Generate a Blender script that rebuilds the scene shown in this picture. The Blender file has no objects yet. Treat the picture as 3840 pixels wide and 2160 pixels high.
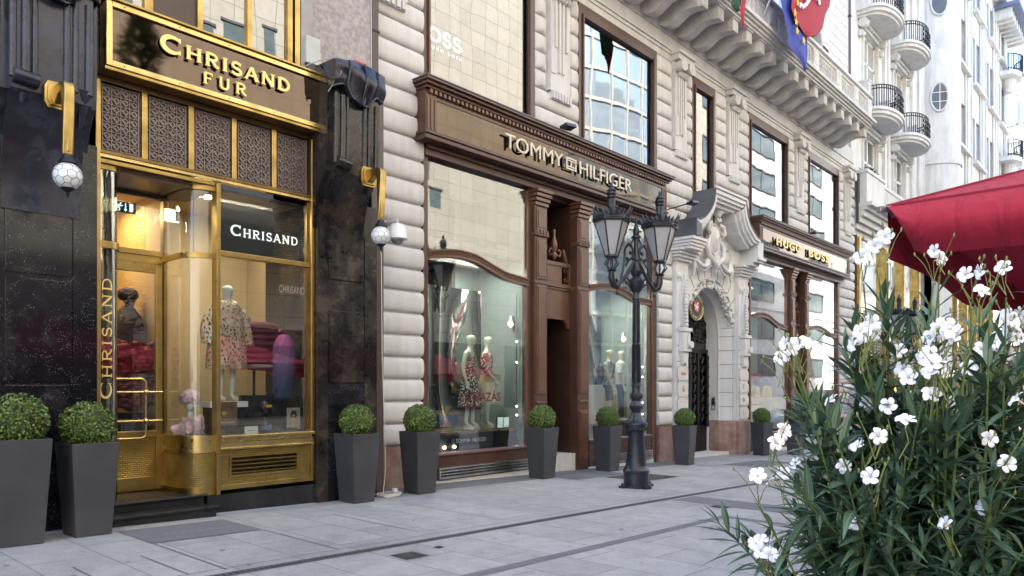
import bpy, math, random
from math import sin, cos, pi, radians, sqrt
from mathutils import Vector, Matrix
random.seed(7)
S = bpy.context.scene
# ---------------- camera, sky, sun, exposure ----------------
cam_d = bpy.data.cameras.new('camera'); cam = bpy.data.objects.new('camera', cam_d)
S.collection.objects.link(cam); S.camera = cam
cam_d.sensor_width = 36; cam_d.lens = 36*2740/3840; cam_d.shift_y = 370/3840
cam_d.clip_start = 0.05; cam_d.clip_end = 2000
YAW = math.atan(2480/2740)                     # facade runs along +X, camera looks 42 deg off it
cam.location = (0, 0, 1.5); cam.rotation_euler = (pi/2, 0, YAW - pi/2)
W = bpy.data.worlds.new('World'); S.world = W; W.use_nodes = True
nt = W.node_tree; bg = nt.nodes['Background']
sky = nt.nodes.new('ShaderNodeTexSky'); sky.sky_type = 'NISHITA'; sky.sun_disc = False
SUN_EL, SUN_AZ = radians(44), radians(24)      # azimuth from +Y towards -X
sky.sun_elevation = SUN_EL; sky.sun_rotation = -SUN_AZ; sky.air_density = 1.0; sky.dust_density = 2.0; sky.ozone_density = 1.0
nt.links.new(sky.outputs[0], bg.inputs[0]); bg.inputs[1].default_value = 0.15
sd = bpy.data.lights.new('sun', 'SUN'); sd.energy = 3.0; sd.angle = radians(0.5); sd.color = (1, .95, .86)
sun = bpy.data.objects.new('sun', sd); S.collection.objects.link(sun)
sdir = Vector((-sin(SUN_AZ)*cos(SUN_EL), cos(SUN_AZ)*cos(SUN_EL), sin(SUN_EL)))
sun.rotation_euler = sdir.to_track_quat('Z', 'Y').to_euler(); sun.location = (0, 30, 60)
S.view_settings.view_transform = 'Standard'; S.view_settings.look = 'None'
S.view_settings.gamma = 1; S.view_settings.use_curve_mapping = False
S.view_settings.exposure = 2.8
S.render.engine = 'CYCLES'
cy = S.cycles; cy.use_denoising = True; cy.max_bounces = 7; cy.diffuse_bounces = 3; cy.glossy_bounces = 4
cy.transmission_bounces = 4; cy.transparent_max_bounces = 14; cy.sample_clamp_indirect = 6; cy.caustics_reflective = False; cy.caustics_refractive = False
try: cy.denoiser = 'OPENIMAGEDENOISE'
except Exception: pass

# ---------------- helpers ----------------
COL = S.collection
K = .0257                                      # the street falls gently towards +X
def gz(x): return -K*x
def wloc(o):
    v = Vector((0, 0, 0))
    while o: v += o.location; o = o.parent
    return v
def tag(o, label=None, cat=None, group=None, kind=None):
    if label: o['label'] = label
    if cat: o['category'] = cat
    if group: o['group'] = group
    if kind: o['kind'] = kind
    return o
def thing(name, label, cat, loc=(0, 0, 0), rz=0, group=None):
    o = bpy.data.objects.new(name, None); o.empty_display_size = .1
    COL.objects.link(o); o.location = loc; o.rotation_euler = (0, 0, rz)
    return tag(o, label, cat, group)
class MB:
    def __init__(s): s.v = []; s.f = []; s.smooth = False
    def add(s, vs, fs):
        n = len(s.v); s.v += [tuple(v) for v in vs]; s.f += [tuple(i+n for i in f) for f in fs]; return s
    def box(s, x0, x1, y0, y1, z0, z1):
        return s.add([(x0,y0,z0),(x1,y0,z0),(x1,y1,z0),(x0,y1,z0),(x0,y0,z1),(x1,y0,z1),(x1,y1,z1),(x0,y1,z1)],
                     [(0,3,2,1),(4,5,6,7),(0,1,5,4),(1,2,6,5),(2,3,7,6),(3,0,4,7)])
    def obox(s, c, ux, uy, uz):
        c = Vector(c); ux = Vector(ux); uy = Vector(uy); uz = Vector(uz); vs = []
        for k in (-1, 1):
            for a, b in ((-1,-1),(1,-1),(1,1),(-1,1)): vs.append(c+ux*a+uy*b+uz*k)
        return s.add(vs, [(0,3,2,1),(4,5,6,7),(0,1,5,4),(1,2,6,5),(2,3,7,6),(3,0,4,7)])
    def prism(s, poly, ax, a, b):
        """poly: 2-D points; ax: extrusion axis; poly maps to the two other axes in xyz order"""
        n = len(poly)
        def mk(p, t):
            if ax == 'x': return (t, p[0], p[1])
            if ax == 'y': return (p[0], t, p[1])
            return (p[0], p[1], t)
        return s.add([mk(p, a) for p in poly]+[mk(p, b) for p in poly],
                     [tuple(range(n))[::-1], tuple(range(n, 2*n))]+[(i,(i+1)%n,n+(i+1)%n,n+i) for i in range(n)])
    def strip(s, A, B, ax, a, b):
        """band between two polylines A and B (2-D), extruded a..b"""
        for i in range(len(A)-1): s.prism([A[i], A[i+1], B[i+1], B[i]], ax, a, b)
        return s
    def tube(s, pts, r, n=8, cap=True):
        pts = [Vector(p) for p in pts]; N = len(pts); R = r if isinstance(r, (list, tuple)) else [r]*N
        rings = []; prev = None
        for i, p in enumerate(pts):
            d = (pts[min(i+1, N-1)]-pts[max(i-1, 0)]).normalized()
            if prev is None: a = d.orthogonal().normalized()
            else: a = (prev-d*prev.dot(d)); a = a.normalized() if a.length > 1e-6 else d.orthogonal().normalized()
            prev = a; b = d.cross(a)
            rings.append([p+a*R[i]*cos(2*pi*k/n)+b*R[i]*sin(2*pi*k/n) for k in range(n)])
        fs = [(i*n+k, i*n+(k+1)%n, (i+1)*n+(k+1)%n, (i+1)*n+k) for i in range(N-1) for k in range(n)]
        if cap: fs += [tuple(range(n))[::-1], tuple((N-1)*n+k for k in range(n))]
        return s.add([q for rg in rings for q in rg], fs)
    def lathe(s, prof, c=(0,0,0), n=20, ax='z', sq=(1, 1)):
        """prof: (radius, height)"""
        vs = []
        for r, h in prof:
            for k in range(n):
                a = 2*pi*(k+.5)/n; x, y = r*cos(a)*sq[0], r*sin(a)*sq[1]
                vs.append({'z': (c[0]+x, c[1]+y, c[2]+h), 'y': (c[0]+x, c[1]+h, c[2]+y), 'x': (c[0]+h, c[1]+x, c[2]+y)}[ax])
        N = len(prof); fs = [(i*n+k, i*n+(k+1)%n, (i+1)*n+(k+1)%n, (i+1)*n+k) for i in range(N-1) for k in range(n)]
        fs += [tuple(range(n))[::-1], tuple((N-1)*n+k for k in range(n))]
        return s.add(vs, fs)
    def ball(s, c, r, nu=12, nv=8):
        r = r if isinstance(r, (list, tuple)) else (r, r, r); vs = []
        for j in range(nv+1):
            t = pi*j/nv
            for i in range(nu):
                p = 2*pi*i/nu; vs.append((c[0]+r[0]*sin(t)*cos(p), c[1]+r[1]*sin(t)*sin(p), c[2]+r[2]*cos(t)))
        fs = [(j*nu+i, (j+1)*nu+i, (j+1)*nu+(i+1)%nu, j*nu+(i+1)%nu) for j in range(nv) for i in range(nu)]
        return s.add(vs, fs)
    def grid(s, nu, nv, fn):
        vs = [fn(i/nu, j/nv) for j in range(nv+1) for i in range(nu+1)]
        return s.add(vs, [(j*(nu+1)+i, j*(nu+1)+i+1, (j+1)*(nu+1)+i+1, (j+1)*(nu+1)+i) for j in range(nv) for i in range(nu)])
    def ribbon(s, pts, w, y0, y1, ws=None):
        """flat stroke in XZ, extruded between y0 (front) and y1"""
        P = [Vector(p) for p in pts]; N = len(P); L = []; R = []
        for i in range(N):
            d = (P[min(i+1, N-1)]-P[max(i-1, 0)]).normalized(); nn = Vector((-d.y, d.x)); ww = (ws[i] if ws else w)/2
            L.append(P[i]+nn*ww); R.append(P[i]-nn*ww)
        for i in range(N-1): s.prism([L[i], L[i+1], R[i+1], R[i]], 'y', y0, y1)
        return s
    def data(s, name):
        me = bpy.data.meshes.new(name); me.from_pydata(s.v, [], s.f); me.validate(); return me
    def build(s, name, mat, parent=None, smooth=None, world=True, bevel=0):
        me = s.data(name)
        bm = __import__('bmesh').new(); bm.from_mesh(me)
        __import__('bmesh').ops.recalc_face_normals(bm, faces=bm.faces); bm.to_mesh(me); bm.free()
        if smooth is not None: me.shade_smooth(); me.set_sharp_from_angle(angle=radians(smooth))
        if mat: me.materials.append(mat)
        o = bpy.data.objects.new(name, me); COL.objects.link(o)
        if parent:
            o.parent = parent
            if world: o.location = -wloc(parent)
        if bevel:
            b = o.modifiers.new('b', 'BEVEL'); b.width = bevel; b.segments = 2; b.limit_method = 'ANGLE'; b.angle_limit = radians(40)
        return o
def copy_tree(o, parent=None):
    c = o.copy(); COL.objects.link(c)
    if parent: c.parent = parent
    for ch in o.children: copy_tree(ch, c)
    return c
def part(name, mat, parent, fn, **k):
    m = MB(); fn(m); return m.build(name, mat, parent, **k)
def pbox(name, mat, parent, *b, **k): return MB().box(*b).build(name, mat, parent, **k)

# ---------------- materials ----------------
def nodes(name):
    m = bpy.data.materials.new(name); m.use_nodes = True; t = m.node_tree; return m, t, t.nodes['Principled BSDF']
def N(t, typ, **k):
    n = t.nodes.new(typ)
    for a, b in k.items():
        if a in n.inputs: n.inputs[a].default_value = b
        else: setattr(n, a, b)
    return n
def ramp(t, src, stops):
    r = t.nodes.new('ShaderNodeValToRGB'); e = r.color_ramp.elements
    while len(e) < len(stops): e.new(.5)
    for i, (p, c) in enumerate(stops): e[i].position = p; e[i].color = (*c, 1) if len(c) == 3 else c
    t.links.new(src, r.inputs[0]); return r
def pos(t, scale=(1,1,1)):
    g = t.nodes.new('ShaderNodeNewGeometry'); mp = t.nodes.new('ShaderNodeMapping'); mp.inputs['Scale'].default_value = scale
    t.links.new(g.outputs['Position'], mp.inputs['Vector']); return mp.outputs[0]
def mul(t, a, b, typ='MULTIPLY', fac=1.0):
    m = t.nodes.new('ShaderNodeMix'); m.data_type = 'RGBA'; m.blend_type = typ; m.inputs[0].default_value = fac
    t.links.new(a, m.inputs[6]); t.links.new(b, m.inputs[7]); return m.outputs[2]
def bump(t, b, h, s=.3, d=.02):
    n = t.nodes.new('ShaderNodeBump'); n.inputs['Strength'].default_value = s; n.inputs['Distance'].default_value = d
    t.links.new(h, n.inputs['Height']); t.links.new(n.outputs[0], b.inputs['Normal'])
def plain(name, col, rough=.5, metal=0, var=.12, scale=3.0, bmp=0, bscale=40, spec=None, coat=0):
    m, t, b = nodes(name); p = pos(t)
    n = N(t, 'ShaderNodeTexNoise', Scale=scale, Detail=5.0); t.links.new(p, n.inputs['Vector'])
    lo = tuple(max(0, c*(1-var)) for c in col); hi = tuple(min(1, c*(1+var)) for c in col)
    r = ramp(t, n.outputs[0], [(.3, lo), (.7, hi)]); t.links.new(r.outputs[0], b.inputs['Base Color'])
    b.inputs['Roughness'].default_value = rough; b.inputs['Metallic'].default_value = metal
    if spec is not None: b.inputs['Specular IOR Level'].default_value = spec
    if coat: b.inputs['Coat Weight'].default_value = coat; b.inputs['Coat Roughness'].default_value = .08
    if bmp:
        n2 = N(t, 'ShaderNodeTexNoise', Scale=bscale, Detail=4.0); t.links.new(p, n2.inputs['Vector']); bump(t, b, n2.outputs[0], bmp)
    return m
def m_stone(name, col, dirt=.35, streak=True, bmp=.25):
    m, t, b = nodes(name); p = pos(t)
    n = N(t, 'ShaderNodeTexNoise', Scale=1.3, Detail=8.0, Roughness=.65); t.links.new(p, n.inputs['Vector'])
    lo = tuple(c*(1-dirt*.55) for c in col); r = ramp(t, n.outputs[0], [(.32, lo), (.6, col)])
    p2 = pos(t, (3.5, 3.5, .35)); n2 = N(t, 'ShaderNodeTexNoise', Scale=1.6, Detail=6.0); t.links.new(p2, n2.inputs['Vector'])
    r2 = ramp(t, n2.outputs[0], [(.38, (1-dirt*.5,)*3), (.58, (1, 1, 1))])
    n3 = N(t, 'ShaderNodeTexNoise', Scale=55.0, Detail=3.0); t.links.new(p, n3.inputs['Vector']); r3 = ramp(t, n3.outputs[0], [(.3, (.93,.93,.93)), (.7, (1.04,1.04,1.04))])
    c = mul(t, r.outputs[0], r2.outputs[0]) if streak else r.outputs[0]
    c = mul(t, c, r3.outputs[0]); t.links.new(c, b.inputs['Base Color']); b.inputs['Roughness'].default_value = .8
    bump(t, b, n3.outputs[0], bmp, .006); return m
def m_granite(name, base, worn, amount=.45, rough=.12, speck=.5):
    """polished dark granite with pale flecks, weathered in patches"""
    m, t, b = nodes(name); p = pos(t)
    v = N(t, 'ShaderNodeTexVoronoi', Scale=62.0); t.links.new(p, v.inputs['Vector'])
    rv = ramp(t, v.outputs['Distance'], [(.0, (speck, speck, speck*1.05)), (.13, (speck*.5,)*3), (.2, (0, 0, 0))])
    nm = N(t, 'ShaderNodeTexNoise', Scale=9.0, Detail=3.0); t.links.new(p, nm.inputs['Vector']); rm = ramp(t, nm.outputs[0], [(.46, (0,0,0)), (.62, (1,1,1))])
    sp = mul(t, rv.outputs[0], rm.outputs[0])
    n = N(t, 'ShaderNodeTexNoise', Scale=1.7, Detail=9.0, Roughness=.7); t.links.new(p, n.inputs['Vector'])
    r = ramp(t, n.outputs[0], [(.62-amount*.4, base), (.84-amount*.3, worn)])
    ps = pos(t, (5, 5, .3)); n4 = N(t, 'ShaderNodeTexNoise', Scale=1.5, Detail=7.0); t.links.new(ps, n4.inputs['Vector'])
    r4 = ramp(t, n4.outputs[0], [(.5, (1,1,1)), (.75, (1.6, 1.55, 1.5))])
    c = mul(t, mul(t, r.outputs[0], r4.outputs[0]), sp, 'ADD', .55); t.links.new(c, b.inputs['Base Color'])
    b.inputs['Specular IOR Level'].default_value = .38
    rr = ramp(t, n.outputs[0], [(.45, (rough,)*3), (.75, (rough+.35,)*3)]); t.links.new(rr.outputs[0], b.inputs['Roughness'])
    bump(t, b, n.outputs[0], .05, .02); return m
def m_metal(name, col, rough=.3, hammer=0, scr=.15):
    m, t, b = nodes(name); p = pos(t)
    n = N(t, 'ShaderNodeTexNoise', Scale=4.0, Detail=7.0); t.links.new(p, n.inputs['Vector'])
    r = ramp(t, n.outputs[0], [(.3, tuple(c*.62 for c in col)), (.62, col)]); t.links.new(r.outputs[0], b.inputs['Base Color'])
    rr = ramp(t, n.outputs[0], [(.3, (rough+.14,)*3), (.7, (rough,)*3)]); t.links.new(rr.outputs[0], b.inputs['Roughness'])
    b.inputs['Metallic'].default_value = 1
    if hammer:
        br = N(t, 'ShaderNodeTexBrick', Scale=1.0); br.offset = .5; br.inputs['Brick Width'].default_value = .058; br.inputs['Row Height'].default_value = .026
        br.inputs['Mortar Size'].default_value = .006; br.inputs['Mortar Smooth'].default_value = 1.0
        g = t.nodes.new('ShaderNodeNewGeometry'); sx = t.nodes.new('ShaderNodeSeparateXYZ'); cx = t.nodes.new('ShaderNodeCombineXYZ')
        t.links.new(g.outputs['Position'], sx.inputs[0])
        ad = t.nodes.new('ShaderNodeMath'); ad.operation = 'SUBTRACT'; t.links.new(sx.outputs[0], ad.inputs[0]); t.links.new(sx.outputs[1], ad.inputs[1])
        t.links.new(ad.outputs[0], cx.inputs[0]); t.links.new(sx.outputs[2], cx.inputs[1]); t.links.new(cx.outputs[0], br.inputs['Vector'])
        bump(t, b, br.outputs['Fac'], 1.0, -.02)
    else:
        n2 = N(t, 'ShaderNodeTexNoise', Scale=30.0, Detail=3.0); t.links.new(p, n2.inputs['Vector']); bump(t, b, n2.outputs[0], scr, .003)
    return m
def m_glass(name, refl=.16, tint=(1,1,1), rip=.05, rscale=1.2, rough=0.0):
    """pane: see-through with a mirror sheen that grows at grazing angles"""
    m = bpy.data.materials.new(name); m.use_nodes = True; t = m.node_tree; t.nodes.clear()
    out = N(t, 'ShaderNodeOutputMaterial'); mx = N(t, 'ShaderNodeMixShader'); tr = N(t, 'ShaderNodeBsdfTransparent'); gl = N(t, 'ShaderNodeBsdfGlossy')
    tr.inputs[0].default_value = (*tint, 1); gl.inputs['Roughness'].default_value = rough
    lw = N(t, 'ShaderNodeLayerWeight'); lw.inputs[0].default_value = .5
    pw = N(t, 'ShaderNodeMath', operation='POWER'); t.links.new(lw.outputs['Facing'], pw.inputs[0]); pw.inputs[1].default_value = 4.0
    ma = N(t, 'ShaderNodeMath', operation='MULTIPLY_ADD'); t.links.new(pw.outputs[0], ma.inputs[0]); ma.inputs[1].default_value = 1-refl; ma.inputs[2].default_value = refl; ma.use_clamp = True
    p = pos(t, (1, 1, .7)); n = N(t, 'ShaderNodeTexNoise', Scale=rscale, Detail=1.5); t.links.new(p, n.inputs['Vector'])
    bm = N(t, 'ShaderNodeBump'); bm.inputs['Strength'].default_value = rip; bm.inputs['Distance'].default_value = .05; t.links.new(n.outputs[0], bm.inputs['Height'])
    t.links.new(bm.outputs[0], gl.inputs['Normal'])
    t.links.new(ma.outputs[0], mx.inputs[0]); t.links.new(tr.outputs[0], mx.inputs[1]); t.links.new(gl.outputs[0], mx.inputs[2]); t.links.new(mx.outputs[0], out.inputs[0])
    return m
def m_emit(name, col, st):
    m, t, b = nodes(name); b.inputs['Emission Color'].default_value = (*col, 1); b.inputs['Emission Strength'].default_value = st; b.inputs['Base Color'].default_value = (*col, 1); return m
def m_tiles(name, col, mortar, w, h, ms, axis='xz', rough=.7, offs=0.0, var=.1, noise=0.2):
    m, t, b = nodes(name); g = t.nodes.new('ShaderNodeNewGeometry'); sx = t.nodes.new('ShaderNodeSeparateXYZ'); cx = t.nodes.new('ShaderNodeCombineXYZ')
    t.links.new(g.outputs['Position'], sx.inputs[0]); ii = {'x': 0, 'y': 1, 'z': 2}
    t.links.new(sx.outputs[ii[axis[0]]], cx.inputs[0]); t.links.new(sx.outputs[ii[axis[1]]], cx.inputs[1])
    br = N(t, 'ShaderNodeTexBrick', Scale=1.0); br.offset = offs
    br.inputs['Brick Width'].default_value = w; br.inputs['Row Height'].default_value = h; br.inputs['Mortar Size'].default_value = ms
    br.inputs['Color1'].default_value = (*[c*(1-var) for c in col], 1); br.inputs['Color2'].default_value = (*[min(1, c*(1+var)) for c in col], 1); br.inputs['Mortar'].default_value = (*mortar, 1)
    br.inputs['Bias'].default_value = 0; t.links.new(cx.outputs[0], br.inputs['Vector'])
    n = N(t, 'ShaderNodeTexNoise', Scale=2.2, Detail=8.0, Roughness=.7); t.links.new(g.outputs['Position'], n.inputs['Vector'])
    r = ramp(t, n.outputs[0], [(.3, (1-noise,)*3), (.7, (1+noise*.4,)*3)]); t.links.new(mul(t, br.outputs[0], r.outputs[0]), b.inputs['Base Color'])
    b.inputs['Roughness'].default_value = rough; return m

M = {}
M['stone'] = m_stone('palace limestone', (.60, .585, .57), .2); M['stone2'] = m_stone('portal limestone', (.67, .66, .65), .16)
M['white'] = m_stone('white render', (.72, .71, .69), .25); M['white2'] = m_stone('pale upper wall', (.66, .65, .63), .25)  # upper wall paler than the stone below: skylight put into its colour
M['marble'] = m_granite('red marble', (.20, .105, .085), (.36, .27, .22), .5, .35, .12)
M['granite'] = m_granite('black granite', (.006, .006, .009), (.020, .019, .023), .35, .08, 1.0)
M['granite_worn'] = m_granite('weathered black granite', (.008, .0075, .008), (.055, .042, .033), .46, .12, .7)
M['granite_blue'] = m_granite('carved black granite', (.012, .013, .020), (.045, .05, .078), .5, .2, .12)
M['plinth'] = m_granite('dark plinth granite', (.010, .011, .013), (.03, .03, .034), .3, .35, .1)
M['gold'] = m_metal('brass', (.42, .295, .105), .27); M['goldp'] = m_metal('polished brass trim', (.66, .50, .21), .22)
M['goldh'] = m_metal('hammered brass', (.54, .38, .12), .27, 1)
M['bronze'] = m_metal('dark bronze', (.20, .135, .06), .35); M['letter'] = plain('gilt letter', (.80, .58, .22), .35, .35, .05)
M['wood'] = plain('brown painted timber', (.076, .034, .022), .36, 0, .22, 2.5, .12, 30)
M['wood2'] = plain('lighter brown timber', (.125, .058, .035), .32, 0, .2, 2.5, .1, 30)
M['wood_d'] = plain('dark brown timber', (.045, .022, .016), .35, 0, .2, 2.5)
M['glass'] = m_glass('shop glass', .17, (.93, .96, .95), .035, 1.0); M['glass_up'] = m_glass('mirror pane', .30, (.2, .22, .23), .06, .9)
M['bayglass'] = m_glass('curved bay glass', .05, (.95, .97, .96), .02, 1.0); M['glass_dark'] = m_glass('distant window pane', .4, (.18, .2, .22), .05, .8)
M['iron'] = plain('blue black cast iron', (.018, .022, .030), .33, .3, .25, 6, .2, 60)
M['ironw'] = plain('wrought iron', (.012, .012, .014), .4, .4, .2, 6)
M['pot'] = plain('anthracite planter', (.042, .044, .050), .45, 0, .22, 2.2, .04, 200)
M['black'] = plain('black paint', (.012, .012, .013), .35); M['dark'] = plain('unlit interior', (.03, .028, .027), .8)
M['lead'] = plain('lead flashing', (.10, .105, .12), .5, .3, .2, 2)
M['whitep'] = plain('white plastic', (.72, .73, .74), .4, 0, .04); M['redp'] = plain('red plastic', (.45, .03, .03), .4, 0, .05)
M['steel'] = m_metal('brushed steel', (.62, .62, .60), .28)
M['milk'] = plain('milk glass', (.62, .64, .68), .25, 0, .05, 3, 0, 40, coat=.4)
# ---------------- street ----------------
def m_paving():
    m, t, b = nodes('grey granite paving'); g = t.nodes.new('ShaderNodeNewGeometry')
    br = N(t, 'ShaderNodeTexBrick', Scale=1.0); br.offset = .45
    br.inputs['Brick Width'].default_value = 1.05; br.inputs['Row Height'].default_value = .62
    br.inputs['Mortar Size'].default_value = .005; br.inputs['Mortar Smooth'].default_value = .1
    br.inputs['Color1'].default_value = (.285, .280, .280, 1); br.inputs['Color2'].default_value = (.345, .338, .335, 1); br.inputs['Mortar'].default_value = (.12, .118, .118, 1)
    sx = t.nodes.new('ShaderNodeSeparateXYZ'); cx = t.nodes.new('ShaderNodeCombineXYZ'); t.links.new(g.outputs['Position'], sx.inputs[0])
    t.links.new(sx.outputs[1], cx.inputs[0]); t.links.new(sx.outputs[0], cx.inputs[1]); t.links.new(cx.outputs[0], br.inputs['Vector'])
    n = N(t, 'ShaderNodeTexNoise', Scale=.55, Detail=9.0, Roughness=.72); t.links.new(g.outputs['Position'], n.inputs['Vector'])
    r = ramp(t, n.outputs[0], [(.28, (.74, .74, .76)), (.5, (1, 1, 1)), (.72, (1.1, 1.1, 1.08))])
    n2 = N(t, 'ShaderNodeTexNoise', Scale=75.0, Detail=4.0, Roughness=.8); t.links.new(g.outputs['Position'], n2.inputs['Vector'])
    r2 = ramp(t, n2.outputs[0], [(.32, (.68, .68, .69)), (.68, (1.24, 1.24, 1.23))])
    n4 = N(t, 'ShaderNodeTexNoise', Scale=4.5, Detail=7.0, Roughness=.75); t.links.new(g.outputs['Position'], n4.inputs['Vector'])
    r4 = ramp(t, n4.outputs[0], [(.34, (.82, .82, .84)), (.58, (1.04, 1.04, 1.04))])
    v = N(t, 'ShaderNodeTexVoronoi', Scale=2.6); t.links.new(g.outputs['Position'], v.inputs['Vector'])
    rv = ramp(t, v.outputs['Distance'], [(.018, (.35, .34, .33)), (.032, (1, 1, 1))])
    c = mul(t, mul(t, mul(t, mul(t, br.outputs[0], r.outputs[0]), r2.outputs[0]), r4.outputs[0]), rv.outputs[0])
    t.links.new(c, b.inputs['Base Color']); b.inputs['Roughness'].default_value = .62
    bump(t, b, n2.outputs[0], .25, .004); return m
M['pave'] = m_paving()
M['dstone'] = m_stone('dark paving stone', (.135, .137, .150), .35, False); M['gstone'] = m_stone('light kerb stone', (.34, .34, .36), .3, False)
def sheet(m, pts, up=.004):
    n = len(pts); return m.add([(x, y, gz(x)+up) for x, y in pts], [tuple(range(n))])
g = MB(); g.grid(60, 20, lambda u, v: (-80+400*u, -60+120*v, gz(-80+400*u)))
tag(g.build('pavement', M['pave']), kind='structure')
tag(sheet(MB(), [(-6, 4.37), (9.03, 4.37), (9.03, 4.50), (-6, 4.50)]).build('paving_band', M['dstone']), kind='structure')
tag(sheet(MB(), [(9.03, -4), (9.20, -4), (9.20, 4.50), (9.03, 4.50)]).build('paving_band', M['dstone']), kind='structure')
tag(sheet(MB(), [(10.05, -4), (10.75, -4), (10.75, 5.76), (10.05, 5.76)]).build('paving_band', M['dstone']), kind='structure')
tag(sheet(MB(), [(7.1, 9.02), (16.95, 9.02), (16.95, 9.80), (7.1, 9.80)]).build('paving_band', M['dstone']), kind='structure')
tag(sheet(MB(), [(-8, 8.85), (7.0, 8.85), (7.0, 9.2), (-8, 9.2)]).build('paving_band', M['gstone']), kind='structure')
tag(sheet(MB(), [(11.25, 8.5), (13.05, 8.5), (13.05, 9.016), (11.25, 9.016)]).build('paving_patch', M['dstone']), kind='structure')
tag(sheet(MB(), [(16.9, 7.35), (19.2, 7.35), (19.2, 8.3), (16.9, 8.3)]).build('paving_patch', M['dstone']), kind='structure')
st_ = MB(); rr_ = random.Random(8)
for i in range(170):
    x, y = rr_.uniform(-1, 30), rr_.uniform(1.5, 9.0); r = rr_.uniform(.012, .03); sheet(st_, [(x+r*(1+.3*sin(3*a+i))*cos(a), y+r*(1+.3*cos(2*a+i))*sin(a)) for a in [k*pi/4 for k in range(8)]], .0052)
tag(st_.build('pavement_gum_spots', plain('trodden gum', (.16, .16, .165), .8)), kind='structure')
# long joints of the paving bands
jm = plain('joint', (.09, .09, .095), .9)
j = MB()
for x, a, b_ in ((3.02, 6.05, 7.57), (2.71, 6.1, 7.1), (2.12, 5.95, 7.0), (1.5, 6.0, 7.4), (4.2, 6.1, 7.55), (5.4, 6.3, 8.0), (6.7, 6.2, 8.2)): sheet(j, [(x-.006, a), (x+.006, a), (x+.006, b_), (x-.006, b_)], .0055)
for y in (6.10,): sheet(j, [(-6, y-.005), (60, y-.005), (60, y+.005), (-6, y+.005)], .0055)
tag(j.build('paving_joint', jm), kind='structure')
# slot drain
dr = thing('slot_drain', 'long iron slot drain running along the middle of the street', 'drain', (0, 5.87, 0))
MB().add([(-6, 5.815, gz(-6)+.004), (70, 5.815, gz(70)+.004), (70, 5.925, gz(70)+.004), (-6, 5.925, gz(-6)+.004)], [(0,1,2,3)]).build('drain_frame', M['dstone'], dr)
q = MB()
for y0, y1 in ((5.828, 5.842), (5.898, 5.912)): sheet(q, [(-6, y0), (70, y0), (70, y1), (-6, y1)], .012)
for i in range(520):
    x = -2+i*.055; sheet(q, [(x, 5.842), (x+.022, 5.842), (x+.022, 5.898), (x, 5.898)], .010)
q.build('drain_grate', plain('rusty iron grate', (.055, .045, .04), .6, .5, .3, 8), dr)
M['cover'] = plain('cast iron cover', (.075, .074, .078), .55, .5, .35, 9, .4, 90)
def cover(name, label, x0, x1, y0, y1, frame=.03, rows=6):
    o = thing(name, label, 'cover', ((x0+x1)/2, (y0+y1)/2, gz((x0+x1)/2)))
    sheet(MB(), [(x0, y0), (x1, y0), (x1, y1), (x0, y1)], .006).build('cover_frame', M['cover'], o)
    m = MB(); f = frame
    for k in range(rows):
        a = x0+f+(x1-x0-2*f)*k/rows; b_ = a+(x1-x0-2*f)/rows*.72
        for l in range(rows):
            c = y0+f+(y1-y0-2*f)*l/rows; d = c+(y1-y0-2*f)/rows*.72; z = gz((a+b_)/2)
            m.box(a, b_, c, d, z+.006, z+.013)
    m.build('tread_plate', M['cover'], o); return o
cover('manhole_cover', 'square iron cover in the pavement in front of the drain', 4.38, 4.66, 5.28, 5.54)
cover('drain_cover', 'tiny iron cover beside the larger square cover near the drain', 4.94, 5.03, 5.47, 5.55, .01, 2)
cover('valve_cover', 'rectangular iron cover in the paving near the oleander', 9.83, 10.04, 4.77, 5.03)
cover('tree_grate', 'dark metal plate in the pavement behind the street lamp', 12.05, 13.4, 7.48, 8.42, .05, 9)
mt = thing('door_mat', 'dark stone mat set into the pavement before the brass door', 'mat', (3.6, 8.05, gz(3.6)))
sheet(MB(), [(3.01, 7.585), (4.2, 7.585), (4.2, 8.5), (3.01, 8.5)], .0065).build('mat_slab', M['dstone'], mt)
q = MB()
for i in range(9):
    x = 3.3+i*.085+random.uniform(-.01, .01); y = 8.0+.02*sin(i*1.3)-i*.004; sheet(q, [(x, y), (x+.06, y+.004), (x+.055, y+.016), (x+.004, y+.012)], .0085)
q.build('worn_inlay', M['gstone'], mt)
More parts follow.
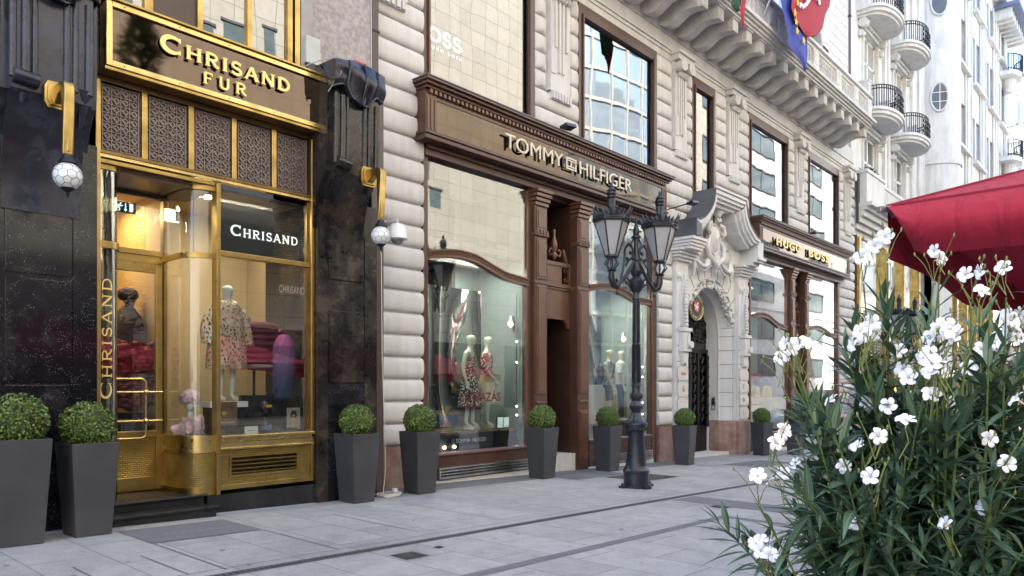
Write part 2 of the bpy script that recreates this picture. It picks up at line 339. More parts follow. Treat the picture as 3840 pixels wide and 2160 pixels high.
# ---------------- glyph strokes (serif capitals) ----------------
def arc(cx, cz, rx, rz, a0, a1, n=12): return [(cx+rx*cos(radians(a0+(a1-a0)*i/n)), cz+rz*sin(radians(a0+(a1-a0)*i/n))) for i in range(n+1)]
def serif(x, z, w=.2, h=.05): return [(x-w/2, z), (x+w/2, z)], h
def glyph(ch, w=.15):
    """strokes in a box of height 1; returns [(points, widths)], advance"""
    t = .06; s = []
    def st(p, ww=w): s.append((p, [ww]*len(p)))
    def se(x, z, L=.26): s.append(([(x-L/2, z), (x+L/2, z)], [t]*2))
    if ch == 'C': p = arc(.46, .5, .40, .43, 48, 312, 18); s.append((p, [w*(.55+.6*abs(sin(pi*i/18))) for i in range(19)])); st([(.76, .98), (.76, .70)], t); st([(.76, .02), (.76, .30)], t*.8); adv = .92
    elif ch == 'H': st([(.16,0),(.16,1)]); st([(.72,0),(.72,1)]); st([(.16,.5),(.72,.5)], w*.6); [se(x,z) for x in (.16,.72) for z in (.03,.97)]; adv = .94
    elif ch == 'R': st([(.16,0),(.16,1)]); p = [(.16,.95),(.42,.95)]+arc(.44,.725,.22,.225,90,-90,8)+[(.16,.5)]; st(p, w*.75); st([(.38,.5),(.60,.12),(.78,.03)], w*.85); se(.16,.03); se(.12,.97,.2); adv = .88
    elif ch == 'I': st([(.16,0),(.16,1)]); se(.16,.03); se(.16,.97); adv = .40
    elif ch == 'S': p = arc(.34,.73,.23,.22,30,270,10)+arc(.34,.28,.25,.23,90,-150,10); st(p, w*.85); st([(.56,.97),(.56,.74)], t); st([(.09,.03),(.09,.28)], t); adv = .70
    elif ch == 'A': st([(.10,0),(.44,1)], w*.7); st([(.44,1),(.78,0)], w*1.05); st([(.22,.33),(.66,.33)], w*.55); se(.10,.03,.24); se(.78,.03,.26); adv = .92
    elif ch == 'N': st([(.16,0),(.16,1)], w*.75); st([(.16,.98),(.74,.02)], w*1.05); st([(.74,0),(.74,1)], w*.75); se(.16,.03); se(.13,.97,.2); se(.74,.97); adv = .94
    elif ch == 'D': st([(.16,0),(.16,1)]); p = [(.16,.95),(.34,.95)]+arc(.36,.5,.38,.45,90,-90,12)+[(.16,.05)]; st(p, w*.8); se(.12,.97,.18); se(.12,.03,.18); adv = .88
    elif ch == 'F': st([(.16,0),(.16,1)]); st([(.16,.95),(.62,.95)], w*.65); st([(.16,.52),(.50,.52)], w*.6); st([(.62,.97),(.62,.76)], t); st([(.50,.62),(.50,.42)], t); se(.16,.03); adv = .74
    elif ch == 'U': p = [(.16,1),(.16,.35)]+arc(.42,.33,.26,.29,180,360,10)+[(.68,1)]; st(p, w*.85); se(.16,.97); se(.68,.97,.22); adv = .88
    elif ch == 'O': p = arc(.46,.5,.36,.44,0,360,24); s.append((p, [w*(.6+.55*abs(cos(2*pi*i/24))) for i in range(25)])); adv = .95
    elif ch == 'B': st([(.16,0),(.16,1)]); st([(.16,.95),(.36,.95)]+arc(.38,.74,.21,.21,90,-90,8)+[(.16,.53)], w*.7); st([(.36,.53)]+arc(.40,.28,.24,.24,90,-90,8)+[(.16,.04)], w*.75); adv = .78
    else: adv = .4
    return s, adv
def serif_text(m, s, x0, x1, z0, h, y, depth=.012, first=1.0, w=.15, gap=.10, rot=False):
    tot = 0; gl = []
    for i, ch in enumerate(s):
        g_, a = glyph(ch, w); k = first if i == 0 else 1.0; gl.append((g_, k)); tot += a*k+gap
    tot -= gap; sx = (x1-x0)/(tot*h); x = 0
    for (g_, k), ch in zip(gl, s):
        for j_, (p, ws) in enumerate(g_):
            if rot: q_ = [(x0-pz*h*k, z0+(x+px*k)*h*sx) for px, pz in p]          # reads upwards
            else: q_ = [(x0+(x+px*k)*h*sx, z0+pz*h*k) for px, pz in p]
            m.ribbon(q_, 0, y-.0007*j_, y+depth, ws=[v*h*k*(1 if rot else min(1.3, sx)) for v in ws])
        x += glyph(ch)[1]*k+gap
    return m
def text_obj(name, s, x0, x1, z0, z1, y, mat, parent, depth=.01, bold=0.0, shear=0, spacing=1.0, rot=None):
    cu = bpy.data.curves.new('t', 'FONT'); cu.body = s; cu.size = 1; cu.extrude = .01; cu.offset = bold; cu.shear = shear; cu.space_character = spacing
    to = bpy.data.objects.new('t', cu); COL.objects.link(to)
    dg = bpy.context.evaluated_depsgraph_get(); me = bpy.data.meshes.new_from_object(to.evaluated_get(dg)); bpy.data.objects.remove(to)
    xs = [v.co.x for v in me.vertices]; ys = [v.co.y for v in me.vertices]; a, b_, c, d = min(xs), max(xs), min(ys), max(ys)
    for v in me.vertices:
        X = x0+(v.co.x-a)/(b_-a)*(x1-x0); Z = z0+(v.co.y-c)/(d-c)*(z1-z0); v.co = (X, y-depth*(1 if v.co.z > 0 else 0), Z)
    if rot:
        ctr, mt_ = rot
        for v in me.vertices: v.co = mt_ @ (v.co-Vector(ctr))+Vector(ctr)
    me.materials.clear(); me.materials.append(mat); o = bpy.data.objects.new(name, me); COL.objects.link(o)
    if parent: o.parent = parent; o.location = -wloc(parent)
    return o

# ---------------- the black granite house with the fur shop ----------------
F = thing('granite_shop_building', 'black granite building with a brass shopfront, grey stucco above and carved consoles', 'building', (4.4, 9.1, 0))
# masses
part('pillar', M['granite'], F, lambda m: m.box(1.92, 2.05, 8.97, 10.4, -.3, 4.2).box(2.72, 2.96, 8.97, 10.4, -.3, 4.2).box(2.05, 2.72, 8.97, 10.4, 3.75, 4.2).box(2.05, 2.72, 8.99, 10.4, -.3, 3.75))
for z0_, z1_ in ((.1, 1.52), (1.555, 2.65), (2.70, 3.70)): pbox('stone_panel', M['granite'], F, 2.085, 2.69, 8.975, 8.989, z0_, z1_, bevel=.006)
part('pillar', M['granite_worn'], F, lambda m: m.box(5.815, 5.99, 8.97, 10.4, -.3, 4.2).box(6.63, 6.85, 8.97, 10.4, -.3, 4.2).box(5.99, 6.63, 8.97, 10.4, 3.72, 4.2).box(5.99, 6.63, 8.99, 10.4, 1.55, 3.72))
part('stone_panel', M['granite'], F, lambda m: m.box(5.99, 6.63, 8.98, 10.4, -.3, 1.545))
for z0_, z1_ in ((3.05, 3.69), (1.57, 2.60)): pbox('stone_panel', M['granite_worn'], F, 6.01, 6.60, 8.965, 8.989, z0_, z1_, bevel=.006)
part('corner_strip', plain('brown corner stone', (.075, .055, .052), .3), F, lambda m: m.box(6.853, 7.08, 9.10, 10.4, -.3, 6.0))
part('wall', M['granite'], F, lambda m: m.box(-14, 1.915, 9.0, 10.4, -.2, 6.0))
part('plinth', M['plinth'], F, lambda m: m.box(4.262, 5.812, 9.04, 9.85, -.3, .116))
stucco = plain('rough grey stucco', (.33, .30, .30), .9, 0, .25, 14, .9, 26)
part('upper_wall', stucco, F, lambda m: m.box(5.80, 7.09, 9.45, 10.4, 6.0, 24).box(-14, 3.0, 9.45, 10.4, 6.0, 24).box(3.0, 5.8, 9.45, 10.4, 9.2, 10.8).box(3.0, 5.8, 9.45, 10.4, 13.4, 24))
part('pilaster_strip', plain('smooth grey render', (.30, .285, .28), .8, 0, .15, 4), F, lambda m: m.box(5.82, 6.02, 9.40, 9.449, 6.0, 24))
part('roof', M['lead'], F, lambda m: m.box(-14, 7.09, 9.46, 22, 24, 24.4))
part('rear_box', stucco, F, lambda m: m.box(-14, 7.08, 14.5, 22, -.3, 23.99))  # unseen box behind, put in to keep the sun off the street
def console(xc, mat, top):
    def fn(m):
        prof = [(8.96, 3.35), (8.955, 3.6), (8.93, 3.85), (8.88, 4.1), (8.80, 4.3), (8.68, 4.45), (8.60, 4.5), (8.585, 4.62), (8.575, 5.0), (8.57, 5.6), (8.62, 5.85), (8.75, 5.98), (9.2, 6.02), (10.0, 6.02), (10.0, 3.35)]
        m.prism(prof, 'x', xc-.37, xc+.37)
        m.prism([(y+.09, z) for y, z in prof], 'x', xc-.44, xc+.44)
    c = part('console', mat, F, fn, smooth=35)
    def ribs(m):
        for dx, w in ((-.36, .035), (-.25, .045), (-.17, .03), (.12, .035), (.20, .03), (.33, .045)):
            m.tube([(xc+dx, 8.585, 4.60), (xc+dx, 8.575, 5.0), (xc+dx, 8.57, 5.55)], w, 8)
        m.tube([(xc-.36, 8.56, 4.62), (xc-.14, 8.56, 4.60)], .075, 12)
        m.tube([(xc-.25, 8.60, 4.66), (xc-.25, 8.70, 4.4)], [.06, .03], 8)
        m.tube([(xc+.30, 8.60, 4.66), (xc+.30, 8.74, 4.28)], [.07, .03], 8)
    part('carved_rib', mat, c, ribs, smooth=60)
    def hood(m):
        def f(u, v):
            x = xc-.43+.86*u; lo = 5.62-.20*sin(pi*min(1, max(0, (u-.15)/.75)))**2+.05*(abs(sin(pi*3*u))); hi = 6.0+.05*sin(pi*u)
            fold = .035*abs(sin(pi*(3.2*u+.35*v)))**.6+.02*sin(9*v+5*u); y = 8.62-.20*sin(pi*(v*.62+.14))*(.55+.45*sin(pi*(u*.9+.08)))-fold*(1-v*.4)
            return (x, y, lo+(hi-lo)*v)
        m.grid(48, 16, f); m.grid(48, 2, lambda u, v: (f(u, 0)[0], f(u, 0)[1]+.20*v, f(u, 0)[2])); m.grid(48, 3, lambda u, v: (f(u, 1)[0], f(u, 1)[1]+.5*v, f(u, 1)[2]+.02*v))
        for sd_ in (0, 1): m.grid(4, 16, lambda u, v: (f(sd_, v)[0], f(sd_, v)[1]+.3*u, f(sd_, v)[2]))
        m.tube([(xc-.43+.86*i/20, f(i/20, .02)[1]-.01, f(i/20, .02)[2]) for i in range(21)], .02, 6)
        for u0 in (.22, .52, .80): m.tube([(f(u0+.04*v, v)[0], f(u0+.04*v, v)[1]-.012, f(u0, v)[2]) for v in [k/8 for k in range(9)]], [.012+.014*sin(pi*k/8) for k in range(9)], 6)
    part('carved_hood', top, c, hood, smooth=60)
console(2.42, M['granite_blue'], M['granite']); console(6.21, M['granite_worn'], M['granite_blue'])
# windows above the sign
fw = part('window_frame', M['gold'], F, lambda m: [m.box(a, b_, 9.40, 9.47, 6.0, 9.2) for a, b_ in ((3.0, 3.06), (3.64, 3.74), (4.30, 4.37), (4.99, 5.06), (5.60, 5.68), (5.72, 5.80))] and m.box(3.06, 5.6, 9.41, 9.46, 6.0, 6.06))
pbox('pane', M['glass_up'], fw, 3.06, 3.64, 9.45, 9.455, 6.06, 9.2); pbox('pane', M['glass_up'], fw, 4.37, 4.99, 9.45, 9.455, 6.06, 9.2); pbox('pane', M['glass_up'], fw, 5.06, 5.60, 9.45, 9.455, 6.06, 9.2)
pbox('dark_panel', M['wood_d'], fw, 3.74, 4.30, 9.44, 9.455, 6.06, 9.2)
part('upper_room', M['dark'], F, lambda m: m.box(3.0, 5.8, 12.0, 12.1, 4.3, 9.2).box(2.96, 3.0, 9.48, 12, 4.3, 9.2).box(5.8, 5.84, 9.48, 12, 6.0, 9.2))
pbox('transom_slab', M['granite'], F, 2.97, 5.81, 9.05, 10.3, 5.06, 5.98)
# lattice band
lat = plain('cast bronze lattice', (.17, .135, .13), .45, .3, .2, 8)
lbw = [(3.03, 3.485), (3.555, 4.04), (4.115, 4.605), (4.675, 5.175), (5.25, 5.745)]
for a, b_ in lbw:
    def fn(m, a=a, b_=b_):
        m.box(a, b_, 9.13, 9.15, 4.22, 4.99); n, r = 4, 7; cw = (b_-a-.06)/n; ch = .74/r; t = .006
        for i in range(n+1): x = a+.03+i*cw; m.box(x-t, x+t, 9.108, 9.13, 4.235, 4.975)
        for k in range(r+1): z = 4.235+k*ch; m.box(a+.02, b_-.02, 9.105, 9.129, z-t*.8, z+t*.8)
        for i in range(n):
            for k in range(r):
                x = a+.03+(i+.5)*cw; z = 4.235+(k+.5)*ch; w, h = cw*.42, ch*.42
                m.strip([(x-w, z), (x, z+h), (x+w, z), (x, z-h), (x-w, z)], [(x-w*.55, z), (x, z+h*.55), (x+w*.55, z), (x, z-h*.55), (x-w*.55, z)], 'y', 9.102, 9.13)
                m.prism([(x-w*.3, z), (x, z-h*.3), (x+w*.3, z), (x, z+h*.3)], 'y', 9.115, 9.13)
        for k in range(14): z = 4.25+k*.054; m.ball((a+.012, 9.125, z), (.008, .012, .02), 6, 4); m.ball((b_-.012, 9.125, z), (.008, .012, .02), 6, 4)
    part('lattice_panel', lat, F, fn)
for a, b_ in ((3.487, 3.553), (4.042, 4.113), (4.607, 4.673), (5.177, 5.248)): pbox('brass_mullion', M['gold'], F, a, b_, 9.085, 9.14, 4.20, 5.02, bevel=.006)
part('lattice_head', M['bronze'], F, lambda m: m.box(2.98, 5.8, 9.08, 9.2, 5.0, 5.06))
# shopfront frame
part('shop_frame', M['gold'], F, lambda m: m.box(2.965, 3.02, 9.03, 9.16, .17, 5.0).box(5.755, 5.81, 9.03, 9.16, .17, 5.0).box(4.375, 4.43, 9.03, 9.17, .12, 4.10).box(3.02, 4.375, 9.07, 9.16, 4.06, 4.115).box(4.43, 5.755, 9.07, 9.17, 3.185, 3.255), bevel=.008)
part('cornice_rail', M['goldp'], F, lambda m: m.box(3.02, 5.755, 9.045, 9.14, 4.125, 4.16))
part('cornice_rail', M['bronze'], F, lambda m: m.box(3.02, 5.755, 9.03, 9.14, 4.163, 4.20))
shadow_rail = part('inner_rail', M['bronze'], F, lambda m: m.box(4.43, 4.46, 9.10, 9.15, .9, 4.12).box(5.725, 5.755, 9.10, 9.15, .9, 4.12))  # dark bronze strips inside the frame uprights
# display window (right of the door)
def sill(m):
    m.box(4.43, 5.80, 9.00, 9.16, .835, .87).box(4.43, 5.80, 9.03, 9.16, .79, .83).box(4.43, 5.80, 9.05, 9.16, .72, .785).box(4.43, 5.80, 9.02, 9.16, .69, .715)
part('window_sill', M['goldp'], F, sill, bevel=.004)
part('stall_riser', M['goldh'], F, lambda m: m.box(4.43, 4.56, 9.075, 9.16, .235, .69).box(5.56, 5.755, 9.075, 9.16, .235, .69).box(4.56, 5.56, 9.075, 9.16, .60, .69).box(4.56, 5.56, 9.075, 9.16, .235, .33))
part('base_rail', M['gold'], F, lambda m: m.box(4.43, 5.80, 9.055, 9.16, .168, .234).box(4.43, 4.45, 9.06, 9.074, .235, .69), bevel=.004)
vt = part('vent', M['gold'], F, lambda m: [m.box(4.56, 4.585, 9.055, 9.16, .33, .60).box(5.535, 5.56, 9.055, 9.16, .33, .60).box(4.585, 5.535, 9.055, 9.16, .578, .60).box(4.585, 5.535, 9.055, 9.16, .33, .352)]+[m.prism([(9.062, .372+i*.052), (9.10, .398+i*.052), (9.10, .391+i*.052), (9.062, .362+i*.052)], 'x', 4.585, 5.535).box(4.585, 5.535, 9.062, 9.07, .36+i*.052, .382+i*.052) for i in range(4)])
pbox('vent_back', M['black'], vt, 4.58, 5.54, 9.14, 9.158, .34, .59)
pbox('display_pane', M['glass'], F, 4.43, 5.755, 9.125, 9.13, .87, 3.185)
up = pbox('upper_pane', M['glass'], F, 4.43, 5.755, 9.125, 9.13, 3.255, 4.06)
# black name board hanging behind the upper pane
nb = thing('name_board', 'black board with white capitals hanging behind the upper window pane', 'sign', (5.1, 9.35, 3.4))
pbox('board', M['black'], nb, 4.50, 5.30, 9.26, 9.30, 3.27, 3.93)
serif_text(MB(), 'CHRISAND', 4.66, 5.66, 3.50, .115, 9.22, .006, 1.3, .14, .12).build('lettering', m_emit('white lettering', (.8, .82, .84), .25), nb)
bl = thing('louvre_blind', 'black slatted blind behind the upper pane beside the name board', 'blind', (5.55, 9.4, 3.3))
part('slats', M['black'], bl, lambda m: [m.prism([(9.33, 3.28+i*.032), (9.365, 3.30+i*.032), (9.365, 3.304+i*.032), (9.33, 3.284+i*.032)], 'x', 5.32, 5.76) for i in range(25)])
pbox('head_rail', M['black'], bl, 5.30, 5.77, 9.32, 9.38, 4.08, 4.11)
# entrance: door plane Y 9.88, bay corner of curved glass
def bay_pts(n=16, off=0.0):
    p = [(4.055+off, 9.86), (4.055+off, 9.40)]
    for i in range(n+1):
        a = pi+(pi/2)*i/n; p.append((4.33+(.275-off)*cos(a), 9.40+(.285-off)*sin(a)))
    p.append((4.376, 9.115+off)); return p
def wallstrip(m, pts, z0, z1, t):
    P = [Vector(p) for p in pts]; N_ = len(P); Q = []
    for i in range(N_):
        d = (P[min(i+1, N_-1)]-P[max(i-1, 0)]).normalized(); Q.append(P[i]-Vector((d.y, -d.x))*t)
    vs = [(p.x, p.y, z) for z in (z0, z1) for p in P]+[(p.x, p.y, z) for z in (z0, z1) for p in Q]; n2 = 2*N_
    fs = []
    for i in range(N_-1): fs += [(i, i+1, N_+i+1, N_+i), (n2+i, n2+N_+i, n2+N_+i+1, n2+i+1), (i, n2+i, n2+i+1, i+1), (N_+i, N_+i+1, n2+N_+i+1, n2+N_+i)]
    fs += [(0, N_, n2+N_, n2), (N_-1, n2+N_-1, n2+2*N_-1, 2*N_-1)]
    return m.add(vs, fs)
bp = bay_pts()
wallstrip(MB(), bp, .22, .66, -.02).build('bay_panel', M['goldh'], F, smooth=40)
wallstrip(MB(), bp, .12, .22, -.03).build('bay_base', M['gold'], F, smooth=40)
m_ = MB(); wallstrip(m_, bp, .66, .70, -.035); wallstrip(m_, bp, .70, .84, -.02); wallstrip(m_, bp, .84, .885, -.035); m_.build('bay_sill', M['goldp'], F, smooth=40)
for z0_, z1_ in ((3.13, 3.20), (4.0, 4.06)): wallstrip(MB(), bp, z0_, z1_, -.025).build('bay_transom', M['gold'], F, smooth=40)
for z0_, z1_ in ((.885, 3.13), (3.20, 4.0)): wallstrip(MB(), bp, z0_, z1_, .006).build('bay_glass', M['bayglass'], F, smooth=40)
# left quarter-round glass bay with vertical lettering
lp = [(3.02, 9.12), (3.15, 9.115)]+[(3.15+.12*sin(pi/2*i/6), 9.285-.17*cos(pi/2*i/6)) for i in range(1, 7)]+[(3.27, 9.86)]
M['cglass'] = m_glass('curved glass', .3, (.8, .85, .82), .12, 3.0)
for z0_, z1_ in ((.17, 3.10), (3.18, 4.0)): wallstrip(MB(), lp, z0_, z1_, .006).build('bay_glass', M['cglass'], F, smooth=40)
for z0_, z1_ in ((3.10, 3.18), (4.0, 4.06)): wallstrip(MB(), lp, z0_, z1_, -.02).build('bay_transom', M['gold'], F, smooth=40)
part('bay_lining', plain('dim lining', (.10, .075, .045), .5), F, lambda m: m.box(3.022, 3.03, 9.16, 9.9, .17, 4.0).box(3.03, 3.26, 9.7, 9.72, .17, 4.0))
vl = MB(); serif_text(vl, 'CHRISAND', 3.16, 3.16+1.40, 1.36, .105, 9.098, .004, 1.28, .17, .12, rot=True)
vl.build('vertical_lettering', M['letter'], F)
# door
dr_ = part('door', M['gold'], F, lambda m: m.box(3.28, 3.40, 9.86, 9.92, .16, 3.10).box(3.96, 4.045, 9.86, 9.92, .16, 3.10).box(3.40, 3.96, 9.86, 9.92, 2.98, 3.10).box(3.40, 3.96, 9.86, 9.92, .84, .93).box(3.40, 3.96, 9.86, 9.92, .16, .34), bevel=.006)
pbox('kick_panel', M['goldh'], dr_, 3.40, 3.96, 9.872, 9.91, .34, .84)
pbox('door_pane', M['glass'], dr_, 3.40, 3.96, 9.885, 9.89, .93, 2.98)
def hnd(m):
    r = .06; x0, x1, z0, z1 = 3.43, 3.81, .84, 1.60; p = []
    for cx_, cz_, a0 in ((x1-r, z1-r, 0), (x0+r, z1-r, 90), (x0+r, z0+r, 180), (x1-r, z0+r, 270)):
        for i in range(5): a = radians(a0+i*22.5); p.append((cx_+r*cos(a), 9.80, cz_+r*sin(a)))
    p.append(p[0]); m.tube(p, .014, 8)
    for z in (1.06, 1.43):
        m.tube([(3.30, 9.80, z), (4.02, 9.80, z)], .013, 8)
        for x in (3.43, 3.81): m.ball((x, 9.79, z), .034, 12, 8)
        for x in (3.31, 4.01): m.tube([(x, 9.80, z), (x, 9.87, z)], .012, 8)
part('door_handle', M['goldp'], dr_, hnd, smooth=50)
part('door_transom', M['gold'], F, lambda m: m.box(3.28, 4.05, 9.86, 9.93, 3.10, 3.17).box(3.28, 4.05, 9.875, 9.92, 3.17, 3.20).box(3.28, 4.05, 9.86, 9.93, 3.20, 3.27), bevel=.005)
pbox('transom_pane', M['glass'], F, 3.30, 4.05, 9.885, 9.89, 3.27, 3.98)
part('entry_soffit', plain('brown soffit', (.07, .038, .022), .45), F, lambda m: m.box(3.02, 4.38, 9.17, 9.95, 4.0, 4.05).box(3.28, 4.05, 9.86, 9.93, 3.95, 4.0))
part('door_jamb', M['bronze'], F, lambda m: m.box(4.05, 4.10, 9.85, 9.95, .16, 4.0).box(3.25, 3.28, 9.85, 9.95, .16, 4.0))
# steps
part('step', M['plinth'], F, lambda m: m.box(2.965, 4.22, 9.05, 9.95, -.3, .118).box(2.965, 4.26, 9.02, 9.95, .118, .15), bevel=.008)
part('step', M['plinth'], F, lambda m: m.box(2.965, 4.26, 8.80, 9.05, -.3, -.005).box(2.955, 4.29, 8.77, 9.05, -.005, .03), bevel=.006)
# interior
ochre = plain('ochre shop wall', (.50, .33, .13), .7, 0, .08, 1.5); cream = plain('cream shop wall', (.48, .38, .24), .7, 0, .06, 1.5)
part('shop_interior', ochre, F, lambda m: m.box(4.12, 4.16, 9.95, 13.0, .15, 4.1).box(2.9, 4.12, 12.9, 13.0, .15, 4.1))
part('shop_interior', cream, F, lambda m: m.box(2.85, 2.9, 9.95, 13, .15, 4.1).box(4.16, 5.85, 11.0, 11.06, .15, 4.3).box(2.9, 5.85, 9.4, 13.0, 4.10, 4.14).box(5.82, 5.85, 9.2, 11.0, .15, 4.1))
part('shop_floor', plain('dark shop floor', (.05, .035, .025), .3), F, lambda m: m.box(2.9, 5.85, 9.95, 13, .10, .149).box(4.12, 5.75, 9.17, 11.0, .80, .86))
sp = m_emit('lit downlight', (1, .85, .55), 9)
for x, y in ((3.45, 10.6), (3.6, 11.4), (4.5, 9.7)):
    cl = thing('ceiling_spotlight', {3.45: 'twin ceiling spotlight inside the fur shop behind the door transom', 3.6: 'deeper twin ceiling spotlight inside the fur shop behind the transom', 4.5: 'bright recessed spotlight cluster above the curved corner window'}[x], 'ceiling light', (x, y, 4.08))
    part('housing', M['black'], cl, lambda m, x=x, y=y: m.box(x-.17, x+.17, y-.1, y+.1, 4.075, 4.099)); part('bulb', sp, cl, lambda m, x=x, y=y: m.ball((x-.07, y, 4.06), (.055, .05, .02), 10, 6).ball((x+.07, y, 4.06), (.055, .05, .02), 10, 6))
def area(name, loc, size, e, col, rot=(0, 0, 0), sy=None):
    l = bpy.data.lights.new(name, 'AREA'); l.energy = e; l.size = size; l.color = col
    if sy: l.shape = 'RECTANGLE'; l.size_y = sy
    o = bpy.data.objects.new(name, l); COL.objects.link(o); o.location = loc; o.rotation_euler = rot; return o
area('shop_lamp_light', (3.55, 11.0, 4.03), .8, 9, (1, .72, .38)); area('window_lamp_light', (5.0, 9.65, 4.03), .8, 9, (1, .84, .60), sy=.3)
# exit sign
ex = thing('exit_sign', 'dark green emergency exit sign with a running figure, arrow and door', 'sign', (3.65, 10.1, 3.8))
pbox('sign_plate', plain('exit green', (.01, .06, .07), .4), ex, 3.50, 3.80, 10.1, 10.12, 3.76, 3.90)
def ped(m):
    m.ball((3.61, 10.092, 3.875), (.011, .004, .011), 8, 6)
    for p in ([(3.60, 3.86), (3.585, 3.83), (3.60, 3.80), (3.59, 3.775)], [(3.585, 3.83), (3.565, 3.81), (3.54, 3.81)], [(3.60, 3.855), (3.575, 3.85), (3.56, 3.835)], [(3.60, 3.855), (3.62, 3.84), (3.635, 3.85)], [(3.67, 3.88), (3.67, 3.79)], [(3.655, 3.805), (3.67, 3.785), (3.685, 3.805)]): m.ribbon(p, .010, 10.09, 10.099)
    m.box(3.72, 3.76, 10.09, 10.099, 3.785, 3.885)
part('pictogram', m_emit('exit white', (.5, .6, .6), .5), ex, ped)
# ---------------- fascia sign ----------------
sg = thing('shop_sign', 'large brass framed fascia sign with raised gilt capitals above the brass shopfront', 'sign', (4.43, 9.0, 5.1))
sf = part('sign_frame', M['goldp'], sg, lambda m: m.box(3.01, 3.075, 8.83, 9.04, 5.10, 5.84).box(5.785, 5.85, 8.83, 9.04, 5.10, 5.84).box(3.075, 5.785, 8.83, 9.04, 5.10, 5.17).box(3.075, 5.785, 8.83, 9.04, 5.77, 5.84), bevel=.008)
part('cap_rail', M['gold'], sf, lambda m: m.box(2.99, 5.87, 8.80, 9.05, 5.843, 5.87).box(3.0, 5.86, 8.845, 9.05, 5.06, 5.098), bevel=.004)
m, t, b = nodes('tinted mirror face'); b.inputs['Base Color'].default_value = (.11, .085, .068, 1); b.inputs['Metallic'].default_value = 1; b.inputs['Roughness'].default_value = .04
n = N(t, 'ShaderNodeTexNoise', Scale=1.2, Detail=1.0); t.links.new(pos(t), n.inputs['Vector']); bump(t, b, n.outputs[0], .05, .05); M['mirror'] = m
pbox('sign_face', M['mirror'], sg, 3.075, 5.785, 8.865, 9.03, 5.17, 5.77)
serif_text(MB(), 'CHRISAND', 3.60, 5.30, 5.455, .165, 8.815, .022, 1.28, .19, .10).build('lettering', M['letter'], sg); serif_text(MB(), 'FUR', 4.10, 4.68, 5.225, .145, 8.815, .022, 1.0, .17, .34).build('lettering', M['letter'], sg)
part('bracket_screw', M['gold'], sg, lambda m: [m.ball((3.2+i*.62, 8.828, z), .009, 6, 4) for i in range(5) for z in (5.135, 5.805)])
# wall lanterns
def lantern(xc, label):
    L = thing('wall_lantern', label, 'lantern', (xc, 8.58, 4.5), group='brass wall lanterns on the granite pillars')
    def plate(m):
        o = [(-.13, -.08), (-.10, -.14), (.10, -.14), (.13, -.08), (.13, .08), (.10, .14), (-.10, .14), (-.13, .08)]
        m.prism([(xc+a, 4.5+b_) for a, b_ in o], 'y', 8.53, 8.60); m.prism([(xc+a*.8, 4.5+b_*.8) for a, b_ in o], 'y', 8.51, 8.53)
    part('back_plate', M['gold'], L, plate, bevel=.006)
    def arm(m):
        m.prism([(8.52, 4.60), (8.30, 4.585), (8.22, 4.56), (8.19, 4.50), (8.245, 3.83), (8.275, 3.83), (8.30, 4.42), (8.33, 4.48), (8.40, 4.47), (8.52, 4.40)], 'x', xc-.05, xc+.05)
        m.tube([(xc, 8.26, 4.5), (xc, 8.26, 3.86)], [.05, .025], 10)
    part('arm', M['gold'], L, arm, bevel=.015, smooth=40)
    part('cap', M['ironw'], L, lambda m: m.lathe([(.02, 0), (.05, -.01), (.055, -.04), (.075, -.06), (.085, -.09), (.08, -.10)], (xc, 8.26, 3.84), 14), smooth=40)
    gb = part('globe', M['milk'], L, lambda m: m.ball((xc, 8.26, 3.62), .137, 20, 14), smooth=80)
    # leaded hexagon net
    b5 = __import__('bmesh').new(); __import__('bmesh').ops.create_icosphere(b5, subdivisions=2, radius=.1385); w_ = MB()
    for v in b5.verts:
        fs = [f for f in v.link_faces]
        cs = [f.calc_center_median().normalized()*.1385 for f in fs]
        for e in v.link_edges:
            if len(e.link_faces) == 2:
                a, c_ = [f.calc_center_median().normalized()*.1385 for f in e.link_faces]
                if e.verts[0] == v: w_.tube([a+Vector((xc, 8.26, 3.62)), c_+Vector((xc, 8.26, 3.62))], .0022, 4, False)
    b5.free(); w_.build('leading', M['ironw'], gb)
    part('finial', M['ironw'], L, lambda m: m.lathe([(.07, 3.505), (.06, 3.49), (.03, 3.47), (.012, 3.455), (.02, 3.44), (.012, 3.425), (.004, 3.40)], (xc, 8.26, 0), 12), smooth=40)
lantern(2.455, 'brass lantern with leaded milk globe on the left black pillar'); lantern(6.38, 'brass lantern with leaded milk globe beside the security camera')
# cctv dome camera
cc = thing('dome_camera', 'white dome security camera hanging from a grey arm beside the lantern globe', 'security camera', (7.02, 9.6, 4.2))
part('arm', plain('grey plastic', (.35, .35, .36), .4), cc, lambda m: m.tube([(7.16, 9.65, 3.90), (7.18, 9.3, 4.0), (7.20, 9.1, 4.07), (7.26, 9.0, 4.09), (7.27, 9.0, 4.02)], [.06, .05, .045, .045, .045], 10), smooth=50)
part('housing', M['whitep'], cc, lambda m: m.lathe([(.03, .0), (.09, -.01), (.125, -.05), (.155, -.20), (.16, -.24), (.14, -.25)], (7.27, 9.0, 4.05), 20), smooth=40)
part('dome', m_glass('camera dome', .2, (.5, .5, .52), 0), cc, lambda m: m.ball((7.27, 9.0, 3.80), (.10, .10, .09), 14, 8), smooth=80)
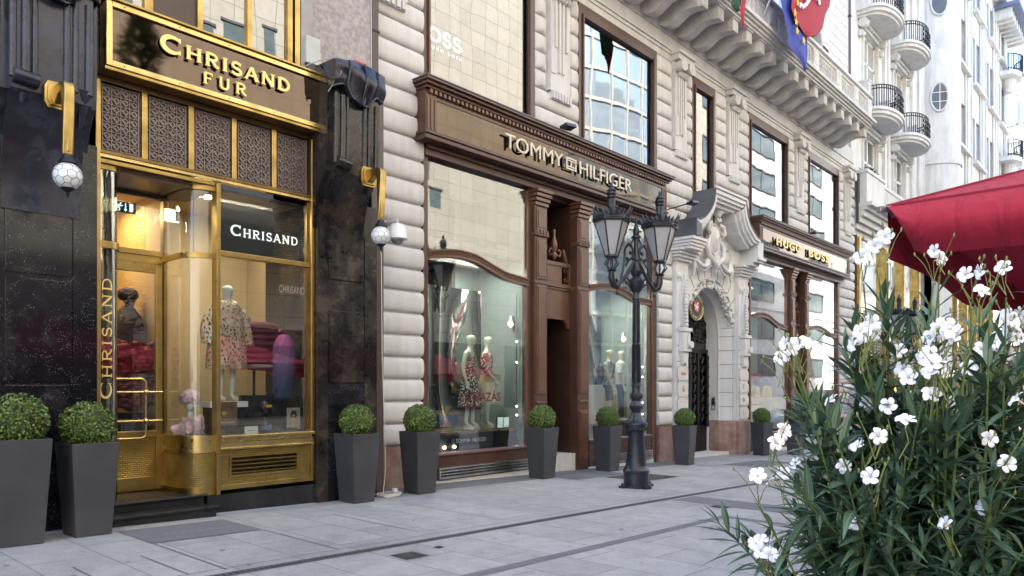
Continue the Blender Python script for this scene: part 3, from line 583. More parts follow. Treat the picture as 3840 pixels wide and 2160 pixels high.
# alarm box, junction box, cables
al = thing('alarm_box', 'red alarm box standing on the granite console below the stucco wall', 'alarm box', (6.84, 9.35, 6.03))
part('case', M['redp'], al, lambda m: m.box(6.67, 6.89, 9.28, 9.44, 6.27, 6.51), bevel=.015)
part('grille', plain('dark red', (.2, .01, .01), .5), al, lambda m: [m.box(6.71, 6.80, 9.275, 9.2805, 6.36+i*.022, 6.372+i*.022) for i in range(5)])
pbox('foot_bracket', M['steel'], al, 6.75, 6.82, 9.3, 9.42, 6.03, 6.27)
jb = thing('junction_box', 'light grey junction box fixed on the stucco above the right console', 'junction box', (6.1, 9.4, 6.3))
part('case', plain('light grey plastic', (.42, .44, .42), .5), jb, lambda m: m.box(5.86, 6.10, 9.33, 9.40, 6.22, 6.62).box(6.11, 6.14, 9.36, 9.40, 6.22, 6.45), bevel=.01)
pbox('terminal_cover', M['black'], jb, 5.88, 6.10, 9.34, 9.40, 6.14, 6.215)
fl = thing('floodlight', 'small white floodlight lying on the console beside the alarm box', 'floodlight', (6.5, 9.0, 6.03))
part('body', M['whitep'], fl, lambda m: m.obox((6.48, 9.05, 6.12), (.13, 0, -.02), (0, .06, 0), (.01, 0, .05)), bevel=.01); pbox('foot', M['black'], fl, 6.42, 6.54, 9.0, 9.1, 6.03, 6.07)
pp = thing('downpipe', 'dark brown rainwater downpipe between the stucco wall and the pale stone', 'downpipe', (7.2, 9.55, 5))
part('pipe', plain('brown sheet metal', (.055, .04, .042), .45), pp, lambda m: m.box(7.12, 7.30, 9.50, 9.64, 5.2, 22), bevel=.02)
part('clamp', M['ironw'], pp, lambda m: [m.box(7.11, 7.31, 9.49, 9.65, z, z+.03) for z in (7.2, 9.2, 11.2)])
cb = thing('white_cable', 'thin white cable hanging down the pale stone pier to a coil', 'cable', (7.0, 9.3, -.18))
part('cord', plain('cable white', (.5, .49, .46), .6), cb, lambda m: m.tube([(7.08, 9.42, 8.5), (7.07, 9.40, 6.6), (7.0, 9.3, 6.35), (6.95, 9.1, 5.2), (6.98, 9.2, 4.4), (6.96, 9.0, 3.5), (6.99, 9.02, 2.0), (7.02, 9.0, .9), (7.03, 8.99, .25), (7.0, 8.98, .02), (6.95, 8.95, -.14)], .0075, 6), smooth=80)
def coil(m):
    for k in range(4):
        r = .14+.02*k; p = [(7.03+r*1.2*cos(a*pi/9), 8.86+r*.7*sin(a*pi/9)+.02*k, gz(7)+.012+.012*k+.006*sin(a)) for a in range(19)]; m.tube(p, .0085, 6)
part('coil', plain('cable grey', (.42, .41, .38), .6), cb, coil, smooth=80)
part('plug', M['whitep'], cb, lambda m: m.obox((7.14, 8.9, gz(7)+.08), (.04, .01, 0), (0, .03, 0), (0, 0, .03)), bevel=.006)
def wires(m):
    for k in range(4):
        p = [(3.9+i*.2+random.uniform(-.02, .02), 8.95+.03*k, 5.89+.02*k+random.uniform(-.01, .035)) for i in range(10)]; m.tube(p, .006, 5, False)
    m.tube([(5.55, 8.9, 5.92), (5.75, 8.85, 6.05), (5.95, 8.7, 6.12), (6.2, 8.75, 6.07), (6.45, 8.9, 6.1)], .008, 5)
    m.tube([(5.9, 8.55, 6.06), (5.85, 8.45, 5.8), (5.74, 8.6, 5.55)], .007, 5)
tag(part('loose_wiring', plain('wiring grey', (.3, .3, .3), .6), None, wires, world=False), 'tangle of thin grey wires lying along the top of the gilt fascia sign', 'wiring')
# ---------------- the rusticated stone palace ----------------
YT = 9.75
P_ = thing('stone_palace', 'pale rusticated stone palace with brown shop windows, sculpted portal and bracketed balcony', 'building', (19, YT, gz(19)))
PITCH, Z0 = .378, .494
def cushions(m, x0, x1, z0, z1, dep=.08, rl=0, rr=0, y=YT, pitch=PITCH, base=Z0):
    k0 = round((z0-base)/pitch); k1 = round((z1-base)/pitch)
    for k in range(k0, k1):
        za, zb = base+k*pitch+.012, base+(k+1)*pitch-.012
        xs = []
        if rl: xs += [x0+rl*(1-cos(pi/2*i/6)) for i in range(6)]+[x0+rl]
        else: xs += [x0]
        if rr: xs += [x1-rr*cos(pi/2*i/6) for i in range(0, 7)]
        else: xs += [x1]
        nz = 9; vs = []
        for j in range(nz+1):
            s_ = -cos(pi*j/nz); pr = (max(0, 1-abs(s_)**3.2))**.55*.8+.2*(1 if 0 < j < nz else 0)
            for x in xs:
                e = 1
                if rl and x < x0+rl: e = sqrt(max(0, 1-((x0+rl-x)/rl)**2))
                if rr and x > x1-rr: e = sqrt(max(0, 1-((x-x1+rr)/rr)**2))
                vs.append((x, y-dep*pr*e, za+(zb-za)*(s_+1)/2))
        nx = len(xs); n0 = len(m.v)
        m.add(vs, [(j*nx+i, j*nx+i+1, (j+1)*nx+i+1, (j+1)*nx+i) for j in range(nz) for i in range(nx-1)])
        if not rl: m.add([vs[j*nx] for j in range(nz+1)]+[(x0, y+.02, za), (x0, y+.02, zb)], [tuple(range(nz+1))+(nz+2, nz+1)])
        if not rr: m.add([vs[j*nx+nx-1] for j in range(nz+1)]+[(x1, y+.02, za), (x1, y+.02, zb)], [tuple(range(nz+1))+(nz+2, nz+1)])
    return m
# piers: (x0, x1, lower z, pilaster x0, x1, rounding)
piers = [(7.10, 8.40, .49, 7.15, 7.95, 0, 0), (11.44, 12.93, 6.78, 11.86, 12.52, .2, .2), (16.22, 18.05, .49, 17.0, 17.62, .22, .2), (19.42, 21.62, .49, 20.12, 20.78, .2, .22), (24.80, 26.52, 6.78, 25.3, 26.0, .2, .2), (29.88, 31.55, .49, 30.35, 31.0, .22, .15)]
Z_P = Z0+19*PITCH      # pilaster foot 7.676
for x0, x1, zl, pa, pb, rl, rr in piers:
    pr = part('pier', M['stone'], P_, lambda m: m.box(x0, x1, YT, 10.4, (-.75 if zl < 1 else 6.0) if not 16 < x0 < 20 else 4.75, 10.0) if not 16 < x0 < 20 else m.box(x0, x1, YT, 10.4, 4.75, 10.0).box(x0 if x0 < 17 else 20.62, 17.62 if x0 < 17 else x1, YT, 10.4, -.75, 4.75))
    m = MB(); low = zl
    ztop = Z0+25*PITCH
    if zl < 1 and x0 > 16 and x0 < 20:             # beside the portal the lower stones are narrower
        if x0 < 17: cushions(m, x0, 17.0, zl, 5.03, .095, 0, .2); cushions(m, x0, 18.05, 5.03, Z_P, .095, rl, .15)
        else: cushions(m, 21.28, x1, zl, 5.03, .095, .2, rr); cushions(m, x0, x1, 5.03, Z_P, .095, .15, rr)
    elif x0 < 8: cushions(m, x0, x1, zl, Z_P+PITCH*2, .085, 0, 0)
    elif x0 > 29: cushions(m, x0, x1, zl, Z_P, .095, rl, 0)
    else: cushions(m, x0, x1, 6.9, Z_P, .095, rl, .15)
    if x0 > 8: cushions(m, x0, pa-.06, Z_P, ztop, .095, rl, .16); cushions(m, pb+.06, x1, Z_P, ztop, .095, .16, rr if x0 < 29 else 0)
    else: cushions(m, x0, pa-.02, Z_P+PITCH*2, ztop, .085, 0, .0); cushions(m, pb+.04, x1, Z_P+PITCH*2, ztop, .085, 0, 0)
    m.build('rusticated_stone', M['stone'], pr, smooth=50)
    pl = MB(); zf = Z_P if x0 > 8 else Z_P+PITCH*2-.45
    pl.box(pa, pb, YT-.11, YT, zf, 10.02); w = pb-pa
    for i in range(4):
        x = pa+.09+(w-.18)*(i+.5)/4; h = (w-.18)/4*.24
        pl.box(x-h, x+h, YT-.155, YT-.11, zf+(.95 if i in (0, 3) else .45), 9.62)
    pl.box(pa-.05, pb+.05, YT-.13, YT, zf+.02, zf+.06)
    for i in range(7): x = pa+w*(i+.5)/7; pl.box(x-w*.045, x+w*.045, YT-.17, YT-.13, zf-.14, zf+.02)
    pl.box(pa, pb, YT-.13, YT, zf-.15, zf+.02); pl.box(pa, pa+w*.25, YT-.13, YT-.11, zf+.4, zf+.95)
    pp_ = pl.build('pilaster', M['stone'], pr)
    cp = MB()
    cp.box(pa-.11, pb+.11, YT-.32, YT, 10.16, 10.24); cp.box(pa-.06, pb+.06, YT-.26, YT, 10.02, 10.16)
    for sx in (pa+.10, pb-.10):
        cp.lathe([(.155, -.34), (.155, -.30), (.115, -.30), (.11, -.275), (.07, -.27), (.045, -.30), (.03, -.35)], (sx, YT, 9.88), 16, 'y'); cp.lathe([(.155, -.30), (.125, -.15), (.155, .0)], (sx, YT, 9.88), 16, 'y')
    cp.box(pa+.1, pb-.1, YT-.24, YT, 9.86, 10.02)
    for i in range(5): x = pa+.08+(w-.16)*(i+.5)/5; cp.ball((x, YT-.17, 9.68), (.055, .07, .07), 8, 6)
    cp.tube([(pa+.05, YT-.2, 9.75), ((pa+pb)/2, YT-.23, 9.70), (pb-.05, YT-.2, 9.75)], .03, 6)
    cp.build('capital', M['stone'], pr, smooth=40)
    if zl < 1:
        if x0 < 8: pbox('marble_plinth', M['marble'], pr, x0, x1, YT-.09, YT, -.4, .485)
        elif x0 < 17: pbox('marble_plinth', M['marble'], pr, x0+.02, 17.0, YT-.09, YT, -.75, .485)
        elif x0 < 20: pbox('marble_plinth', M['marble'], pr, 21.3, x1-.02, YT-.09, YT, -.8, .485)
        else: pbox('marble_plinth', M['marble'], pr, x0, x1, YT-.09, YT, -1.1, .485)
# frieze, brackets, balcony slab, balustrade
part('frieze', M['stone'], P_, lambda m: m.box(7.1, 31.55, YT-.02, 10.5, 10.0, 11.2).box(7.1, 31.58, YT-.09, YT-.02, 10.24, 10.30).box(7.1, 31.58, YT-.05, YT-.02, 10.16, 10.24).box(7.1, 31.56, YT-.06, YT-.02, 10.62, 10.66))
part('balcony_slab', M['stone'], P_, lambda m: m.box(10.3, 29.25, 8.36, YT, 11.20, 11.27).box(10.3, 29.32, 8.29, YT, 11.27, 11.33).box(10.3, 29.40, 8.22, YT, 11.33, 11.42).box(10.3, 29.2, 8.42, YT, 11.14, 11.20))
BP = [(8.50, 11.10), (8.50, 10.80), (8.56, 10.79), (8.70, 10.83), (8.85, 10.84), (9.0, 10.81), (9.13, 10.74), (9.27, 10.66), (9.40, 10.61), (9.52, 10.62), (9.62, 10.67), (9.68, 10.70), (9.68, 10.66), (9.73, 10.66), (9.73, 11.14), (8.56, 11.14)]
def bracket_fn(x):
    def fn(m):
        m.prism(BP, 'x', x-.15, x+.15)
        m.prism([(y-.0 if y < 9.7 else y, z-.0) for y, z in [(8.62, 10.87), (8.85, 10.90), (9.05, 10.86), (9.3, 10.73), (9.42, 10.70), (9.60, 10.80), (9.60, 11.08), (8.62, 11.08)]], 'x', x-.165, x+.165)
        m.box(x-.18, x+.18, 8.46, 8.58, 11.10, 11.14)
        for i in range(3): m.box(x-.11+.08*i, x-.06+.08*i, 8.488, 8.50, 10.83, 11.07)
    return fn
xb = [10.6+i*.835 for i in range(23)]
for x in xb: part('bracket', M['stone'], P_, bracket_fn(x), smooth=35)
# balustrade
bal = part('balustrade', M['stone2'], P_, lambda m: m.box(10.3, 29.35, 8.40, 8.62, 11.42, 11.60).box(10.3, 29.42, 8.34, 8.66, 12.28, 12.36).box(10.3, 29.38, 8.38, 8.63, 12.36, 12.42).box(10.3, 29.3, 8.42, 8.60, 12.18, 12.28))
px = [10.6, 13.1, 15.6, 18.1, 20.2, 23.6, 25.75, 27.55, 29.1]
for i, x in enumerate(px):
    part('balustrade_pier', M['stone2'], bal, lambda m: m.box(x-.22, x+.22, 8.37, 8.64, 11.60, 12.18).box(x-.16, x+.16, 8.355, 8.37, 11.70, 12.10).box(x-.10, x-.06, 8.34, 8.355, 12.0, 12.1).box(x-.10, x+.06, 8.34, 8.355, 11.96, 12.0), bevel=.006)
    if i < len(px)-1:
        a, b_ = x+.22, px[i+1]-.22; n = int((b_-a)/.26)
        def fb(m):
            w = (b_-a)/n
            for k in range(n):
                xc = a+w*(k+.5)
                # pierced panel: web between oval openings
                for s_ in (-1, 1):
                    A = [(xc+s_*w/2, 11.60+.58*j/10) for j in range(11)]; B = [(xc+s_*w*.31*sqrt(max(0, 1-((j-5)/4.3)**2)), 11.60+.58*j/10) for j in range(11)]
                    m.strip(A, B, 'y', 8.46, 8.56)
                m.box(xc-w/2-.012, xc-w/2+.012, 8.44, 8.46, 11.64, 12.14); m.ball((xc-w/2, 8.44, 11.9), (.035, .02, .05), 6, 4)
        part('pierced_panel', M['stone2'], bal, fb)
# upper storey
uw = part('upper_wall', M['white2'], P_, lambda m: m.box(7.1, 10.8, YT, 10.5, 11.2, 26).box(12.6, 15.2, YT, 10.5, 11.2, 26).box(17, 19.6, YT, 10.5, 11.2, 26).box(21.4, 24.0, YT, 10.5, 11.2, 26).box(25.8, 26.1, YT, 10.5, 11.2, 26).box(28.35, 30.85, YT, 10.5, 11.2, 26).box(7.1, 30.85, YT+.02, 10.5, 16.4, 26).box(26.1, 28.35, YT, 10.5, 15.9, 16.4))
def archwall(m):
    for a, b_ in ((10.8, 12.6), (15.2, 17.0), (19.6, 21.4), (24.0, 25.8)):
        m.box(a, b_, YT, 10.5, 15.4, 16.4)
    xc, r = 27.22, 1.0; A = [(26.1, 14.3)]+[(26.1, 15.9) if i < 9 else (28.35, 15.9) for i in range(19)][:0]
    n = 16; O = []; I = []
    for i in range(n+1):
        a = pi-pi*i/n; I.append((xc+.82*cos(a), 14.2+.95*sin(a))); c = cos(a); s_ = sin(a)
        k = min(1.13/max(abs(c), 1e-6), 1.70/max(abs(s_), 1e-6)); O.append((xc+c*k if abs(c*k) < 1.125 else xc+math.copysign(1.125, c), 14.2+min(1.7, s_*k)))
    m.strip(O, I, 'y', YT, 10.5); m.box(26.1, 26.40, YT, 10.5, 11.2, 14.2); m.box(28.04, 28.35, YT, 10.5, 11.2, 14.2)
part('arch_wall', M['white2'], uw, archwall, smooth=30)
def joints(m):
    for k in range(14):
        z = 11.6+k*.39
        m.box(28.9, 30.85, YT-.012, YT, z+.03, z+.36)
    xc = 27.22
    for k in range(9):
        a = radians(170-k*20); a2 = a-radians(18); I = []; O = []
        for aa in (a, (a+a2)/2, a2): I.append((xc+.86*cos(aa), 14.2+.99*sin(aa))); O.append((xc+1.5*cos(aa), 14.2+1.6*sin(aa)))
        m.strip(O, I, 'y', YT-.02, YT)
    for k in range(7): z = 11.6+k*.39; m.box(28.08, 28.88, YT-.02, YT, z+.02, z+.37)
part('ashlar_facing', M['stone2'], uw, joints, bevel=.01)
for a, b_ in ((10.8, 12.6), (15.2, 17.0), (19.6, 21.4), (24.0, 25.8), (26.4, 28.04)):
    w = pbox('window', M['whitep'], P_, a, a+.06, 9.98, 10.05, 11.3, 15.3); part('pane', M['glass_dark'], w, lambda m: m.box(a+.06, b_, 10.02, 10.03, 11.3, 15.3).box(b_, b_+.001, 10, 10.03, 11.3, 15.3))
part('upper_cornice', M['stone2'], P_, lambda m: m.box(7.1, 31.0, 9.2, 10.5, 25.6, 26.2))
part('roof', M['lead'], P_, lambda m: m.box(7.1, 31.0, 9.5, 24, 26.2, 26.6))
part('rear_mass', M['stone'], P_, lambda m: m.box(7.1, 31.0, 15.5, 24, -1, 26.19).box(30.8, 31.54, 10.4, 15.5, -1, 11.1).box(30.8, 31.0, 10.5, 15.5, 11.1, 26.19).box(7.1, 7.3, 10.5, 15.5, -.4, 26.19))  # unseen bulk, put in to block the sun and shade the street
pp = thing('downpipe', 'thin dark rainwater pipe at the far corner of the balustrade wall', 'downpipe', (31.0, 9.6, 12))
part('pipe', plain('grey zinc pipe', (.12, .095, .13), .5), pp, lambda m: m.tube([(30.95, 9.66, 11.4), (30.95, 9.66, 26)], .05, 8)); part('clamp', M['ironw'], pp, lambda m: [m.box(30.88, 31.02, 9.6, 9.73, z, z+.04) for z in (13.2, 16.4)])
# timber frames of the upper windows
WN = [(8.40, 11.44), (12.93, 16.22), (18.05, 19.42), (21.62, 24.80), (26.52, 29.88)]
for i, (a, b_) in enumerate(WN):
    zb = 6.8 if i != 2 else 5.9
    w = part('upper_window', M['wood'], P_, lambda m: m.box(a, a+.16, YT-.03, YT+.15, zb, 10.0).box(b_-.14, b_, YT-.03, YT+.15, zb, 10.0).box(a+.16, b_-.14, YT-.03, YT+.15, 9.74, 10.0).box(a+.16, b_-.14, YT-.05, YT+.1, 9.72, 9.76).box(a+.13, a+.17, YT-.07, YT-.03, zb, 9.78).box(b_-.18, b_-.13, YT-.07, YT-.03, zb, 9.78).box(a+.16, b_-.14, YT, YT+.1, zb, zb+.08))
    pbox('pane', M['glass_up'], w, a+.16, b_-.14, YT+.04, YT+.05, zb+.08, 9.72)
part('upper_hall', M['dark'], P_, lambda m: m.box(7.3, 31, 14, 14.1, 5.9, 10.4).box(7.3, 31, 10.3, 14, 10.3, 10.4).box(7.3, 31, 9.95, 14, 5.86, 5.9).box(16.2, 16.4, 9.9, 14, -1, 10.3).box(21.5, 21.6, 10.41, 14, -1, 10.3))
# window lettering (mirror-white, upper left pane)
wl = MB(); 
serif_text(wl, 'OSS', 8.60, 9.42, 7.66, .26, 9.783, .002, 1.0, .15, .05); wl.build('window_lettering', m_emit('cream film', (.8, .78, .68), .35), P_)
text_obj('window_lettering', 'HUGO BOSS', 8.58, 9.40, 7.53, 7.58, 9.785, m_emit('cream film small', (.7, .68, .58), .3), P_, .002, 0, 0, 1.8)
# ---------------- timber shopfronts ----------------
def shopfront(X0, X1, d0, d1, zs, peak, vent=True):
    """X0..X1 outer timber, d0..d1 recessed doorway incl. its pilasters"""
    gl = gz((X0+X1)/2)
    sfp = part('timber_shopfront', M['wood'], P_, lambda m: m.box(X0, X0+.11, YT-.03, YT+.12, gz(X0)-.1, 5.72).box(X1-.20, X1, YT-.03, YT+.12, gz(X1)-.1, 5.72).box(X1-.24, X1-.20, YT-.05, YT+.1, zs, 5.6).box(X0, X1, YT-.10, YT+.2, 5.55, 5.74).box(X0, X1, YT-.16, YT+.2, 5.66, 5.72).box(d0-.12, d0, YT, YT+.12, gl-.3, 5.55).box(d1, d1+.10, YT, YT+.12, gl-.3, 5.55))
    for a, b_, k in ((X0+.11, d0-.12, 0), (d1+.10, X1-.24, 1)):
        wnd = part('window_sill', M['wood'], sfp, lambda m: m.box(a, b_, YT-.03, YT+.12, zs-.28, zs-.05).box(a, b_, YT-.04, YT+.12, gl-.35, zs-.33).box(a, b_, YT-.01, YT+.12, zs-.33, zs-.28))
        part('sill_moulding', plain('worn brown sill', (.17, .095, .10), .4), wnd, lambda m: m.box(a, b_, YT-.07, YT+.12, zs-.05, zs), bevel=.01)
        pbox('stone_base', M['stone2'], sfp, a-.05, b_+.05, YT-.06, YT+.12, gz(a)-.35, gz(b_)+.11)
        pbox('display_pane', M['glass'], sfp, a, b_, YT+.03, YT+.04, zs, 5.55)
        # S-curved transom bar
        def curve(u): return peak+.20*sin(pi*min(1, .18+u*1.05))**1.5*(1 if u < .5 else 1)-(.12*max(0, (u-.45)/.55)) if k == 0 else peak-.08+.18*sin(pi*min(1, .14+u*1.1))**1.4-.05*u
        def fc(m):
            n = 28; xs = [a+(b_-a)*i/n for i in range(n+1)]
            up_ = [(x, curve(i/n)+.075) for i, x in enumerate(xs)]; lo = [(x, curve(i/n)-.03) for i, x in enumerate(xs)]; lo2 = [(x, curve(i/n)-.075) for i, x in enumerate(xs)]; mid = [(x, curve(i/n)+.045) for i, x in enumerate(xs)]
            m.strip(up_, mid, 'y', YT-.05, YT+.1); m.strip(mid, lo, 'y', YT-.01, YT+.1); m.strip(lo, lo2, 'y', YT-.035, YT+.1)
        tb = part('curved_transom', M['wood2'], sfp, fc)
        def fd_(m):
            n = int((b_-a)/.052)
            for i in range(n):
                u = (i+.5)/n; x = a+(b_-a)*u; z = curve(u)+.005; m.box(x-.013, x+.013, YT-.036, YT-.01, z-.025, z+.03)
        part('dentil_row', M['wood2'], tb, fd_)
        part('glazing_bead', M['wood2'], sfp, lambda m: m.box(a, a+.03, YT+.0, YT+.05, zs, 5.5).box(b_-.03, b_, YT+.0, YT+.05, zs, 5.5))
        if vent:
            va, vb = a+.22, b_-.06; z0 = gz(va)+.07
            vv = part('vent', M['steel'], sfp, lambda m: m.box(va, va+.03, YT-.10, YT-.04, z0, z0+.20).box(vb-.03, vb, YT-.10, YT-.04, z0, z0+.20).box(va+.03, vb-.03, YT-.10, YT-.04, z0+.175, z0+.20).box(va+.03, vb-.03, YT-.10, YT-.04, z0, z0+.02))
            part('louvre', M['steel'], vv, lambda m: [m.prism([(YT-.095, z0+.03+i*.05), (YT-.055, z0+.06+i*.05), (YT-.055, z0+.052+i*.05), (YT-.095, z0+.024+i*.05)], 'x', va+.03, vb-.03).box(va+.03, vb-.03, YT-.098, YT-.092, z0+.022+i*.05, z0+.04+i*.05) for i in range(3)])
            pbox('vent_back', M['black'], vv, va+.02, vb-.02, YT-.052, YT-.045, z0+.01, z0+.19)
    # doorway pilasters and recess
    for a, b_ in ((d0, d0+.40), (d1-.40, d1)):
        pil = part('timber_pilaster', M['wood'], sfp, lambda m: m.box(a, b_, YT-.08, YT+.12, gl-.35, 5.22))
        part('pilaster_panel', M['wood2'], pil, lambda m: [m.box(a+.05, b_-.05, YT-.10, YT-.08, z, zz).box(a+.09, b_-.09, YT-.115, YT-.10, z+.05, zz-.05) for z, zz in ((4.72, 5.18), (3.72, 4.55), (1.35, 3.60), (-.1, .98))], bevel=.006)
        part('pilaster_cap', M['wood2'], pil, lambda m: [m.box(a-.01-.015*k, b_+.01+.015*k, YT-.12-.035*k, YT+.1, 5.22+.085*k, 5.29+.085*k) for k in range(4)]+[m.box(a-.01, b_+.01, YT-.13, YT+.1, 4.60, 4.66)]+[m.box(a+.02+i*.10, a+.07+i*.10, YT-.15, YT-.13, 4.63, 4.72) for i in range(4)]+[m.box(a-.01, b_+.01, YT-.10, YT+.1, 3.62, 3.68)]+[m.box(a+.04, b_-.04, YT-.12, YT-.08, 1.15, 1.20)], bevel=.006)
    ra, rb = d0+.40, d1-.40
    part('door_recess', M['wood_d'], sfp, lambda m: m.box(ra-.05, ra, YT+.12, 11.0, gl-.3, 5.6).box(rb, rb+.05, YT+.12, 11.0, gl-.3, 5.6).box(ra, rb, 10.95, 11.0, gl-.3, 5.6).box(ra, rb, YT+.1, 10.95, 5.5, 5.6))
    part('door_step', M['marble'] if 0 else M['white2'], sfp, lambda m: m.box(ra, rb, YT-.02, 10.9, gl-.3, .04))
    hd = part('door_hood', M['wood2'], sfp, lambda m: m.prism([(ra, 2.78), (ra+.06, 2.78), (ra+.10, 2.88), (ra+.18, 2.96), (rb-.18, 2.96), (rb-.10, 2.88), (rb-.06, 2.78), (rb, 2.78), (rb, 3.65), (ra, 3.65)], 'y', YT+.14, YT+.2).box(ra, rb, YT+.09, YT+.2, 3.65, 3.70).box(ra, rb, YT+.11, YT+.2, 3.60, 3.63))
    def orn(m):
        xc = (ra+rb)/2; w = (rb-ra)/2
        m.box(ra, rb, YT+.11, YT+.18, 4.12, 4.18); m.box(ra, rb, YT+.12, YT+.17, 3.70, 3.74)
        m.box(xc-w*.48, xc+w*.48, YT+.14, YT+.17, 3.74, 4.12); m.box(ra, ra+.04, YT+.12, YT+.17, 3.74, 4.12); m.box(rb-.04, rb, YT+.12, YT+.17, 3.74, 4.12)
        for s_ in (-1, 1):
            m.tube([(xc+s_*(w*.74+.08*cos(a)*(1-a/9)), YT+.15, 4.02+.055*sin(a)*(1-a/9)) for a in [i*.6 for i in range(10)]], .012, 6); m.tube([(xc+s_*(w*.74+.06*cos(a)*(1-a/9)), YT+.15, 3.84+.055*sin(-a)*(1-a/9)) for a in [i*.6 for i in range(10)]], .012, 6)
            m.tube([(xc+s_*.08, YT+.15, 4.36), (xc+s_*.17, YT+.14, 4.32), (xc+s_*.20, YT+.13, 4.42), (xc+s_*.13, YT+.13, 4.47), (xc+s_*.10, YT+.13, 4.42)], .022, 7)
            m.obox((xc+s_*w*.68, YT+.15, 4.33), (.035, 0, -s_*.0), (0, .03, 0), (-s_*.06, 0, .16))
        m.lathe([(.02, 4.24), (.05, 4.28), (.07, 4.34), (.035, 4.40), (.06, 4.46), (.075, 4.56), (.05, 4.66), (.025, 4.72), (.025, 4.80), (.035, 4.86), (.01, 4.90)], (xc, YT+.15, 0), 10)
    part('carved_finial', M['wood2'], hd, orn, smooth=50)
    return sfp
SF1 = shopfront(8.42, 16.2, 11.37, 13.22, .31, 3.74)
SF2 = shopfront(21.7, 29.9, 24.85, 26.55, .03, 3.60, False)
# shop rooms behind the glass
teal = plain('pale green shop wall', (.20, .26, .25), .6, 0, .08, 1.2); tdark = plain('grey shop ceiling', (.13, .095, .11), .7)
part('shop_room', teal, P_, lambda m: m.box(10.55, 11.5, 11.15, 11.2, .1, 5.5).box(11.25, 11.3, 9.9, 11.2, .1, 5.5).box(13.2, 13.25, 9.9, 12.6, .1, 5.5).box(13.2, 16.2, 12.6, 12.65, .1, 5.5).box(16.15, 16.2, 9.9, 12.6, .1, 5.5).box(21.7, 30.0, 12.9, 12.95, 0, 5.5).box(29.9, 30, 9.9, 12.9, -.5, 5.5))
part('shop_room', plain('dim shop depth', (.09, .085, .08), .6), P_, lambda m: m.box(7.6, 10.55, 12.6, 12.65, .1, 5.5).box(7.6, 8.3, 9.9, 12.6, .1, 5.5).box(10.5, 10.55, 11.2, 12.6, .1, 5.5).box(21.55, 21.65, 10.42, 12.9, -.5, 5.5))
part('shop_ceiling', tdark, P_, lambda m: m.box(7.6, 16.2, 9.88, 12.65, 4.1, 4.2).box(21.6, 30, 9.95, 12.95, 5.1, 5.2))
part('display_floor', plain('black display floor', (.02, .018, .018), .15), P_, lambda m: m.box(8.45, 11.25, 9.80, 12.6, .24, .305).box(13.3, 16.15, 9.80, 12.6, .18, .26).box(21.7, 29.8, 9.80, 12.9, .10, .18))
for nm, loc, e in (('display_lamp_light', (9.9, 10.4, 3.95), 17), ('display_lamp_light', (14.7, 10.6, 3.95), 19), ('display_lamp_light', (23.6, 10.9, 4.9), 22), ('display_lamp_light', (28.2, 10.9, 4.9), 16)): area(nm, loc, 1.6, e, (1, .93, .80), sy=.4)
# spotlights inside
spl = m_emit('lit spotlight', (1, .8, .5), 3); tiny = m_emit('small lamp', (1, .95, .85), 2)
for i, (x, y, z, lb) in enumerate(((11.15, 10.1, 2.83, 'pale spotlight shining on the display at the right edge of the left timber window'), (15.75, 10.4, 2.75, 'pale spotlight above the two male mannequins near the right window edge'), (9.0, 11.6, 3.3, 'spotlight glowing deep inside above the female mannequins'), (14.1, 11.6, 2.9, 'small spotlight behind the mannequins with the backpack'))):
    o = thing('display_spotlight', lb, 'spotlight', (x, y, z))
    part('housing', M['whitep'], o, lambda m: m.tube([(x+.03, y+.05, z+.04), (x-.10, y-.06, z-.05)], [.045, .065], 12)); part('bulb', spl, o, lambda m: m.ball((x-.105, y-.064, z-.054), (.045, .045, .045), 10, 6)); part('arm', M['whitep'], o, lambda m: m.box(x+.02, x+.08, y+.02, y+.08, z-.12, z+.14))
for x0_, y0_, zz in ((11.16, 9.98, (2.42, 2.0, 1.1, .92, .3)), (16.0, 10.02, (2.0, 1.75, 1.1, .8, .4))):
    o = thing('light_strip', 'vertical strip of small round lamps at the '+('right edge of the left' if x0_ < 12 else 'far edge of the right')+' timber window', 'light strip', (x0_, y0_, .5)); pbox('strip', M['steel'], o, x0_, x0_+.02, y0_, y0_+.02, .3, 3.4)
    for z in zz: part('bulb', tiny, o, lambda m: m.ball((x0_-.01, y0_-.02, z), .02, 8, 6))
# black display plinth with small lettering, low sign cards
dp = thing('display_plinth', 'black display plinth with bright edges below the female mannequins', 'plinth', (9.9, 10.0, .6))
part('plinth_body', M['black'], dp, lambda m: m.prism([(8.62, .315), (11.16, .315), (10.98, .62), (8.62, .62)], 'y', 9.87, 11.05)); part('brass_edge', M['goldp'], dp, lambda m: m.prism([(8.6, .622), (11.0, .622), (11.0, .655), (8.6, .655)], 'y', 9.86, 11.05)); 
for x_ in (9.05, 9.30): part('floor_lamp', spl, dp, lambda m: m.ball((x_, 9.85, .39), (.035, .02, .03), 8, 6))
text_obj('lettering', 'TOMMY    HILFIGER', 9.35, 10.15, .45, .525, 9.866, M['whitep'], dp, .003)
pbox('emblem', M['whitep'], dp, 9.66, 9.70, 9.86, 9.866, .465, .505); pbox('emblem', M['redp'], dp, 9.70, 9.74, 9.86, 9.866, .465, .505)
sc = thing('sign_cards', 'pair of framed white cards standing on the black display plinth', 'cards', (10.75, 10.0, .66))
part('frame', M['black'], sc, lambda m: m.box(10.60, 10.78, 10.0, 10.015, .66, .91).box(10.80, 10.98, 10.02, 10.035, .66, .90)); part('paper', m_emit('lit paper', (.6, .75, .72), .1), sc, lambda m: m.box(10.62, 10.765, 9.993, 9.999, .68, .89).box(10.815, 10.965, 10.013, 10.019, .68, .88))
text_obj('window_lettering', 'LEÁRAZÁS', 9.38, 10.47, 1.22, 1.43, YT+.028, plain('dark red film', (.10, .012, .012), .5), SF1, .002, .012)
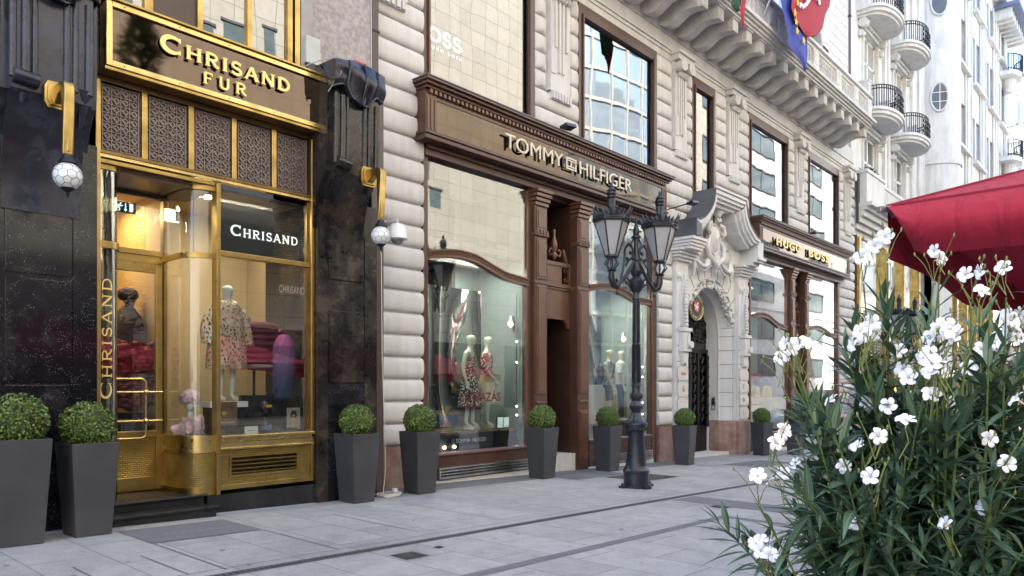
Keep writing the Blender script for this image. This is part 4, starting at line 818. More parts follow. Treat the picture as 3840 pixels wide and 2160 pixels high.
text_obj('window_lettering', 'LEÉRTÉKELÉS', 22.95, 24.1, .87, 1.03, YT+.028, plain('red film', (.5, .06, .04), .5), SF2, .002, .01)
part('window_band', plain('frosted band', (.5, .5, .46), .6), SF2, lambda m: m.box(21.9, 24.7, YT+.024, YT+.029, .72, 1.16)); part('red_rule', M['redp'], SF2, lambda m: m.box(21.9, 22.85, YT+.020, YT+.0235, .94, .955))
# ---------------- fascias ----------------
def fascia(name, label, X0, X1, text_fn, yb=9.45):
    o = thing(name, label, 'sign', ((X0+X1)/2, 9.6, 5.74))
    def body(m):
        m.box(X0+.05, X1-.05, yb+.02, YT+.1, 5.755, 6.72)
        m.box(X0+.05, X0+.30, yb, yb+.02, 5.84, 6.52); m.box(X1-.30, X1-.05, yb, yb+.02, 5.84, 6.52)
    part('fascia_box', M['wood'], o, body)
    part('cornice', M['wood'], o, lambda m: m.box(X0+.02, X1-.02, yb-.06, YT+.1, 6.60, 6.65).box(X0-.02, X1+.02, yb-.12, YT+.1, 6.65, 6.70).box(X0-.06, X1+.06, yb-.17, YT+.1, 6.70, 6.745).box(X0+.06, X1-.06, yb-.005, yb+.02, 6.44, 6.50), bevel=.008)
    part('lead_top', M['lead'], o, lambda m: m.box(X0-.07, X1+.07, yb-.18, YT+.1, 6.748, 6.77))
    part('base_moulding', M['wood'], o, lambda m: m.box(X0+.02, X1-.02, yb-.03, YT+.1, 5.84, 5.90).box(X0+.04, X1-.04, yb, YT+.1, 5.78, 5.84).box(X0+.0, X1, yb-.06, YT+.1, 5.735, 5.78), bevel=.008)
    def dn(m):
        n = int((X1-X0-.2)/.105)
        for i in range(n): x = X0+.12+i*.105; m.box(x, x+.055, yb-.045, yb+.02, 6.53, 6.595)
    part('dentil_row', M['wood2'], o, dn)
    part('end_moulding', M['wood2'], o, lambda m: [m.box(x, x+.03, yb-.015, yb, 5.92, 6.44) for x in (X0+.08, X0+.16, X0+.25, X1-.28, X1-.19, X1-.11)])
    pbox('mirror_face', M['face2'], o, X0+.30, X1-.30, yb+.008, yb+.02, 5.90, 6.44)
    text_fn(o); return o
m, t, b = nodes('polished fascia face'); b.inputs['Base Color'].default_value = (.10, .08, .065, 1); b.inputs['Metallic'].default_value = 1; b.inputs['Roughness'].default_value = .03
n = N(t, 'ShaderNodeTexNoise', Scale=1.0, Detail=1.0); t.links.new(pos(t), n.inputs['Vector']); bump(t, b, n.outputs[0], .08, .05); M['face2'] = m
cream_l = plain('cream letter', (.62, .54, .42), .4, 0, .05)
def t1(o):
    y = 9.40
    text_obj('lettering', 'TOMMY', 10.18, 11.95, 6.04, 6.32, y, cream_l, o, .02); text_obj('lettering', 'HILFIGER', 12.52, 14.55, 6.04, 6.32, y, cream_l, o, .02)
    part('letter_support', M['ironw'], o, lambda m: [m.box(x, x+.03, y, 9.46, 6.08, 6.28) for x in [10.3+.33*i for i in range(6)]+[12.6+.28*i for i in range(7)]])
    part('flag_emblem', cream_l, o, lambda m: m.box(12.06, 12.40, y-.02, y, 6.27, 6.30).box(12.06, 12.40, y-.02, y, 6.05, 6.08).box(12.06, 12.09, y-.02, y, 6.08, 6.27).box(12.37, 12.40, y-.02, y, 6.08, 6.27).box(12.215, 12.245, y-.02, y, 6.12, 6.23).box(12.09, 12.37, y-.02, y, 6.225, 6.245).box(12.09, 12.37, y-.02, y, 6.105, 6.125))
fascia('shop_fascia', 'long brown timber fascia with dentils and thin cream capitals, behind the street lamp', 8.2, 16.3, t1)
def t2(o):
    text_obj('lettering', 'HUGO', 22.95, 25.05, 6.02, 6.30, 9.40, M['letter'], o, .02, .03, 0, 1.25); text_obj('lettering', 'BOSS', 25.75, 27.75, 6.02, 6.30, 9.40, M['letter'], o, .02, .03, 0, 1.25)
    part('letter_support', M['ironw'], o, lambda m: [m.box(x, x+.04, 9.40, 9.46, 6.06, 6.26) for x in (23.1, 23.6, 24.2, 24.8, 25.9, 26.4, 27.0, 27.5)])
fascia('shop_fascia', 'shorter brown timber fascia with bold gilt capitals, right of the sculpted portal', 21.75, 30.3, t2)
for x, y, z, lb in ((11.95, 9.25, 6.82, 'small black spotlight on top of the fascia with thin cream letters'), (16.75, 9.0, 6.1, 'dark spotlight on the stone beside the lead canopy roof'), (25.9, 9.25, 6.82, 'small black spotlight on top of the fascia with bold gilt letters')):
    o = thing('fascia_spotlight', lb, 'spotlight', (x, y, z-.06)); part('head', M['black'], o, lambda m: m.obox((x, y, z+.04), (.17, 0, .02), (0, .09, -.02), (0, .01, .035)), bevel=.01); part('arm', M['ironw'], o, lambda m: m.tube([(x-.1, YT, z-.04), (x-.08, y, z+.03)], .015, 6))
# ---------------- portal ----------------
PO = part('portal', M['stone2'], P_, lambda m: m.box(17.0, 17.62, 9.60, 10.3, .49, 4.80).box(20.66, 21.28, 9.60, 10.3, .49, 4.80).box(17.0, 18.05, 9.62, 10.3, 5.1, 5.9).box(20.2, 21.28, 9.62, 10.3, 5.1, 5.5))
XC = 19.15
def splay(m):
    n = 24; FO = []; BO = []; DI = []; OUT = []
    for i in range(n+1):
        a = pi-pi*i/n; FO.append((XC+1.50*cos(a), 9.72, 3.05+1.52*sin(a))); BO.append((XC+1.30*cos(a), 10.15, 3.05+1.27*sin(a))); DI.append((XC+1.30*cos(a), 10.55, 3.05+1.27*sin(a)))
        OUT.append((XC+max(-1.53, min(1.53, 2.6*cos(a))), 9.72, 3.05+min(2.1, 2.6*sin(a))))
    for A, B in ((FO, BO), (BO, DI), (OUT, FO)):
        for i in range(n): m.add([A[i], A[i+1], B[i+1], B[i]], [(0, 1, 2, 3)])
    for s_ in (-1, 1):
        xf, xb = XC+s_*1.50, XC+s_*1.30; zb = .49
        m.add([(xf, 9.72, zb), (xb, 10.15, zb), (xb, 10.15, 3.05), (xf, 9.72, 3.05)], [(0, 1, 2, 3)]); m.add([(xb, 10.15, zb), (xb, 10.55, zb), (xb, 10.55, 3.05), (xb, 10.15, 3.05)], [(0, 1, 2, 3)])
        m.add([(xf, 9.72, zb), (xf+s_*.05, 9.72, zb), (xf+s_*.05, 9.72, 3.05), (xf, 9.72, 3.05)], [(0, 1, 2, 3)])
part('arch_reveal', M['stone2'], PO, splay, smooth=25)
jm2 = plain('portal joint', (.16, .155, .15), .9)  # dark joint lines between the portal stones
def vous(m):
    n = 13
    for i in range(n):
        a = radians(8+164*i/(n-1)); c, s_ = cos(a), sin(a); r1 = 1.0 if i in (0, n-1) else 1.55+.0*i
        k = min(1.9, 1.52/max(abs(c), .01)) if abs(c) > .55 else 2.0
        p0 = Vector((XC+1.31*c, 10.14, 3.05+1.28*s_)); p1 = Vector((XC+1.50*c, 9.715, 3.05+1.52*s_)); p2 = Vector((XC+k*c, 9.715, 3.05+min(1.95, k*1.02*s_)))
        for a_, b_ in ((p0, p1), (p1, p2)):
            d = (b_-a_).normalized(); u = Vector((0, -1, 0)).cross(d).normalized()*.007; m.obox((a_+b_)/2, (b_-a_)/2, u, Vector((0, -.006, 0)) if False else u.cross((b_-a_).normalized())*.6)
    for z in [.49+.418*k for k in range(1, 7)]:
        for s_ in (-1, 1):
            m.obox((XC+s_*1.40, 9.93, z), (s_*.10, -.215, 0), (-s_*.006, -.004, 0), (0, 0, .007)); 
            xa, xb = (17.0, 17.62) if s_ < 0 else (20.66, 21.28); m.box(xa, xb, 9.594, 9.60, z-.007, z+.007)
    # stepped moulding line between reveal and splay
part('portal_joint', jm2, PO, vous)
def arris(m):
    n = 24
    m.tube([(XC-1.30, 10.14, .5)]+[(XC+1.30*cos(pi-pi*i/n), 10.14, 3.05+1.27*sin(pi-pi*i/n)) for i in range(n+1)]+[(XC+1.30, 10.14, .5)], .022, 6)
    m.tube([(XC-1.50, 9.71, .5)]+[(XC+1.50*cos(pi-pi*i/n), 9.71, 3.05+1.52*sin(pi-pi*i/n)) for i in range(n+1)]+[(XC+1.50, 9.71, .5)], .018, 6)
part('arch_moulding', M['stone2'], PO, arris, smooth=60)
# fruit garland over the arch
def garl(m):
    rnd = random.Random(3)
    for i in range(260):
        a = radians(rnd.uniform(12, 150)); k = rnd.uniform(-1, 1); w = .17*(1-abs(degrees_(a)-85)/110)
        r = 1.41+k*w; y = 9.85+rnd.uniform(-.14, .02)
        m.ball((XC+r*cos(a), y, 3.05+(r+.0)*sin(a)), rnd.uniform(.035, .062), 7, 5)
def degrees_(a): return math.degrees(a)
part('fruit_garland', M['stone2'], PO, garl, smooth=60)
for s_, xa, xb in ((-1, 17.0, 17.62), (1, 20.66, 21.28)):
    xm = (xa+xb)/2
    cap = part('pier_capital', M['stone2'], PO, lambda m: [m.box(xa-.06-.05*k, xb+.06+.05*k, 9.52-.06*k, 10.2, 4.80+.075*k, 4.87+.075*k) for k in range(4)], bevel=.01)
    if s_ > 0: part('scroll', M['stone2'], cap, lambda m: m.lathe([(.20, -.70), (.20, -.66), (.15, -.66), (.14, -.68), (.09, -.68), (.05, -.72), (.0, -.73)], (xm+.1, 9.9, 5.32), 18, 'y').lathe([(.20, -.66), (.16, -.5), (.2, -.3), (.17, -.1)], (xm+.1, 9.9, 5.32), 18, 'y'), smooth=40)
    def beads(m):
        for i in range(15):
            u = i/14; z = 4.42-1.30*u; x = xm+.10-.20*sin(u*2.2)*.9; m.ball((x, 9.55-.10*sin(u*2)+.0, z), (.055, .06, .056), 8, 6)
        m.strip([(xm+.19-.20*sin(u/10*2.2)*.9, 4.45-1.35*u/10) for u in range(11)], [(xm+.01-.20*sin(u/10*2.2)*.9, 4.45-1.35*u/10) for u in range(11)], 'y', 9.53, 9.60)
        m.tube([(xm-.30, 9.585, 4.40), (xm-.24, 9.585, 4.28), (xm-.16, 9.585, 4.40)], .02, 6); m.ball((xm-.20, 9.58, 4.42), (.08, .04, .08), 12, 6); m.tube([(xm-.14, 9.585, 4.40), (xm-.06, 9.585, 4.28), (xm+.0, 9.585, 4.40)], .02, 6)
    part('bead_festoon', M['stone2'], PO, beads, smooth=60)
    part('console_block', M['stone2'], PO, lambda m: m.box(xm-.22, xm+.22, 9.42, 9.60, 2.95, 3.04).box(xm-.18, xm+.18, 9.46, 9.60, 2.50, 2.95).box(xm-.15, xm-.09, 9.44, 9.46, 2.62, 2.90).box(xm-.0, xm+.06, 9.44, 9.46, 2.62, 2.90).box(xm-.2, xm+.2, 9.44, 9.60, 2.42, 2.50).prism([(xm-.16, 2.42), (xm+.16, 2.42), (xm+.12, 2.12), (xm+.05, 2.05), (xm-.02, 2.15), (xm-.1, 2.08)], 'y', 9.50, 9.60).lathe([(.09, -.0), (.09, .12)], (xm+.1, 9.36, 2.60), 12, 'y'), bevel=.008)
    part('marble_base', M['marble'], PO, lambda m: m.box(xa-.02, xb+.03, 9.55, 10.3, -.95, .485).prism([(xa, 9.60), (XC+s_*1.48, 9.70), (XC+s_*1.285, 10.12), (XC+s_*1.285, 10.6), (xa, 10.6)] if s_ > 0 else [(xb, 9.60), (XC+s_*1.48, 9.70), (XC+s_*1.285, 10.12), (XC+s_*1.285, 10.6), (xb, 10.6)], 'z', -.95, .487), bevel=.015)
# company plates on the portal piers
def plate(x0, x1, z0, z1, lb, art=None):
    o = thing('name_plate', lb, 'plate', ((x0+x1)/2, 9.6, z0)); pbox('plate_sheet', plain('acrylic plate', (.56, .54, .50), .25, 0, .03), o, x0, x1, 9.575, 9.583, z0, z1)
    part('fixing', M['ironw'], o, lambda m: [m.box(x, x+.02, 9.57, 9.575, z, z+.02) for x in (x0+.02, x1-.04) for z in (z0+.02, z1-.04)])
    if art: art(o)
dk = plain('plate print', (.12, .095, .12), .5)
plate(17.02, 17.58, 1.66, 2.05, 'pale plate with red italic lettering on the left portal pier', lambda o: text_obj('lettering', 'itron', 17.20, 17.45, 1.80, 1.90, 9.573, M['redp'], o, .002, .01, .2))
plate(17.02, 17.58, 1.24, 1.64, 'pale plate with a small grey mark under the red lettered plate', lambda o: text_obj('lettering', 'iii', 17.26, 17.36, 1.36, 1.52, 9.573, dk, o, .002))
plate(17.02, 17.58, .66, 1.20, 'blank pale plate at the bottom of the left portal pier')
plate(20.70, 21.24, 1.70, 2.05, 'blank plate topmost on the right portal pier')
plate(20.70, 21.24, 1.32, 1.68, 'plate with a grey letter E on the right portal pier', lambda o: text_obj('lettering', 'E', 20.9, 21.0, 1.43, 1.57, 9.573, dk, o, .002))
plate(20.70, 21.24, .95, 1.29, 'plate with a small oval mark above the lowest plate on the right portal pier', lambda o: part('oval_mark', dk, o, lambda m: m.tube([(20.96+.05*cos(a*pi/6), 9.572, 1.10+.06*sin(a*pi/6)) for a in range(13)], .008, 5)))
plate(20.70, 21.24, .52, .90, 'lowest plate with a tiny framed letter on the right portal pier', lambda o: text_obj('lettering', 'S', 20.92, 20.99, .66, .76, 9.573, dk, o, .002))
ic = thing('intercom', 'steel door intercom panel on the right reveal of the portal arch', 'intercom', (20.42, 10.3, .8)); pbox('panel', M['steel'], ic, 20.432, 20.445, 10.24, 10.36, .80, 1.18); part('speaker', M['black'], ic, lambda m: m.ball((20.432, 10.30, 1.11), (.012, .04, .04), 10, 6).box(20.428, 20.431, 10.265, 10.335, .96, 1.05)); pbox('button_panel', M['whitep'], ic, 20.428, 20.431, 10.27, 10.33, .83, .92)
# canopy: S-curved broken pediment with lead roof
can = [(16.98, 5.33), (16.98, 5.80), (17.20, 5.80), (17.45, 5.90), (17.62, 6.02), (17.76, 6.14), (17.88, 6.28), (17.97, 6.42), (18.03, 6.60), (18.05, 6.77), (19.90, 6.77), (19.95, 6.55), (20.02, 6.35), (20.18, 6.15), (20.40, 6.00), (20.65, 5.87), (20.93, 5.80), (20.97, 5.30), (21.28, 5.26)]
def inner(d): # offset towards the inside of the band
    r = []
    for i, (x, z) in enumerate(can):
        a = Vector(can[max(0, i-1)]); b_ = Vector(can[min(len(can)-1, i+1)]); q = (b_-a).normalized(); n_ = Vector((q.y, -q.x)); r.append((x+n_.x*d, z+n_.y*d))
    return r
def canopy(m):
    c0 = can[1:17]; 
    def off(d): return inner(d)[1:17]
    m.strip(off(-.0), off(.10), 'y', 9.02, 9.74); m.strip(off(.10), off(.19), 'y', 9.07, 9.74); m.strip(off(.19), off(.27), 'y', 9.14, 9.74); m.strip(off(.27), off(.36), 'y', 9.24, 9.74)
    m.box(20.86, 21.22, 9.08, 9.74, 5.30, 5.78); m.box(20.80, 21.34, 9.03, 9.74, 5.24, 5.32); m.box(20.74, 21.28, 9.09, 9.74, 5.17, 5.24); m.box(20.68, 21.20, 9.2, 9.74, 5.08, 5.17)
    for k in range(4): m.box(16.94-.03*k, 17.62+.0*k, 9.16-.04*k, 9.74, 5.06+.075*k, 5.13+.075*k)
cn = part('canopy', M['stone2'], PO, canopy, smooth=35)
def leadf(m):
    A = inner(-.03)[1:17]; B = inner(-.002)[1:17]; m.strip(A, B, 'y', 9.0, 9.745); m.box(16.955, 16.975, 9.0, 9.74, 5.37, 5.83); m.box(17.0, 17.3, 9.03, 9.2, 5.40, 5.78)
part('lead_roof', M['lead'], cn, leadf, smooth=35)
part('lead_cheek', M['lead'], cn, lambda m: m.box(16.96, 17.02, 9.06, 9.74, 5.36, 5.80))
part('tympanum', M['stone2'], cn, lambda m: m.box(17.3, 20.9, 9.70, 9.742, 4.9, 6.1).box(18.1, 19.9, 9.70, 9.742, 6.1, 6.7))
# cartouche with drapery and a head
def cart(m):
    rnd = random.Random(9); xc = 18.95
    m.lathe([(.0, -.22), (.16, -.20), (.25, -.12), (.30, 0)], (xc, 9.62, 5.62), 20, 'y', (1, 1.45)); m.tube([(xc+.29*cos(a*pi/8), 9.52, 5.62+.42*sin(a*pi/8)) for a in range(17)], .04, 7)
    m.tube([(xc+.12*cos(a*.6)*(1-a/14), 9.40, 5.55+.15*sin(a*.6)*(1-a/14)) for a in range(12)], .02, 6)
    for s_ in (-1, 1):
        m.tube([(xc+s_*.22, 9.5, 6.05), (xc+s_*.42, 9.46, 6.0), (xc+s_*.50, 9.45, 5.82), (xc+s_*.40, 9.45, 5.74), (xc+s_*.34, 9.45, 5.84)], [.06, .07, .06, .05, .03], 8)
        m.tube([(xc+s_*.34, 9.5, 5.6), (xc+s_*.50, 9.48, 5.4), (xc+s_*.42, 9.46, 5.12), (xc+s_*.20, 9.45, 5.0), (xc+s_*.05, 9.45, 4.92)], [.05, .075, .075, .065, .06], 8)
        for k in range(5):  # drapery swag
            p = [(xc+s_*(.25+.85*u), 9.56-.07*sin(pi*u)-.012*k, 5.25-.42*sin(pi*u)*(1-.12*k)-.15*u-.05*k+.02) for u in [i/8 for i in range(9)]]; m.tube(p, [.035+.02*sin(pi*i/8) for i in range(9)], 6)
        for k in range(12): m.ball((xc+s_*(.30+.06*k), 9.50, 4.85-.16*sin(pi*k/12)-.0*k), .035, 6, 5)
        m.tube([(xc+s_*1.10, 9.56, 5.05), (xc+s_*1.14, 9.54, 4.85), (xc+s_*1.08, 9.55, 4.68), (xc+s_*1.12, 9.56, 4.5)], [.06, .07, .05, .03], 7)
    m.tube([(xc, 9.5, 5.15), (xc-.02, 9.42, 4.98), (xc-.12, 9.42, 4.90), (xc-.16, 9.42, 5.0)], [.08, .08, .07, .04], 8); m.lathe([(.09, -.0), (.09, .14)], (xc-.05, 9.36, 4.93), 12, 'y')
    m.ball((xc+.02, 9.42, 6.36), (.12, .13, .17), 12, 9); m.ball((xc+.02, 9.30, 6.33), (.03, .05, .05), 6, 5)       # face, nose
    for k in range(26): a = rnd.uniform(0, 2*pi); m.ball((xc+.02+.13*cos(a), 9.42+rnd.uniform(-.08, .1), 6.45+.11*abs(sin(a))), rnd.uniform(.03, .05), 6, 5)
    for k in range(10): m.ball((xc+rnd.uniform(-.08, .12), 9.38, 6.17-rnd.uniform(0, .1)), rnd.uniform(.03, .045), 6, 5)
part('cartouche', M['stone2'], cn, cart, smooth=70)
# iron gate
def gate(m):
    Y = 10.52; rnd = random.Random(5)
    for x in (17.9, 18.45, 18.95, 19.15, 19.35, 19.85, 20.4): m.box(x-.03, x+.03, Y-.03, Y+.03, -.5, 2.55)
    m.box(17.87, 20.43, Y-.05, Y+.05, 2.50, 2.62); m.box(17.87, 20.43, Y-.04, Y+.04, -.5, .35); m.box(18.5, 18.9, Y-.06, Y-.04, -.4, .3); m.box(19.4, 19.8, Y-.06, Y-.04, -.4, .3)
    for k in range(7):
        r = 1.25-.16*k; m.tube([(XC+r*cos(pi-pi*i/16), Y, 2.95+r*sin(pi-pi*i/16)) for i in range(17)], .02, 5) if k in (0, 4) else None
    for k in range(64):
        a = rnd.uniform(.05, pi-.05); r = rnd.uniform(.25, 1.18); cx_, cz_ = XC+r*cos(a), 2.80+r*sin(a)*1.02; q = rnd.uniform(.08, .15); ph = rnd.uniform(0, 6); sg_ = rnd.choice((-1, 1))
        m.tube([(cx_+q*(1-i/14)*cos(ph+sg_*i*.6), Y-.02-.05*sin(i*.4), cz_+q*(1-i/14)*sin(ph+sg_*i*.6)) for i in range(12)], [.022*(1-i/16) for i in range(12)], 5)
    for x in (18.68, 19.62, 20.12, 18.2):
        for k in range(7):
            z = .5+k*.29; m.tube([(x, Y, z-.1), (x-.05, Y-.03, z-.03), (x, Y-.04, z+.05), (x+.05, Y-.03, z+.12), (x, Y, z+.19)], [.018, .03, .022, .03, .018], 5); m.ball((x, Y-.03, z+.05), (.05, .03, .04), 6, 5)
    for x in (18.05, 20.25):
        m.tube([(x, Y-.12, .3), (x, Y-.12, 2.45)], .05, 8)
        for k in range(8): m.ball((x, Y-.12, .4+k*.28), (.075, .075, .05), 8, 5)
part('iron_gate', M['ironw'], PO, gate, smooth=50)
part('gate_pane', m_glass('gate glass', .095, (.35, .36, .38), .02), PO, lambda m: m.box(17.87, 20.43, 10.58, 10.585, -.5, 4.3))
part('hallway', plain('hall plaster', (.12, .095, .125), .8), PO, lambda m: m.box(17.6, 20.8, 13.9, 14, -1, 4.6).box(17.6, 17.7, 10.6, 14, -1, 4.6).box(20.7, 20.8, 10.6, 14, -1, 4.6).box(17.6, 20.8, 10.6, 14, 4.5, 4.6))
part('hall_floor', M['stone'], PO, lambda m: m.box(17.6, 20.7, 9.85, 14, -1, gz(17.6)+.02))
part('reveal_post', M['white2'], PO, lambda m: m.box(20.36, 20.44, 10.44, 10.50, -.5, 2.4))
# embassy shield hanging in the arch
sh = thing('oval_shield', 'dark green oval shield with gilt rim lettering and a red crest in the portal arch', 'sign', (18.75, 9.9, 3.7))
def rot_sh(o): pass
def ell(m, rx, rz, y0, y1, n=36): m.prism([(18.62+rx*cos(2*pi*i/n), 3.74+rz*sin(2*pi*i/n)) for i in range(n)], 'y', y0, y1)
part('shield_disc', plain('dark green enamel', (.012, .03, .018), .3), sh, lambda m: ell(m, .42, .38, 9.90, 9.93)); part('shield_rim', M['goldp'], sh, lambda m: m.tube([(18.62+.42*cos(a*pi/18), 9.90, 3.74+.38*sin(a*pi/18)) for a in range(37)], .012, 5))
txt = 'LIETUVOS RESPUBLIKOS AMBASADA • EMBASSY OF LITHUANIA •'
def ringtext():
    mm = MB()
    cu = None
    for i, ch in enumerate(txt):
        if ch == ' ': continue
        a = radians(215-360*i/len(txt)); cx_, cz_ = 18.62+.345*cos(a), 3.74+.305*sin(a)
        cu = bpy.data.curves.new('t', 'FONT'); cu.body = ch; cu.size = .075; cu.extrude = .002; cu.align_x = 'CENTER'; cu.align_y = 'CENTER'; to = bpy.data.objects.new('t', cu); COL.objects.link(to)
        dg = bpy.context.evaluated_depsgraph_get(); me = bpy.data.meshes.new_from_object(to.evaluated_get(dg)); bpy.data.objects.remove(to)
        r = a-pi/2; vs = [(cx_+v.co.x*cos(r)-v.co.y*sin(r), 9.893-(.004 if v.co.z > 0 else 0), cz_+v.co.x*sin(r)+v.co.y*cos(r)) for v in me.vertices]; mm.add(vs, [tuple(p.vertices) for p in me.polygons]); bpy.data.meshes.remove(me)
    mm.build('rim_lettering', M['letter'], sh)
ringtext()
part('crest', plain('crest red', (.50, .015, .02), .35), sh, lambda m: m.prism([(18.47, 3.88), (18.77, 3.88), (18.77, 3.72), (18.72, 3.62), (18.62, 3.56), (18.52, 3.62), (18.47, 3.72)], 'y', 9.885, 9.90))
def knight(m, X=0, Z=0, s=1, y0=9.878, y1=9.885):
    def p(*q): m.prism([(X+a*s, Z+b_*s) for a, b_ in q], 'y', y0, y1)
    p((-.07, -.03), (.05, -.04), (.07, .0), (.04, .03), (-.05, .03)); p((-.05, .02), (-.10, .08), (-.13, .05), (-.09, .0)); p((.04, -.03), (.08, -.10), (.06, -.11), (.02, -.05)); p((-.05, -.02), (-.10, -.07), (-.08, -.09), (-.03, -.04)); p((-.01, .03), (.0, .10), (.03, .10), (.04, .03)); p((.02, .09), (.09, .13), (.10, .11), (.03, .07)); p((.06, .01), (.11, -.02), (.10, .02)); p((.0, -.03), (.01, -.10), (.03, -.10), (.03, -.03))
part('rider_emblem', M['whitep'], sh, lambda m: knight(m, 18.62, 3.73))
part('hanger', M['ironw'], sh, lambda m: m.tube([(18.62, 9.92, 4.1), (18.62, 10.2, 4.3)], .012, 6))
# ---------------- white building with round balconies, further along ----------------
B = thing('white_apartment_building', 'tall white building with round iron balconies, oval windows and gilt shopfront beyond the palace', 'building', (40, 10, gz(40)))
part('court_wall', M['white'], B, lambda m: m.box(31.58, 33.9, 10.05, 11, 8.4, 30).box(33.9, 35.9, 10.05, 11, 12.6, 13.1).box(33.9, 35.9, 10.05, 11, 17.0, 17.5).box(33.9, 35.9, 10.05, 11, 21.4, 21.9).box(35.9, 38.5, 10.05, 11, 8.4, 30).box(38.5, 40.5, 10.05, 11, 12.8, 13.3).box(38.5, 40.5, 10.05, 11, 17.1, 17.7).box(38.5, 40.5, 10.05, 11, 21.5, 22.1).box(40.5, 47, 10.05, 11, 8.4, 30).box(33.9, 40.5, 10.05, 11, 25.8, 30).box(31.58, 44, 10.05, 11, 8.2, 9.2))
part('wall_strip', M['white'], B, lambda m: [m.box(x, x+.35, 9.93, 10.05, 9.2, 30) for x in (32.0, 36.8, 37.35, 41.6, 43.0)])
part('rear_mass', M['white'], B, lambda m: m.box(31.58, 66, 12.5, 24, -2, 29.9).box(31.58, 31.7, 11, 12.5, -1, 30))  # unseen bulk, carries on the block against the sun
part('roof', M['lead'], B, lambda m: m.box(31.5, 66, 9.3, 24, 30, 30.4))
shut = m_tiles('roller shutter', (.40, .38, .33), (.18, .17, .15), 9, .06, .012, 'xz', .6)
for i, (a, zf, zt, sh_) in enumerate(((33.9, 9.2, 12.6, 0), (33.9, 13.1, 17.0, 1), (33.9, 17.5, 21.4, 0), (33.9, 21.9, 25.8, 1), (38.5, 9.2, 12.8, 0), (38.5, 13.3, 17.1, 1), (38.5, 17.7, 21.5, 0), (38.5, 22.1, 25.8, 1))):
    w = part('window', M['whitep'], B, lambda m: m.box(a, a+.12, 10.15, 10.3, zf, zt).box(a+1.88, a+2, 10.15, 10.3, zf, zt).box(a+.94, a+1.06, 10.15, 10.3, zf, zt).box(a, a+2, 10.15, 10.3, zt-.12, zt).box(a, a+2, 10.15, 10.3, zt-1.2, zt-1.1))
    pbox('pane', M['glass_dark'], w, a+.1, a+1.9, 10.22, 10.24, zf, zt); pbox('room', M['dark'], w, a-.1, a+2.1, 10.8, 10.85, zf, zt)
    if sh_: pbox('roller_shutter', shut, w, a+.1, a+1.9, 10.17, 10.20, zt-2.6, zt-.1)
    part('window_hood', M['white'], w, lambda m: m.box(a-.25, a+2.25, 9.92, 10.05, zt+.02, zt+.16).box(a-.35, a+2.35, 9.82, 10.05, zt+.16, zt+.28).box(a-.15, a-.02, 9.97, 10.05, zf, zt).box(a+2.02, a+2.15, 9.97, 10.05, zf, zt))
def balcony(xc, z):
    R, D = 1.65, .82
    fr = [(xc-R*1.0*cos(pi*i/16), 9.60-D*sin(pi*i/16)**.8) for i in range(17)]
    o = part('balcony', M['white'], B, lambda m: m.prism([(xc-R-.1, 10.05)]+[(xc+(x-xc)*1.06, y-.06) for x, y in fr]+[(xc+R+.1, 10.05)], 'z', z, z+.12).prism([(xc-R, 10.05)]+fr+[(xc+R, 10.05)], 'z', z-.14, z).prism([(xc-R+.1, 10.05)]+[(xc+(x-xc)*.92, y+.12) for x, y in fr]+[(xc+R-.1, 10.05)], 'z', z-.24, z-.14))
    for xx in (xc-R-.1, xc+R-.35): part('parapet_block', M['white'], o, lambda m: m.box(xx, xx+.45, 9.55, 10.05, z+.12, z+1.25).box(xx-.03, xx+.48, 9.52, 10.05, z+1.25, z+1.32))
    for x in (xc-1.35, xc+1.35): part('corbel', M['white'], o, lambda m: m.lathe([(.2, -.15), (.2, .15)], (x, 9.85, z-.42), 12, 'x').lathe([(.13, -.13), (.13, .13)], (x, 9.93, z-.85), 10, 'x'), smooth=40)
    def rail(m):
        pts = [(xc-(R-.3)*cos(pi*i/28), 9.60-D*sin(pi*i/28)**.8) for i in range(29)]
        for h in (.16, 1.0, 1.14): m.tube([(x, y, z+h) for x, y in pts], .025, 5, False)
        for i, (x, y) in enumerate(pts): m.box(x-.014, x+.014, y-.014, y+.014, z+.12, z+1.14)
        for i in (10, 12, 14, 16, 18):
            x, y = pts[i]
            for k in range(3): m.tube([(x+.11*cos(a)*(1-a/9), y-.04, z+.35+.24*k+.1*sin(a)*(1-a/9)) for a in [q*.7 for q in range(9)]], .022, 4)
        for i in range(0, 28, 2): x, y = pts[i]; m.ball((x, y, z+1.07), (.05, .03, .05), 6, 4)
    part('iron_railing', M['ironw'], o, rail)
for z in (13.2, 17.55, 21.95): balcony(34.75, z); balcony(39.5, z+.12)
balcony(34.75, 26.3)
